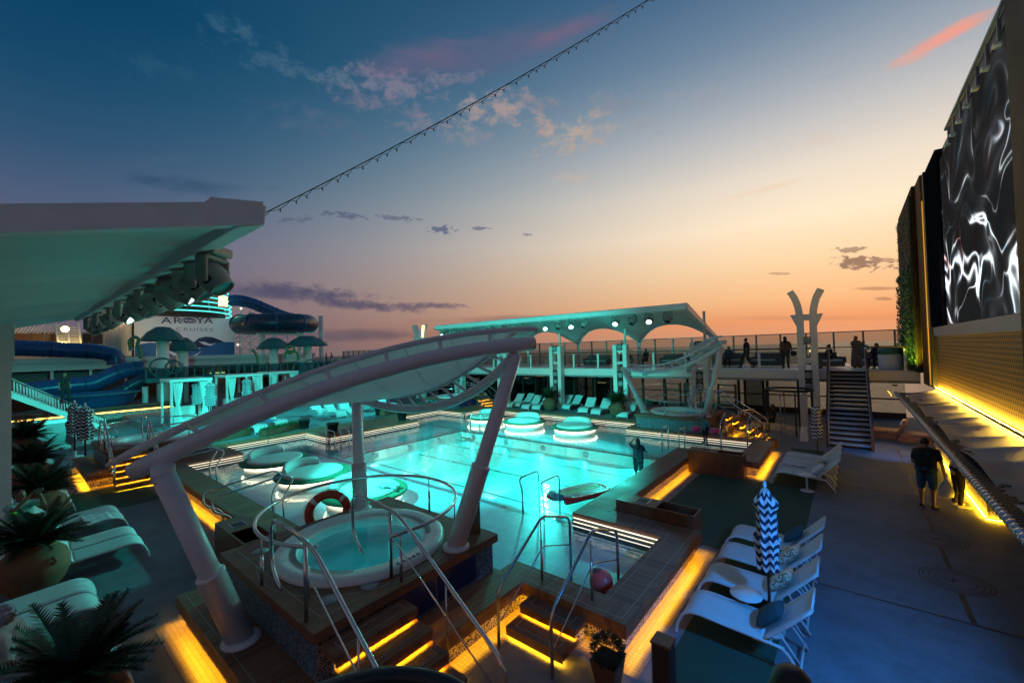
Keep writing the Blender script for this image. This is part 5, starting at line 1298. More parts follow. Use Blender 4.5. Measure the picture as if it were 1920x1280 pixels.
# brown towel cabinets
def cabinet(x0, y0, x1, y1, h, label, axis):
    t = thing('wood_cabinet', label, 'cabinet', ((x0+x1)/2, (y0+y1)/2, 0), group='brown cabinets at the pool edge')
    w_, d_ = (x1-x0)/2, (y1-y0)/2; mb = MB(); mb.span(-w_, -d_, 0, w_, -d_+.03, h).span(-w_, d_-.03, 0, w_, d_, h).span(-w_, -d_+.03, 0, -w_+.03, d_-.03, h).span(w_-.03, -d_+.03, 0, w_, d_-.03, h); mb.build('body', M['wood_box'], t)
    if axis == 'x':
        mb = MB(); mb.span(-w_+.03, -d_+.03, h-.03, .05, d_-.03, h); mb.build('lid', M['wood_box'], t)
        MB().span(.05, -d_+.03, h-.4, w_-.03, d_-.03, h-.36).build('bin_floor', M['black'], t)
        MB().span(-w_*.55, -.14, h, -w_*.2, .14, h+.008).build('hatch_frame', M['steel'], t); MB().span(-w_*.52, -.115, h+.008, -w_*.23, .115, h+.012).build('hatch', M['black'], t)
    return t
cabinet(-4.36, 9.03, -2.62, 9.55, .72, 'brown cabinet across the near end of the turf bay', 'x'); cabinet(-4.38, 14.62, -2.72, 15.14, .76, 'brown cabinet across the far end of the turf bay', 'x'); cabinet(-10.75, 2.88, -9.05, 3.42, .72, 'dark brown cabinet by the near coping, left of the foreground tub', 'x')
q = on_z(1243, 1199, .95)
t = thing('timber_post', 'dark brown square timber post at the bottom edge beside the turf', 'post', (q.x, q.y, 0)); MB().span(-.1, -.1, 0, .1, .1, .93).build('shaft', M['dark_wood'], t, bevel=.008); MB().span(-.11, -.11, .93, .11, .11, .96).build('cap', M['wood_box'], t, bevel=.006)
MB_ = MB
t = thing('timber_board', 'brown teak board post standing behind the right leaning tube on the tub platform', 'board', (-5.25, 5.2, 1.1)); MB().span(-.17, -.03, 0, .17, .03, .5).build('panel', M['wood_box'], t); MB().span(-.17, -.04, .5, .17, .04, .53).build('cap', M['dark_wood'], t)
t = thing('flower_pot', 'small reddish pot at the end of the far right coping', 'pot', tuple(on_z(1450, 838, 0))); MB().lathe([(.14, 0), (.2, .3), (.22, .32), (.18, .32), (.16, .26)], n=18, close=False).build('pot', M['terracotta'], t); MB().lathe([(.17, .27), (0, .28)], n=14, close=False).build('soil', M['soil'], t)

# lifebuoys, air mattress, ball
def lifebuoy(loc, label, rot):
    t = thing('lifebuoy', label, 'lifebuoy', loc, group='lifebuoys'); t.rotation_euler = rot
    MB().tube([(.36*math.cos(a*math.pi/24), .36*math.sin(a*math.pi/24), 0) for a in range(48)], .088, 12, closed=True).build('ring', M['red'], t)
    for c_ in range(4):
        MB().tube([(.36*math.cos(R_(c_*90+45+a)), .36*math.sin(R_(c_*90+45+a)), 0) for a in range(-6, 7, 3)], .091, 12).build('band', M['white'], t)
    MB().tube([(.47*math.cos(a*math.pi/16), .47*math.sin(a*math.pi/16), .03*math.sin(a*2)) for a in range(32)], .008, 5, closed=True).build('rope', M['white'], t)
lifebuoy((-8.38, 4.2, 1.06), 'orange lifebuoy with white bands leaning at the foreground tub', (R_(90), 0, R_(60)))
q = on_y(904, 746, 22.5); lifebuoy(tuple(q), 'lifebuoy with white bands hung beside the far left tub', (R_(90), 0, R_(25)))
t = thing('air_mattress', 'red and yellow striped inflatable mattress floating by the right coping', 'inflatable', (-6.0, 10.2, .15), R_(68)); t.scale = (.92, .92, .75)
def mat_fn(u, v):
    a, b = 2*u-1, 2*v-1; return (a*.82, b*.36*(1-.25*max(0, abs(a)-.7)*3.3*abs(b)), .155+.025*math.cos(b*math.pi*5))
amat = bpy.data.materials.new('inflatable_stripes'); amat.use_nodes = True; k = NG(amat.node_tree); p = k.n['Principled BSDF']; s_ = k.node('ShaderNodeSeparateXYZ'); k.l.new(k.node('ShaderNodeTexCoord').outputs['Object'], s_.inputs[0])
k.l.new(k.ramp(k.m('ADD', k.m('MULTIPLY', s_.outputs[1], 1.35), .5), [(0, (.6, .03, .03)), (.2, (.7, .3, .32)), (.32, (.75, .5, .05)), (.45, (.3, .55, .55)), (.57, (.75, .5, .05)), (.7, (.7, .3, .32)), (.85, (.6, .03, .03))], 'CONSTANT'), p.inputs['Base Color']); p.inputs['Roughness'].default_value = .3
MB().grid(mat_fn, 24, 30).build('bed', amat, t, solid=.05)
mb = MB(); lo_ = [(-.82, -.38), (.55, -.4), (.82, -.3), (.95, 0), (.82, .3), (.55, .4), (-.82, .38), (-.9, 0)]
mb.tube([(x, y, .1) for x, y in smooth_path([(x, y, 0) for x, y in lo_]+[(lo_[0][0], lo_[0][1], 0)], 4)[:-1] for x, y in ((x, y),)] if False else [(q.x, q.y, .1) for q in smooth_path([(x, y, 0) for x, y in lo_], 4)], .1, 10).build('rim_tube', mat('red_vinyl', (.85, .025, .03), .25, var=.05), t)
mb = MB().tube([(-.88, -.25, .2), (-.92, 0, .22), (-.88, .25, .2)], .13, 10).build('pillow', mat('clear_blue_vinyl', (.2, .55, .6), .2, var=.1), t)
t = thing('beach_ball', 'red inflatable ball with a nozzle floating in the near corner of the pool', 'inflatable', (-3.42, 6.42, .3)); ballm = mat('coral_vinyl', (1.0, .13, .12), .3, var=.1)
MB().ball((0, 0, 0), (.2, .2, .19), 24, 16).build('body', ballm, t); MB().lathe([(.1, -.05), (.07, .1), (.085, .16), (0, .17)], n=16).map(lambda q: Vector((q.z*.8+.16, q.x-.04, q.y-.09))).build('nozzle', ballm, t)
MB().ball((-.05, .0, .15), (.1, .1, .05), 14, 8).build('cap', mat('dark_vinyl', (.2, .1, .1), .4), t)

# near hand rail in front of the camera
nr = thing('balcony_rail', 'dark curved steel hand rail at the bottom edge, close to the camera', 'railing', (-.9, 1.0, 2.88)); oo = Vector((-.9, 1.0, 2.88))
c0 = EYE + ray(745, 1300).normalized()*1.75
P = smooth_path([EYE+ray(x, y).normalized()*r for x, y, r in ((430, 1400, 1.5), (560, 1318, 1.62), (650, 1281, 1.7), (745, 1266, 1.75), (840, 1283, 1.72), (900, 1330, 1.66), (960, 1420, 1.55))], 8)
MB().tube([q-oo for q in P], .026, 14).build('top_rail', M['dark_steel'], nr)
for i in (8, 40): MB().tube([P[i]-oo, (P[i].x-oo.x, P[i].y-oo.y, 0)], .018, 8).build('post', M['dark_steel'], nr)
# ------------------------------------------------------------------ terrace furniture
wick = mat('grey_wicker', (.16, .15, .145), .8, var=.2, vscale=12)
def sofa(x, y, z, rz, w_, label, grp='sofas on the terrace'):
    t = thing('sofa', label, 'sofa', (x, y, z), rz, grp)
    MB().span(-w_/2, -.4, .1, w_/2, .4, .36).build('frame', wick, t, bevel=.03); MB().span(-w_/2, .28, .36, w_/2, .42, .82).build('backrest', wick, t, bevel=.04)
    for s in (-1, 1): MB().span(s*w_/2-.07, -.4, .3, s*w_/2+.07, .36, .6).build('armrest', wick, t, bevel=.03)
    n_ = max(1, round(w_/.7))
    for i in range(n_): MB().span(-w_/2+.08+i*(w_-.16)/n_, -.38, .365, -w_/2+.06+(i+1)*(w_-.16)/n_, .27, .47).build('seat_cushion', M['cushion'], t, bevel=.03)
for x, y, rz, w_, lb in ((-15.0, 28.6, 0, 1.9, 'grey sofa on the terrace behind the left speaker column'), (-13.0, 29.0, .4, 1.2, 'grey armchair on the terrace left of the far sail'), (-9.2, 28.8, 0, 1.8, 'grey sofa on the terrace behind the arch of the canopy'), (-5.9, 28.7, 0, 1.5, 'grey sofa on the terrace by the right canopy pole'), (-3.9, 28.5, -.3, 1.5, 'grey wicker sofa on the terrace left of the woman with the handbag'), (-1.3, 28.8, 0, 1.1, 'grey sofa on the terrace behind the forked pylon'), (-.9, 27.4, .5, 1.1, 'grey sofa on the terrace beside the stair head'), (.95, 27.6, 0, 1.2, 'grey sofa on the terrace right of the mother and child')):
    sofa(x, y, 2.88, rz, w_, lb)
def lantern(x, y, z, label):
    t = thing('lantern', label, 'lantern', (x, y, z), group='small lit lanterns on the terrace')
    MB().span(-.09, -.09, 0, .09, .09, .05).build('base', M['grey'], t); MB().span(-.075, -.075, .05, .075, .075, .34).build('shade', M['lamp_yellow'], t); MB().span(-.09, -.09, .34, .09, .09, .37).build('cap', M['grey'], t)
lantern(-4.35, 29.4, 3.25, 'glowing lantern on the terrace left of the woman with the handbag'); lantern(-1.75, 29.6, 3.5, 'tiny glowing lantern behind the forked pylon'); lantern(-13.6, 29.4, 3.75, 'tiny glowing lantern on the terrace above the teal fascia')
t = thing('towel_bin', 'round white bin with teal dome lid at the right end of the terrace', 'bin', (1.45, 26.6, 2.88)); MB().lathe([(.42, 0), (.44, .05), (.44, .72)], n=32).build('drum', M['white'], t); MB().lathe([(.45, .72), (.45, .92), (.38, 1.02), (0, 1.05)], n=32).build('lid', M['teal_roof'], t)
t = thing('wall_box', 'small white box on the terrace fascia under the far sail', 'box', (-10.0, 25.42, 2.6)); MB().box((0, 0, 0), (.42, .14, .38)).build('case', M['white'], t, bevel=.02); MB().box((0, -.075, 0), (.34, .01, .3)).build('door', M['grey'], t)
# brown padded loungers with amber light at the lower right promenade
for i, (x, y, rz, lb) in enumerate(((1.05, 23.9, R_(170), 'brown padded lounger right of the staircase, by the dark window post'), (2.0, 23.4, R_(170), 'brown padded lounger at the far right under the awning end'), (-4.7, 24.3, R_(150), 'amber lit brown chair behind the far tub steps'))):
    t = thing('padded_lounger', lb, 'lounger', (x, y, 0), rz, 'brown padded loungers on the promenade')
    MB().span(-.45, -.42, .12, .55, .42, .34).build('base', M['wood_box'], t, bevel=.03); MB().span(-.42, -.4, .345, .5, .4, .47).build('seat', M['teak_plain'], t, bevel=.04)
    MB().prism([(-.48, -.4, .34), (-.4, -.4, .34), (-.62, -.4, .95), (-.74, -.4, .9)], (0, .8, 0)).build('backrest', M['teak_plain'], t, bevel=.03)
    MB().lathe([(.1, -.36), (.1, .36)], n=14).map(lambda q: Vector((q.x-.6, q.z, q.y+.82))).build('head_roll', M['cushion'], t)
for i, (x, y, lb) in enumerate(((1.5, 24.6, 'amber lamp under the terrace right of the staircase'), (-3.9, 24.9, 'amber lamp under the terrace beside the far tub steps'))):
    t = thing('wall_lamp', lb, 'lamp', (x, y+.75, 2.27), group='amber lamps under the terrace'); MB().lathe([(.09, 0), (.09, -.06), (.07, -.08)], n=16).build('housing', M['grey'], t); MB().lathe([(.068, -.07), (0, -.075)], n=16, close=False).build('lens', M['led_warm'], t)
    spot(t, (1, .55, .12), 55, (x, y+.75, 2.15), (x, y-.6, 0), 110)
t = thing('floor_sign', 'small white wet floor sign standing left of the parasol', 'sign', tuple(on_z(1508, 826, 0)))
for s in (-1, 1): MB().prism([(-.15, s*.16, 0), (.15, s*.16, 0), (.11, s*.02, .6), (-.11, s*.02, .6)], (0, s*.012, 0)).build('board', M['white'], t)

# ------------------------------------------------------------------ people
def capsule(mb, p, q, r0, r1, n=12):
    p, q = Vector(p), Vector(q); d_ = q-p; L = d_.length; d_ = d_/L if L > 1e-5 else Vector((0, 0, 1))
    pts, rs = [], []
    for a in (90, 60, 30): pts.append(p-d_*r0*math.sin(R_(a))); rs.append(max(r0*math.cos(R_(a)), r0*.06))
    pts += [p, p.lerp(q, .5), q]; rs += [r0, (r0+r1)/2*1.02, r1]
    for a in (30, 60, 90): pts.append(q+d_*r1*math.sin(R_(a))); rs.append(max(r1*math.cos(R_(a)), r1*.06))
    mb.tube(pts, rs, n)
BASE = dict(pel=(0, 0, .96), che=(0, .0, 1.27), nec=(0, -.01, 1.47), head=(0, .03, 1.62), shL=(-.175, 0, 1.395), shR=(.175, 0, 1.395), elL=(-.235, -.02, 1.12), elR=(.235, -.02, 1.12), wrL=(-.25, .06, .88), wrR=(.25, .06, .88),
            hiL=(-.095, 0, .92), hiR=(.095, 0, .92), knL=(-.105, .03, .5), knR=(.105, .03, .5), anL=(-.11, -.02, .08), anR=(.11, -.02, .08), toL=(-.13, .16, .035), toR=(.13, .16, .035))
def person(label, loc, rz=0.0, h=1.72, pose=None, top=None, bottom=None, shoes=None, hair='short', sleeves='short', legs='short', skin=None, bulk=1.0, scarf=None, skirt=False, voxel=.012, fingers=True, cat='person'):
    J = {k_: Vector(v_) for k_, v_ in {**BASE, **(pose or {})}.items()}
    t = thing('person', label, cat, loc, rz); sc = h/1.74; t.scale = (sc, sc, sc)
    def remesh(mb, nm, m_, par, vx=voxel, it=6):
        o = mb.build(nm, m_, par); md = o.modifiers.new('remesh', 'REMESH'); md.mode = 'VOXEL'; md.voxel_size = vx; md.use_smooth_shade = True
        ms = o.modifiers.new('smooth', 'SMOOTH'); ms.factor = .5; ms.iterations = it; return o
    b = bulk; mb = MB()
    torso_r = lambda k_: k_*b
    def torso(mb, g_=0.0):
        for s in (-1, 1):
            o_ = (J['shR']-J['shL']).normalized()*s
            capsule(mb, J['pel']+o_*.07, J['che']+o_*.075, torso_r(.105)+g_, torso_r(.115)+g_)
            capsule(mb, J['che']+o_*.075, (J['shL' if s < 0 else 'shR']+J['nec'])/2-Vector((0, 0, .06)), torso_r(.11)+g_, torso_r(.075)+g_)
        capsule(mb, J['shL'], J['shR'], .054*b+g_, .054*b+g_)
        for s in ('L', 'R'): capsule(mb, J['nec']-Vector((0, 0, .02)), J['sh'+s].lerp(J['nec'], .25), .055+g_, .05*b+g_)
    torso(mb); capsule(mb, J['che'], J['nec'], .06, .055); capsule(mb, J['nec'], J['head']-Vector((0, .01, .04)), .052, .05)
    fwd = (J['head']-J['nec']); face = Vector((0, 1, 0))
    if 'face' in J: face = J['face'].normalized()
    rt_ = face.cross(Vector((0, 0, 1))).normalized(); upv = rt_.cross(face); H_ = J['head']
    mb.ball(H_+upv*.025-face*.012, (.076, .092, .095), 16, 12); capsule(mb, H_+face*.025-upv*.03, H_+face*.045-upv*.075, .058, .042)
    capsule(mb, H_+face*.085+upv*.015, H_+face*.105-upv*.022, .010, .015); 
    for s in (-1, 1): capsule(mb, H_+rt_*s*.076+upv*.02, H_+rt_*s*.078-upv*.022, .014, .010)
    for s in ('L', 'R'):
        capsule(mb, J['sh'+s], J['el'+s], .05*b, .04*b); capsule(mb, J['el'+s], J['wr'+s], .038*b, .026*b)
        capsule(mb, J['hi'+s], J['kn'+s], .085*b, .056*b); capsule(mb, J['kn'+s]-Vector((0, 0, .0)), J['an'+s], .054*b, .036)
        capsule(mb, J['kn'+s].lerp(J['an'+s], .25)-Vector((0, .02, 0)), J['kn'+s].lerp(J['an'+s], .5), .05*b, .04*b)
        capsule(mb, J['an'+s]-Vector((0, .03, .03)), J['to'+s], .036, .03)
        dv = (J['wr'+s]-J['el'+s]).normalized(); w_ = J['wr'+s]; sd = dv.orthogonal().normalized()
        sd = dv.cross(Vector((1, 0, 0)) if abs(dv.x) < .8 else Vector((0, 0, 1))).normalized(); pn = dv.cross(sd)
        capsule(mb, w_+dv*.02, w_+dv*.075, .026, .033); capsule(mb, w_+dv*.05+sd*.018, w_+dv*.085+sd*.03, .018, .014)
        if fingers:
            for i, L_ in enumerate((.066, .078, .073, .056)):
                o_ = sd*(.03-.02*i); k0 = w_+dv*.09+o_; k1 = k0+dv*L_*.5+pn*.008; k2 = k1+dv*L_*.42+pn*.022
                capsule(mb, k0, k1, .0105, .0095, 8); capsule(mb, k1, k2, .0095, .008, 8)
            k0 = w_+dv*.045+sd*.03; capsule(mb, k0, k0+dv*.03+sd*.026+pn*.008, .012, .010, 8); capsule(mb, k0+dv*.03+sd*.026+pn*.008, k0+dv*.058+sd*.03+pn*.016, .010, .008, 8)
    body = remesh(mb, 'body', skin or M['skin'], t, voxel)
    mb = MB()
    for s in (-1, 1): mb.ball(H_+face*.082+rt_*s*.03+upv*.022, .0105, 8, 6)
    mb.build('eye', M['black'], t)
    mb = MB(); capsule(mb, H_+face*.083-rt_*.02-upv*.052, H_+face*.083+rt_*.02-upv*.052, .006, .006, 6); mb.build('mouth', mat_lip, t)
    if top:
        mb = MB(); torso(mb, .014)
        capsule(mb, J['pel']-Vector((.05, 0, .03)), J['pel']+Vector((.05, 0, -.03)), .125*b, .125*b)
        for s in ('L', 'R'):
            e_ = J['el'+s] if sleeves == 'long' else J['sh'+s].lerp(J['el'+s], .62)
            capsule(mb, J['sh'+s], e_, .062*b+.006, .058*b+.004)
            if sleeves == 'long': capsule(mb, J['el'+s], J['wr'+s], .052*b, .04*b)
        remesh(mb, 'shirt', top, t, .016, 4)
    if bottom:
        mb = MB(); capsule(mb, J['hiL']+Vector((0, 0, .05)), J['hiR']+Vector((0, 0, .05)), .118*b, .118*b)
        if skirt:
            c_ = (J['anL']+J['anR'])/2; capsule(mb, J['pel'], c_+Vector((0, 0, .14)), .15*b, .21*b); capsule(mb, J['hiL'], J['anL']+Vector((-.04, 0, .06)), .12, .12); capsule(mb, J['hiR'], J['anR']+Vector((.04, 0, .06)), .12, .12)
        else:
            for s in ('L', 'R'):
                capsule(mb, J['hi'+s], J['kn'+s]+(Vector((0, 0, .02)) if legs == 'short' else Vector((0, 0, 0))), .1*b, .078*b if legs == 'short' else .066*b)
                if legs == 'long': capsule(mb, J['kn'+s], J['an'+s]+Vector((0, 0, .03)), .066*b, .052*b)
        remesh(mb, 'skirt' if skirt else ('shorts' if legs == 'short' else 'trousers'), bottom, t, .016, 4)
    if shoes:
        for s in ('L', 'R'):
            mb = MB(); capsule(mb, J['an'+s]-Vector((0, .03, .035)), J['to'+s], .046, .038); remesh(mb, 'shoe', shoes, t, .014, 3)
    mb = MB()
    if scarf:
        mb.ball(H_+upv*.03-face*.02, (.1, .105, .112), 16, 12); capsule(mb, H_-face*.05, J['nec']-face*.05, .085, .1); remesh(mb, 'head_scarf', scarf, t, .014, 3)
    else:
        mb.ball(H_+upv*.038-face*.022, (.081, .09, .088), 16, 12)
        for s in (-1, 1): capsule(mb, H_+rt_*s*.05-face*.035+upv*.02, H_+rt_*s*.05-face*.04-upv*.03, .045, .03)
        if hair == 'long': capsule(mb, H_-face*.06, H_-face*.085-upv*.26, .085, .07)
        if hair == 'tail': capsule(mb, H_-face*.09+upv*.04, H_-face*.14-upv*.14, .04, .025)
        remesh(mb, 'hair', M['hair'], t, .013, 3)
    return t
mat_lip = mat('lip', (.25, .07, .06), .5, var=0)
cl = lambda n, *c: mat(n, c, .85, var=.15, vscale=7)
navy_c, blue_c, black_c, white_c, teal_c = cl('navy_cotton', .012, .014, .024), cl('blue_shorts', .02, .09, .15), cl('black_cotton', .012, .012, .014), cl('white_cotton', .6, .6, .6), cl('pale_teal_shirt', .22, .42, .42)
pink_c, brown_c, pattern_c = cl('pink_cotton', .5, .3, .32), cl('taupe_dress', .28, .2, .16), mat('patterned_swim_shirt', (.03, .045, .07), .7, var=.9, vscale=22)
T_ = 2.88
m1 = person('man in dark shirt and blue shorts standing on a deck ring, holding a bag', (1.38, 14.78, .006), R_(-18), 1.76, dict(shR=(.2, .0, 1.42), wrR=(.3, .1, .86), elR=(.29, .0, 1.13), wrL=(-.2, .2, .98), anL=(-.12, .02, .08), toL=(-.15, .2, .035)), navy_c, blue_c, M['black'], bulk=1.06, voxel=.009)
bag_m = mat('plastic_bag', (.5, .56, .62), .35, var=.15, vscale=8)
t = thing('carrier_bag', 'white plastic carrier bag hanging from the hand of the man in blue shorts', 'bag', (1.72, 14.78, .32))
MB().lathe([(.02, .5), (.04, .42), (.1, .3), (.13, .14), (.12, .02), (.04, 0)][::-1], n=18, fr=lambda a, z: 1+.12*math.sin(4*a+z*11)).map(lambda q: Vector((q.x, q.y*.55, q.z))).build('body', bag_m, t)
MB().tube(round_path([(-.03, 0, .42), (-.02, 0, .6), (.02, 0, .6), (.03, 0, .42)], .03), .012, 6).build('handle', bag_m, t)
person('person in black trousers and white shoes leaning at the bar below the awning', (1.98, 15.25, .006), R_(-70), 1.68, dict(che=(0, .1, 1.24), nec=(0, .2, 1.42), head=(0, .28, 1.55), shL=(-.18, .17, 1.37), shR=(.18, .17, 1.37), elL=(-.2, .36, 1.2), wrL=(-.16, .56, 1.08), elR=(.2, .36, 1.2), wrR=(.16, .56, 1.08)), pink_c, black_c, M['white'], legs='long', voxel=.01)
q = on_z(1197, 862, .14)
person('bather in dark patterned shirt wading at the far pool edge, hand to head', (min(q.x, -5.5), min(q.y, 15.2), -.72), R_(40), 1.66, dict(elL=(-.3, .1, 1.5), wrL=(-.14, .1, 1.66), elR=(.3, .12, 1.2), wrR=(.42, .32, 1.12)), pattern_c, black_c, None, hair='long', voxel=.011)
q = on_z(1323, 832, .45)
kid = person('small child in teal top standing on the far right coping with pink armbands', (q.x, q.y, .47), R_(150), 1.08, dict(elL=(-.3, .0, 1.2), wrL=(-.4, .04, 1.02), elR=(.3, 0, 1.2), wrR=(.4, .04, 1.02)), cl('teal_top', .04, .22, .24), navy_c, None, voxel=.014)
for s, w_ in ((-1, 'left'), (1, 'right')):
    t = thing('armband', f'pink inflatable armband on the {w_} arm of the child', 'armband', (q.x+s*.34, q.y, .47+.52)); MB().tube([(.1*math.cos(a*.2618), .1*math.sin(a*.2618), 0) for a in range(24)], .1, 10, closed=True).build('ring', mat('pink_vinyl_'+w_, (.8, .05, .22), .35, var=.1), t); MB().lathe([(.015, .09), (.012, .13), (0, .135)], n=8).build('valve', M['white'], t)
person('woman in long taupe dress standing at the top of the right staircase', tuple(on_z(1607, 689, T_)), R_(200), 1.66, dict(elL=(-.26, .12, 1.2), wrL=(-.05, .25, 1.22), elR=(.25, .14, 1.22), wrR=(.08, .26, 1.2)), brown_c, brown_c, M['black'], hair='long', skirt=True)
person('child in pale blue clothes standing close beside the woman at the staircase top', tuple(on_z(1621, 687, T_)), R_(190), 1.38, dict(elL=(-.25, .1, 1.15), wrL=(-.3, .3, 1.2)), cl('pale_blue', .16, .26, .4), cl('pale_blue_shorts', .14, .2, .33), M['black'])
person('woman in brown top and dark trousers with a shoulder bag on the terrace', tuple(on_z(1474, 691, T_)), R_(12), 1.74, dict(elR=(.27, .02, 1.14), wrR=(.28, .16, .95)), cl('rust_top', .2, .09, .05), cl('dark_green_trousers', .03, .045, .035), M['black'], hair='long', legs='long', bulk=1.08)
q = on_z(1474, 691, T_); t = thing('handbag', 'dark shoulder bag at the hip of the woman on the terrace', 'bag', (q.x+.36, q.y, T_+.82)); MB().ball((0, 0, 0), (.15, .09, .15), 16, 10).build('body', M['black'], t); MB().tube(smooth_path([(-.1, 0, .1), (-.13, 0, .4), (-.2, 0, .62)], 5), .012, 6).build('strap', M['black'], t)
person('man in dark clothes walking along the terrace, right of the far sail tip', tuple(on_z(1401, 690, T_)), R_(70), 1.74, dict(anL=(-.1, .3, .1), knL=(-.1, .2, .52), toL=(-.11, .48, .06), anR=(.1, -.34, .16), knR=(.1, .02, .52), toR=(.11, -.18, .05), wrL=(-.26, -.14, .9), wrR=(.26, .2, .92), elL=(-.25, -.12, 1.14)), navy_c, black_c, M['black'], legs='long')
SIT = dict(pel=(0, 0, .5), che=(0, -.03, .82), nec=(0, -.05, 1.02), head=(0, -.01, 1.17), shL=(-.18, -.04, .96), shR=(.18, -.04, .96), elL=(-.24, .02, .7), elR=(.24, .02, .7), wrL=(-.16, .26, .6), wrR=(.16, .26, .6), hiL=(-.1, .02, .47), hiR=(.1, .02, .47), knL=(-.13, .46, .48), knR=(.13, .46, .48), anL=(-.13, .45, .08), anR=(.13, .45, .08), toL=(-.14, .63, .035), toR=(.14, .63, .035))
for x, y, rz, m_, lb in ((-5.9, 28.6, 180, blue_c, 'person in blue shirt seated on the terrace behind the far sail tip'), (-.9, 27.5, 120, black_c, 'person in black seated on the terrace just left of the staircase top'), (1.0, 27.5, 150, navy_c, 'person seated on the terrace beside the teal lidded bin'), (-12.9, 28.9, 170, black_c, 'person in black seated on the terrace left of the far sail'), (-11.3, 28.9, 160, navy_c, 'person seated on the terrace behind the middle speaker column'), (-3.1, 24.0, 100, black_c, 'person in black seated beside the far tub steps')):
    person(lb, (x, y, T_ if y > 25 else 0), R_(rz), 1.7, SIT, m_, black_c, M['black'], legs='long', voxel=.015, fingers=False)
man8 = person('man in pale teal shirt at left, walking with both arms raised to a phone', (-12.9, .2, 0), R_(-62), 1.76, dict(elL=(-.22, .26, 1.42), wrL=(-.06, .42, 1.66), elR=(.22, .26, 1.42), wrR=(.08, .42, 1.66), shL=(-.18, .04, 1.43), shR=(.18, .04, 1.43), anL=(-.1, .24, .08), knL=(-.1, .18, .5), toL=(-.11, .42, .04), anR=(.1, -.36, .16), knR=(.1, -.04, .5), toR=(.11, -.2, .05)), teal_c, cl('khaki_shorts', .2, .17, .12), M['black'], voxel=.009)
bpy.context.view_layer.update()
w0 = man8.matrix_world @ Vector((0, .5, 1.74))
t = thing('phone', 'dark phone held up by the man in the pale teal shirt', 'phone', tuple(w0), R_(-62)); MB().box((0, 0, 0), (.16, .012, .08)).build('case', M['black'], t, bevel=.004); MB().box((0, -.008, 0), (.15, .003, .07)).build('display', M['grey'], t)
w1_ = man8.matrix_world @ Vector((.2, .3, 1.42)); neon = mat('neon_green_cloth', (.25, .9, .05), .7, var=.15, vscale=9)
t = thing('neon_towel', 'neon green towel hanging from the arm of the man at left', 'towel', tuple(w1_)); MB().grid(lambda u, v: ((v-.5)*.26*(1-.3*u)+.02*math.sin(9*u), .05*math.sin(v*9+u*2), -.42*u+.04*math.sin(v*7)), 14, 10).build('cloth', neon, t, solid=.02); MB().grid(lambda u, v: ((v-.5)*.12+.1, .06+.03*math.sin(v*9), -.3*u), 8, 5).build('white_edge', white_c, t, solid=.02)
stx = -34.5; q = on_x(120, 752, stx)
person('dark clothed person walking down the white stairs at left', (stx+.2, q.y, q.z-.1), R_(-60), 1.72, dict(anL=(-.1, .2, .05), knL=(-.1, .16, .48)), black_c, black_c, M['black'], legs='long', voxel=.015, fingers=False)
q = on_z(14, 1252, .42)
person('seated woman in pink top and patterned headscarf at the bottom left corner', (q.x, q.y, .0), R_(-40), 1.62, SIT, pink_c, pink_c, M['black'], legs='long', scarf=mat('patterned_scarf', (.35, .25, .32), .8, var=.9, vscale=20), voxel=.011)
q = EYE + ray(1488, 1304)*(1.72/FPX); hz = q.z-1.60
person('dark haired person at the bottom edge near the camera, only the head in view', (q.x, q.y-.02, hz), R_(8), 1.72, None, black_c, black_c, M['black'], legs='long', hair='long', voxel=.012)
t = thing('stair_landing', 'small grey landing below the bottom edge under the dark haired person', 'landing', (q.x, q.y, 0)); MB().span(-.38, -.5, hz-.1, .38, .3, hz).build('platform', M['grey'], t)
for sx in (-.33, .33):
    for sy in (-.45, .25): MB().span(sx-.03, sy-.03, 0, sx+.03, sy+.03, hz-.1).build('leg', M['grey'], t)
for px_, m_, lb in ((612, cl('orange_shirt', .6, .08, .02), 'tiny person in orange shirt on the far aft terrace'), (622, black_c, 'tiny person in dark shirt on the far aft terrace'), (573, black_c, 'tiny person in dark shirt on the water play deck')):
    q = on_y(px_, 676, 27.0); person(lb, (q.x, q.y, T_), R_(150), 1.75, None, m_, black_c, None, legs='long', voxel=.02, fingers=False)

# ------------------------------------------------------------------ aft: white stairs, cabanas, bar
t = thing('white_stairs', 'white metal stairs with slim balusters climbing at far left', 'staircase', (stx, 3.8, 0)); oo = Vector((stx, 3.8, 0))
b0, b1, r0_, r1_ = on_x(200, 810, stx), on_x(8, 742, stx), on_x(197, 784, stx), on_x(8, 706, stx)
for s in (0, 1.5):
    off = Vector((-s, 0, 0))
    MB().prism([b0-oo+off, b1-oo+off, b1-oo+off+Vector((0, 0, .38)), b0-oo+off+Vector((0, 0, .3))], (-.06, 0, 0)).build('stringer', M['white'], t)
    MB().bar(r0_-oo+off, r1_-oo+off, .07, .07).build('handrail', M['rail_wood'] if s == 0 else M['white'], t)
    n_ = 34; mb = MB()
    for i in range(n_+1):
        a, c_ = (b0-oo+off).lerp(b1-oo+off, i/n_)+Vector((0, 0, .3)), (r0_-oo+off).lerp(r1_-oo+off, i/n_); mb.tube([a, c_], .022, 5)
    mb.build('baluster_row', M['white'], t)
mb = MB(); n_ = 14
for i in range(n_): a = (b0-oo).lerp(b1-oo, i/n_); mb.box(a+Vector((-.75, 0, .26)), (1.44, .3, .05))
mb.build('tread_flight', M['white'], t)
MB().span(-1.6, (b1-oo).y-6, (b1-oo).z+.1, .06, (b1-oo).y, (b1-oo).z+.4).build('landing', M['white'], t)
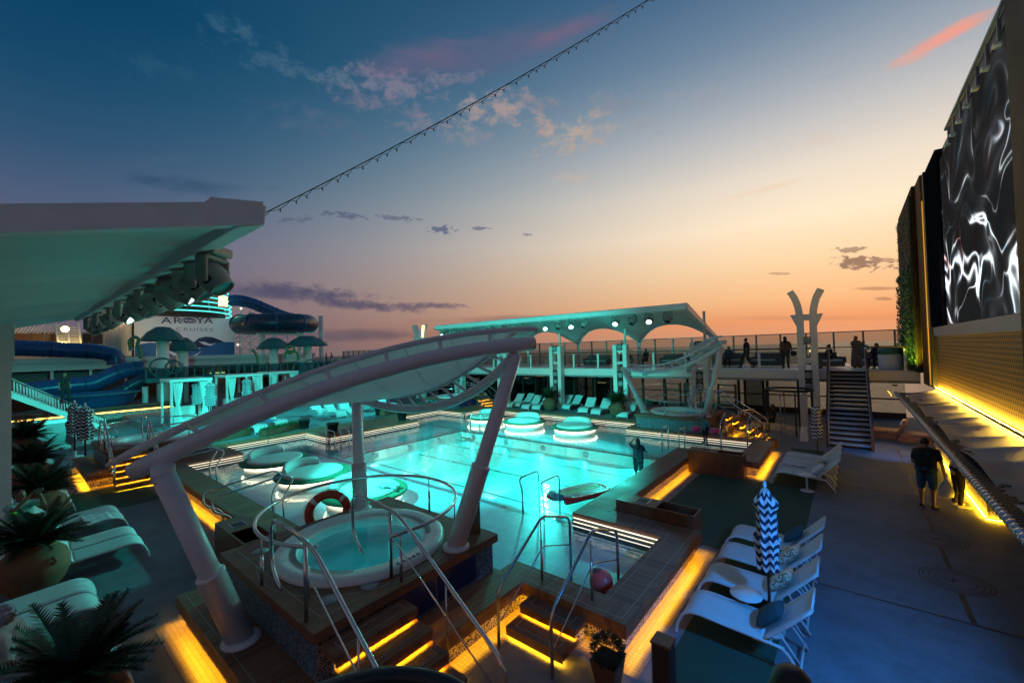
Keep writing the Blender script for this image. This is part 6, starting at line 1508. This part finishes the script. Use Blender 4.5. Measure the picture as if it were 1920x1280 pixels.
q = on_z(104, 842, 0); t = thing('white_cupboard', 'white cupboard with grey inset door below the white stairs', 'cupboard', (q.x, q.y, 0), R_(0)); MB().span(-.3, -.75, 0, .3, .75, 1.45).build('body', M['white'], t, bevel=.02); MB().span(.3, -.58, .2, .31, .58, 1.3).build('door', M['grey'], t)
curtain_m = mat('white_curtain', (.72, .74, .74), .85, var=.08)
for i, (px0, px1, py_, lb) in enumerate(((316, 402, 796, 'teal lit white cabana nearest the left tub, with tied curtains'), (420, 497, 775, 'teal lit white cabana in the middle of the row'), (505, 560, 762, 'teal lit white cabana behind the big slanted tube'))):
    a, b = on_z(px0, py_+2, .47), on_z(px1, py_-3, .47); xx = (a.x+b.x)/2; w_ = abs(b.y-a.y)
    t = thing('cabana', lb, 'cabana', (xx, (a.y+b.y)/2, .47), 0, 'white curtained cabanas'); hw = w_/2; hh = 2.5
    MB().span(-2.3, -hw-.1, hh, .1, hw+.1, hh+.16).build('roof', M['white'], t, bevel=.02)
    for sx in (-2.2, 0):
        for sy in (-hw, hw): MB().span(sx-.06, sy-.06, 0, sx+.06, sy+.06, hh).build('post', M['white'], t)
    for sx in (.02,):
        for sy in (-hw+.28, hw-.28):
            def cf(a_, z, k_=sx): return 1+.2*math.sin(9*a_)
            MB().lathe([(.18, 0), (.17, .5), (.085, 1.05), (.08, 1.15), (.14, 1.6), (.22, 2.45)], (sx, sy, .02), 36, fr=cf, close=False).build('curtain', curtain_m, t)
    MB().span(-1.9, -hw+.3, 0, -1.2, hw-.3, .42).build('sofa_base', M['white'], t, bevel=.03); MB().span(-2.0, -hw+.3, .42, -1.8, hw-.3, .95).build('sofa_back', M['cushion'], t, bevel=.05)
    for sy in (-.5, .5): MB().span(-.7, sy-.3, 0, -.1, sy+.3, .4).build('stool', M['white'], t, bevel=.04)
t = thing('aft_bar', 'dark bar counter with amber line of light behind the left tub', 'bar counter', (-40, 5.5, 0)); 
MB().span(-.6, -5.5, 0, .3, 2.6, 1.05).build('counter', M['dark_wood'], t); MB().span(.31, -5.5, .72, .34, 2.6, .80).build('light_strip', emit('amber_bar', (1, .55, .1), 5), t); MB().span(-.7, -5.6, 1.05, .4, 2.7, 1.12).build('worktop', M['teak_plain'], t); MB().span(.3, -5.5, .3, .32, 2.6, .66).build('mosaic_front', M['mosaic'], t)

# ------------------------------------------------------------------ aft: deckhouse, sign block, funnel
def PX(pts, X): return [on_x(x, y, X) for x, y in pts]
t = thing('deckhouse', 'long white deckhouse with brown panels and white upper rim across the aft end', 'building', (-56, 10, 0)); oo = Vector((-56, 10, 0))
def hp(mb, nm, mm, **kw): return mb.map(lambda q: q-oo).build(nm, mm, t, **kw)
zt_ = on_x(500, 676, -52).z; zb_ = on_x(500, 671, -52).z+.12
hp(MB().span(-51.9, -14, zt_-.25, -70, 24.5, zb_).span(-51.5, -14, zb_-.02, -52, 24.5, zb_+.35), 'upper_deck', M['white'])
hp(MB().span(-55.5, -14, 0, -56, 24.5, zt_-.25), 'back_wall', mat('deckhouse_wall', (.26, .25, .25), .6, var=.2, vscale=.4))
random.seed(4); y = -13.5
while y < 24: hp(MB().span(-52.4, y-.09, 0, -52.2, y+.09, zt_-.25), 'column', M['white']); y += 2.3
for i in range(9):
    y = -12.2+2.3*i*1.75
    hp(MB().span(-55.45, y, .2, -55.35, y+2.0, 2.9), 'panel', M['wood_box'] if i % 2 else M['dark_wood'])
hp(MB().span(-52.3, -14, 2.2, -52.25, 24.5, 2.26), 'handrail', M['rail_wood'])
for y, z, w_ in ((14.5, 2.6, 1.4), (16.8, 2.2, .6), (20.6, 2.7, 1.0), (9.2, 2.8, .7), (-5, 2.6, .5), (22.6, 2.2, .5)): hp(MB().span(-55.2, y, z, -55.1, y+w_, z+.12), 'strip_light', M['lamp_yellow'])
sg = thing('sign_block', 'big white block lettered AROYA CRUISES over a blue wave mural', 'sign', (-60, 13.7, 4.4)); oo2 = Vector((-60, 13.7, 4.4))
y0_, y1_ = on_x(252, 600, -60).y, on_x(440, 600, -60).y; z0_, z1_ = on_x(345, 672, -60).z-.3, on_x(345, 594, -60).z
lit_white = mat('white_block_paint', (.8, .79, .8), .5, var=.04, vscale=.5)
MB().span(-95, y0_, z0_, -60, y1_, z1_).map(lambda q: q-oo2).build('block', lit_white, sg)
def mural(pts, m_, nm, dx):
    P_ = [on_x(x, y, -60) for x, y in pts]; MB().prism([Vector((0, p_.y, p_.z))-Vector((0, oo2.y, oo2.z)) for p_ in P_], (dx, 0, 0)).build(nm, m_, sg)
mural([(253, 671), (439.5, 668), (439.5, 641), (420, 641), (400, 642), (385, 646), (372, 655), (355, 656), (335, 648), (310, 644), (280, 642), (253, 647)], M['mural_blue'], 'wave_panel', .012)
mural([(362, 643), (372, 634), (385, 631), (398, 632), (412, 637), (420, 641), (404, 642), (388, 650), (370, 652), (352, 647), (338, 640), (350, 643)], M['navy'], 'wave_crest', .024)
mural([(300, 648), (315, 656), (333, 664), (350, 668), (365, 665), (378, 658), (366, 668), (350, 671), (330, 668), (312, 660)], lit_white, 'wave_line', .03)
mural([(372, 640), (384, 641), (394, 645), (405, 643), (394, 648), (382, 646)], lit_white, 'wave_line', .03)
def text(s, y, z, size, sx, m_, nm):
    cu = bpy.data.curves.new(nm, 'FONT'); cu.body = s; cu.size = size; cu.extrude = .015; cu.align_x = 'CENTER'; cu.space_character = 1.25 if len(s) > 1 else 1
    tmp = bpy.data.objects.new(nm, cu); dg = bpy.context.evaluated_depsgraph_get(); COL.objects.link(tmp); bpy.context.view_layer.update()
    me = bpy.data.meshes.new_from_object(tmp.evaluated_get(bpy.context.evaluated_depsgraph_get())); bpy.data.objects.remove(tmp)
    o = bpy.data.objects.new(nm, me); COL.objects.link(o); me.materials.clear(); me.materials.append(m_); child(o, sg)
    o.matrix_local = Matrix(((0, 0, 1, .02), (sx, 0, 0, y-oo2.y), (0, 1, 0, z-oo2.z), (0, 0, 0, 1))); return o
for ch_, px_ in (('A', 312), ('R', 333), ('Y', 375), ('A', 391)):
    q = on_x(px_, 606.5, -60); text(ch_, q.y, q.z, 1.05, 1.35, M['navy'], 'letter')
q = on_x(365.5, 620.5, -60); text('CRUISES', q.y, q.z, .56, 1.45, M['grey'], 'lettering')
q = on_x(355, 601.5, -60); mb = MB()
for k_, (rr, a0_, a1_) in enumerate(((.52, 20, 200), (.42, -60, 130), (.33, 60, 260), (.24, 180, 400), (.5, 215, 330), (.15, 0, 200))):
    mb.tube([(.03, q.y-oo2.y+1.25*rr*math.cos(R_(a))+.16*(k_ % 2)-.08, q.z-oo2.z+.62*rr*math.sin(R_(a))+.02*k_) for a in range(a0_, a1_+1, 15)], .045, 6)
mb.build('emblem', M['navy'], sg)
lw = thing('louver_wall', 'side wall with bright vertical fins left of the lettered block', 'wall', (-75, y0_-.1, 6)); 
MB().span(-20, -.06, -1.5, 14.8, .0, z1_-6.4).build('backing', M['black'], lw)
mb = MB()
for i in range(24): x = 14.4-i*1.4; mb.span(x-.12, -.3, -1.2, x+.12, -.06, z1_-6.7)
mb.build('fin_row', M['white'], lw); MB().span(-20, -.35, z1_-6.68, 14.8, -.3, z1_-6.6).build('light_strip', emit('fin_light', (1, .72, .4), 5), lw); MB().span(-20, -.5, z1_-6.6, 14.8, 0, z1_-6).build('hood', M['white'], lw)
fn = thing('funnel', 'dark ship funnel ringed with bright cyan lines of light', 'funnel', tuple(on_x(322, 592, -66))); fz = fn.location.z
k66 = (on_x(426, 592, -66).y-on_x(322, 592, -66).y); dz_ = (on_x(322, 530, -66).z-on_x(322, 592, -66).z)
MB().lathe([(k66*.9, -.5), (k66*.86, dz_*.6), (k66*.76, dz_*1.05), (k66*.6, dz_*1.25)], n=40).map(lambda q: Vector((q.x*1.4, q.y, q.z))).build('stack', mat('funnel_dark', (.03, .022, .02), .5, var=.2), fn)
for i in range(9):
    zz = dz_*(i/8.0)*1.08; rr = k66*(1-.11*(i/8)**1.5)
    MB().tube([(rr*1.4*math.cos(a*math.pi/30), rr*math.sin(a*math.pi/30), zz) for a in range(60)], .075, 6, closed=True).build('ring_light', M['led_cyan'], fn)
for a in (-20, 20, 50, 80): MB().tube([(k66*1.36*math.cos(R_(a)), k66*.97*math.sin(R_(a)), 0), (k66*1.22*math.cos(R_(a)), k66*.86*math.sin(R_(a)), dz_*1.1)], .08, 6).build('upright', M['grey'], fn)
MB().box((k66*1.05, k66*.62, dz_*.36), (.1, k66*.16, dz_*.3)).build('lamplit_patch', M['lamp_yellow'], fn)  # glowing box stands for a yellow lamplit patch on the stack

# ------------------------------------------------------------------ aft: slides, play deck, mushroom roofs
def tube_slide(name, label, pts, X, r, m_, bands=True, seg=6):
    P_ = smooth_path(PX(pts, X), seg); c_ = P_[len(P_)//2]
    t = thing(name, label, 'water slide', tuple(c_), group='water slides'); MB().tube([q-c_ for q in P_], r, 20).build('tube', m_, t)
    if bands:
        for i in range(3, len(P_)-2, seg): MB().tube([P_[i]-c_, P_[i]-c_+(P_[i+1]-P_[i])*.25], r*1.07, 20).build('flange', M['slide_navy'], t)
    return t
tube_slide('tube_slide', 'straight blue tube slide at far left below the lit stairs', [(-10, 651), (60, 653), (130, 656), (190, 660), (215, 668), (218, 682)], -50, .62, M['slide_blue'])
tube_slide('tube_slide', 'blue tube slide rising to the right towards the play deck', [(40, 735), (90, 728), (140, 722), (175, 718), (205, 705), (235, 694), (268, 690)], -46, .62, M['slide_blue'])
tube_slide('tube_slide', 'dark teal tube slide sloping under the play deck', [(190, 748), (225, 735), (255, 718), (290, 705), (330, 712)], -45, .5, M['slide_navy'])
tube_slide('tube_slide', 'blue slide arching over the dark coiled tube', [(408, 568), (440, 563), (470, 568), (500, 580), (530, 592), (560, 600)], -62, .75, M['slide_blue'])
c_ = on_x(517, 608, -54); rr = (on_x(592, 608, -54).y-on_x(443, 608, -54).y)/2-.9
t = thing('coil_slide', 'big dark coiled tube slide on white columns behind the play deck', 'water slide', tuple(c_), group='water slides')
MB().tube([((rr*1.0)*math.cos(a*math.pi/24), rr*math.sin(a*math.pi/24), .12*math.sin(a*math.pi/24)) for a in range(48)], 1.05, 20, closed=True).build('tube', M['slide_navy'], t)
for a in (-150, -100, -60, -20, 20, 60): 
    q = Vector((rr*math.cos(R_(a)), rr*math.sin(R_(a)), 0)); tg = Vector((-math.sin(R_(a)), math.cos(R_(a)), 0)); MB().tube([q-tg*.1, q+tg*.1], 1.1, 20).build('flange', M['slide_blue'], t)
for sy in (-.6, .55): MB().tube([(rr*.5, rr*sy, -5.6), (rr*.5, rr*sy, -.9)], .3, 12).build('column', M['white'], t)
MB().span(rr*.4, -rr*.75, -1.35, rr*.6, rr*.65, -1.15).build('beam', M['white'], t)
q = on_x(172, 742, -42); t = thing('slide_bowl', 'blue round slide bowl at left behind the white stairs', 'slide bowl', tuple(q)); MB().lathe([(.3, -1.3), (1.5, -1.1), (2.2, -.5), (2.5, .1), (2.6, .12), (2.6, .2), (2.4, .2), (2.1, -.4), (1.4, -.95), (.2, -1.1)], n=36, close=False).build('bowl', M['slide_blue'], t); MB().lathe([(2.58, .12), (2.66, .14), (2.66, .2), (2.58, .22)], n=36, close=False).build('rim', M['teal_paint'], t)
q = on_x(603, 690, -56); t = thing('mast_pole', 'tall plain white pole at the right end of the play deck', 'pole', tuple(q)); MB().tube([(0, 0, -1), (0, 0, on_x(603, 592, -56).z-q.z)], .3, 14).build('shaft', M['white'], t); MB().box((0, .2, (on_x(603, 642, -56).z-q.z)), (.4, 1.2, .14)).build('arm', M['white'], t)
pdk = thing('play_deck', 'teal water play deck with netted rails and round hoops, above the cabanas', 'play structure', tuple(on_x(470, 706, -44))); oo = pdk.location.copy()
a, b = on_x(268, 709, -44), on_x(625, 706, -44)
MB().span(a.x-1.2, a.y, a.z-.35, a.x+1.2, b.y, a.z).map(lambda q: q-oo).build('floor', M['teal_paint'], pdk)
zr = on_x(470, 683, -44).z
for s in (-1.15, 1.15): MB().span(a.x+s-.04, a.y, zr-.06, a.x+s+.04, b.y, zr).map(lambda q: q-oo).build('rail', M['teal_paint'], pdk)
y = a.y
while y < b.y:
    MB().span(a.x+1.11, y-.05, a.z, a.x+1.19, y+.05, zr).map(lambda q: q-oo).build('rail_post', M['teal_paint'], pdk); y += .62
MB().span(a.x+1.14, a.y, a.z, a.x+1.16, b.y, zr-.06).map(lambda q: q-oo).build('net', glass('net_mesh', (.35, .55, .6), rough=.3), pdk)
for px_, py_, r in ((303, 689, .75), (325, 688, .5), (560, 690, .55), (582, 689, .8), (597, 690, .7)):
    q = on_x(px_, py_, -42.8)-oo; MB().tube([(q.x, q.y+r*math.cos(a_*math.pi/14), q.z+r*math.sin(a_*math.pi/14)) for a_ in range(28)], .07, 8, closed=True).build('hoop', M['teal_paint'], pdk)
for px_ in (272, 336, 400, 470, 540, 610):
    q = on_x(px_, 715, -44)-oo; MB().tube([(q.x, q.y, -(oo.z-.47)), (q.x, q.y, -.3)], .2, 12).build('column', M['white'], pdk)
for px_, top_, r_, base_, X, lb in ((305, 612, 47, 708, -44, 'largest teal mushroom roof in front of the lettered block'), (342, 632, 35, 712, -46, 'second teal mushroom roof over the wave mural'), (513, 633, 34, 700, -48, 'teal mushroom roof below the dark coiled slide, left'), (576, 629, 40, 700, -48, 'teal mushroom roof below the dark coiled slide, right')):
    q = on_x(px_, top_, X); rr = (on_x(px_+r_, top_, X).y-q.y)*.9; t = thing('mushroom_roof', lb, 'canopy', (q.x, q.y, 0.47), group='teal mushroom roofs'); H_ = q.z-.47
    MB().lathe([(0, H_), (rr*.3, H_-.05), (rr*.7, H_-.5), (rr, H_-1.15), (rr*.97, H_-1.2), (rr*.5, H_-.9), (.3, H_-1.0)], n=10, smooth=False, close=False).build('roof', M['teal_roof'], t); MB().tube([(0, 0, 0), (0, 0, H_-.6)], .42, 16).build('column', M['white'], t)
for i, (pts, X, lb) in enumerate((([(246, 655), (243, 640), (252, 632), (260, 636), (258, 645), (262, 655), (264, 672)], -43, 'green curled spray pipe left of the lettered block'), ([(474, 655), (480, 664), (483, 675), (484, 690)], -43, 'green curled spray pipe by the white column'), ([(532, 672), (538, 660), (548, 658), (557, 662), (560, 675)], -43, 'green arched spray pipe on the play deck'), ([(536, 655), (540, 650), (548, 649), (552, 655), (545, 662), (538, 660)], -43, 'green looped spray pipe on the play deck'))):
    P_ = smooth_path(PX(pts, X), 6); c_ = P_[0]; t = thing('spray_pipe', lb, 'spray pipe', tuple(c_), group='green spray pipes'); MB().tube([q-c_ for q in P_], .12, 8).build('pipe', mat('green_pipe_%d' % i, (.06, .2, .08), .4), t); MB().tube([P_[0]-c_-Vector((0, 0, .1)), P_[0]-c_+Vector((0, 0, .05))], .16, 8).build('nozzle', M['grey'], t)
lt = thing('lattice_tower', 'white lattice tower of the slides beside the lettered block', 'tower', tuple(on_x(462, 670, -64))); oo = lt.location.copy(); random.seed(8)
cs = [on_x(x, 670, -64)-oo for x in (434, 452, 470, 490, 515, 540)]; ht = on_x(462, 575, -64).z-oo.z
for i, c_ in enumerate(cs):
    hh = ht*(1, 1, .92, .72, .5, .5)[i]
    for dx_ in (0, -4): MB().tube([c_+Vector((dx_, 0, -.5)), c_+Vector((dx_, 0, hh))], .11, 6).build('upright', M['white'], lt)
mb = MB(); mbb = MB()
for i in range(5):
    for j in range(5):
        a, b = cs[i]+Vector((0, 0, ht*j*.15)), cs[i+1]+Vector((0, 0, ht*(j+1)*.15)); 
        if (j+1)*.15 > (1, 1, .92, .72, .5, .5)[i+1]: continue
        mb.tube([a, b], .07, 5); mb.tube([cs[i]+Vector((0, 0, ht*j*.15)), cs[i+1]+Vector((0, 0, ht*j*.15))], .06, 5); mbb.tube([cs[i]+Vector((-4, 0, ht*(j+1)*.15)), cs[i+1]+Vector((-4, 0, ht*j*.15))], .06, 5)
mb.build('bracing', M['white'], lt); mbb.build('bracing', M['white'], lt)
for px_, py_ in ((433, 574), (452, 578), (446, 646), (488, 650)): q = on_x(px_, py_, -63.8)-oo; MB().ball(q, .16, 8, 6).build('lamp', M['led_white'], lt)
# lit stair tower and superstructure under the near canopy at far left
sv = thing('superstructure', 'dim ship superstructure with railings at far left below the canopy', 'building', (-66, -2, 4)); oo = sv.location.copy()
MB().span(-70, -14, 4.3, -62, on_x(196, 640, -62).y, on_x(100, 622, -62).z).map(lambda q: q-oo).build('wall', mat('dim_wall', (.3, .29, .3), .6, var=.2, vscale=.5), sv)
for px0, px1 in ((20, 58), (60, 84), (88, 108), (155, 172), (174, 192)): 
    p_, q_ = on_x(px0, 645, -61.9), on_x(px1, 626, -61.9); MB().span(-61.95, p_.y, p_.z, -61.88, q_.y, q_.z).map(lambda q: q-oo).build('window', M['wood_box'] if px0 < 100 else M['dark_steel'], sv)
mb = MB()
for i in range(14): p_ = on_x(12+7*i, 625, -61.5); q_ = on_x(12+7*i+14, 607, -61.5); mb.tube([p_-oo, q_-oo], .06, 5)
mb.build('railing', M['white'], sv)
lst = thing('lit_stairs', 'steep stairs glowing yellow under a lamp at far left', 'staircase', tuple(on_x(130, 652, -58))); oo = lst.location.copy()
for px0, px1 in ((112, 130), (133, 150)):
    for i in range(14):
        y_ = 650-i*2.9; p_, q_ = on_x(px0-i*.25, y_, -58-i*.2), on_x(px1-i*.45, y_-.8, -58-i*.2); MB().span(p_.x-.3, p_.y, p_.z-.06, p_.x+.1, q_.y, p_.z).map(lambda q: q-oo).build('tread', M['white'], lst)
for px_ in (110, 131, 152): MB().bar(on_x(px_, 652, -57.8)-oo, on_x(px_-5, 608, -61)-oo, .15, .3).build('stringer', M['white'], lst)
q = on_x(122, 617, -57.0)-oo; MB().ball(q, .28, 10, 8).build('lamp', emit('stair_lamp', (1, .72, .25), 12), lst)
ld = bpy.data.lights.new('lamp_light', 'POINT'); ld.energy = 450; ld.color = (1, .66, .2); ld.shadow_soft_size = .3; lo = bpy.data.objects.new('lamp_light', ld); COL.objects.link(lo); child(lo, lst); lo.location = q+Vector((.6, 0, 0))
spot(sg, (.85, .88, 1), 300, (-52, 13.7, 7.6), (-60, 13.7, 7.6), 80, .8, .4, 'sign_light')

# towels
random.seed(31); tw = [mat('towel_blue', (.06, .2, .42), .95, var=.35, vscale=16), mat('towel_white', (.66, .68, .7), .95, var=.1)]
for i, (x, y, z, w_, l_, rz, c_, lb) in enumerate(((-24.4, 9.0, .47, .5, 1.0, .1, 0, 'blue towel spread over an aft lounger below the big tube'), (-14.5, 1.45, .012, .5, .8, .05, 1, 'white towel folded on a left lounger below the turf'), (-11.2, 24.9, 0, .5, .7, .4, 0, 'blue towel on the lounger by the right palm urn'), (-2.0+.5, 15.85, .012, .5, .6, .1, 1, 'white towel on the second lounger of the upper right row'))):
    o = MB().grid(lambda u, v: ((u-.5)*l_, (v-.5)*w_, .012*math.sin(u*17+v*5)+.01*math.sin(v*23)), 18, 10).build('towel', tw[c_], solid=.014); o.location = (x, y, z+.415); o.rotation_euler = (0, .02, rz); tag(o, lb, 'towel', 'towels on the loungers')
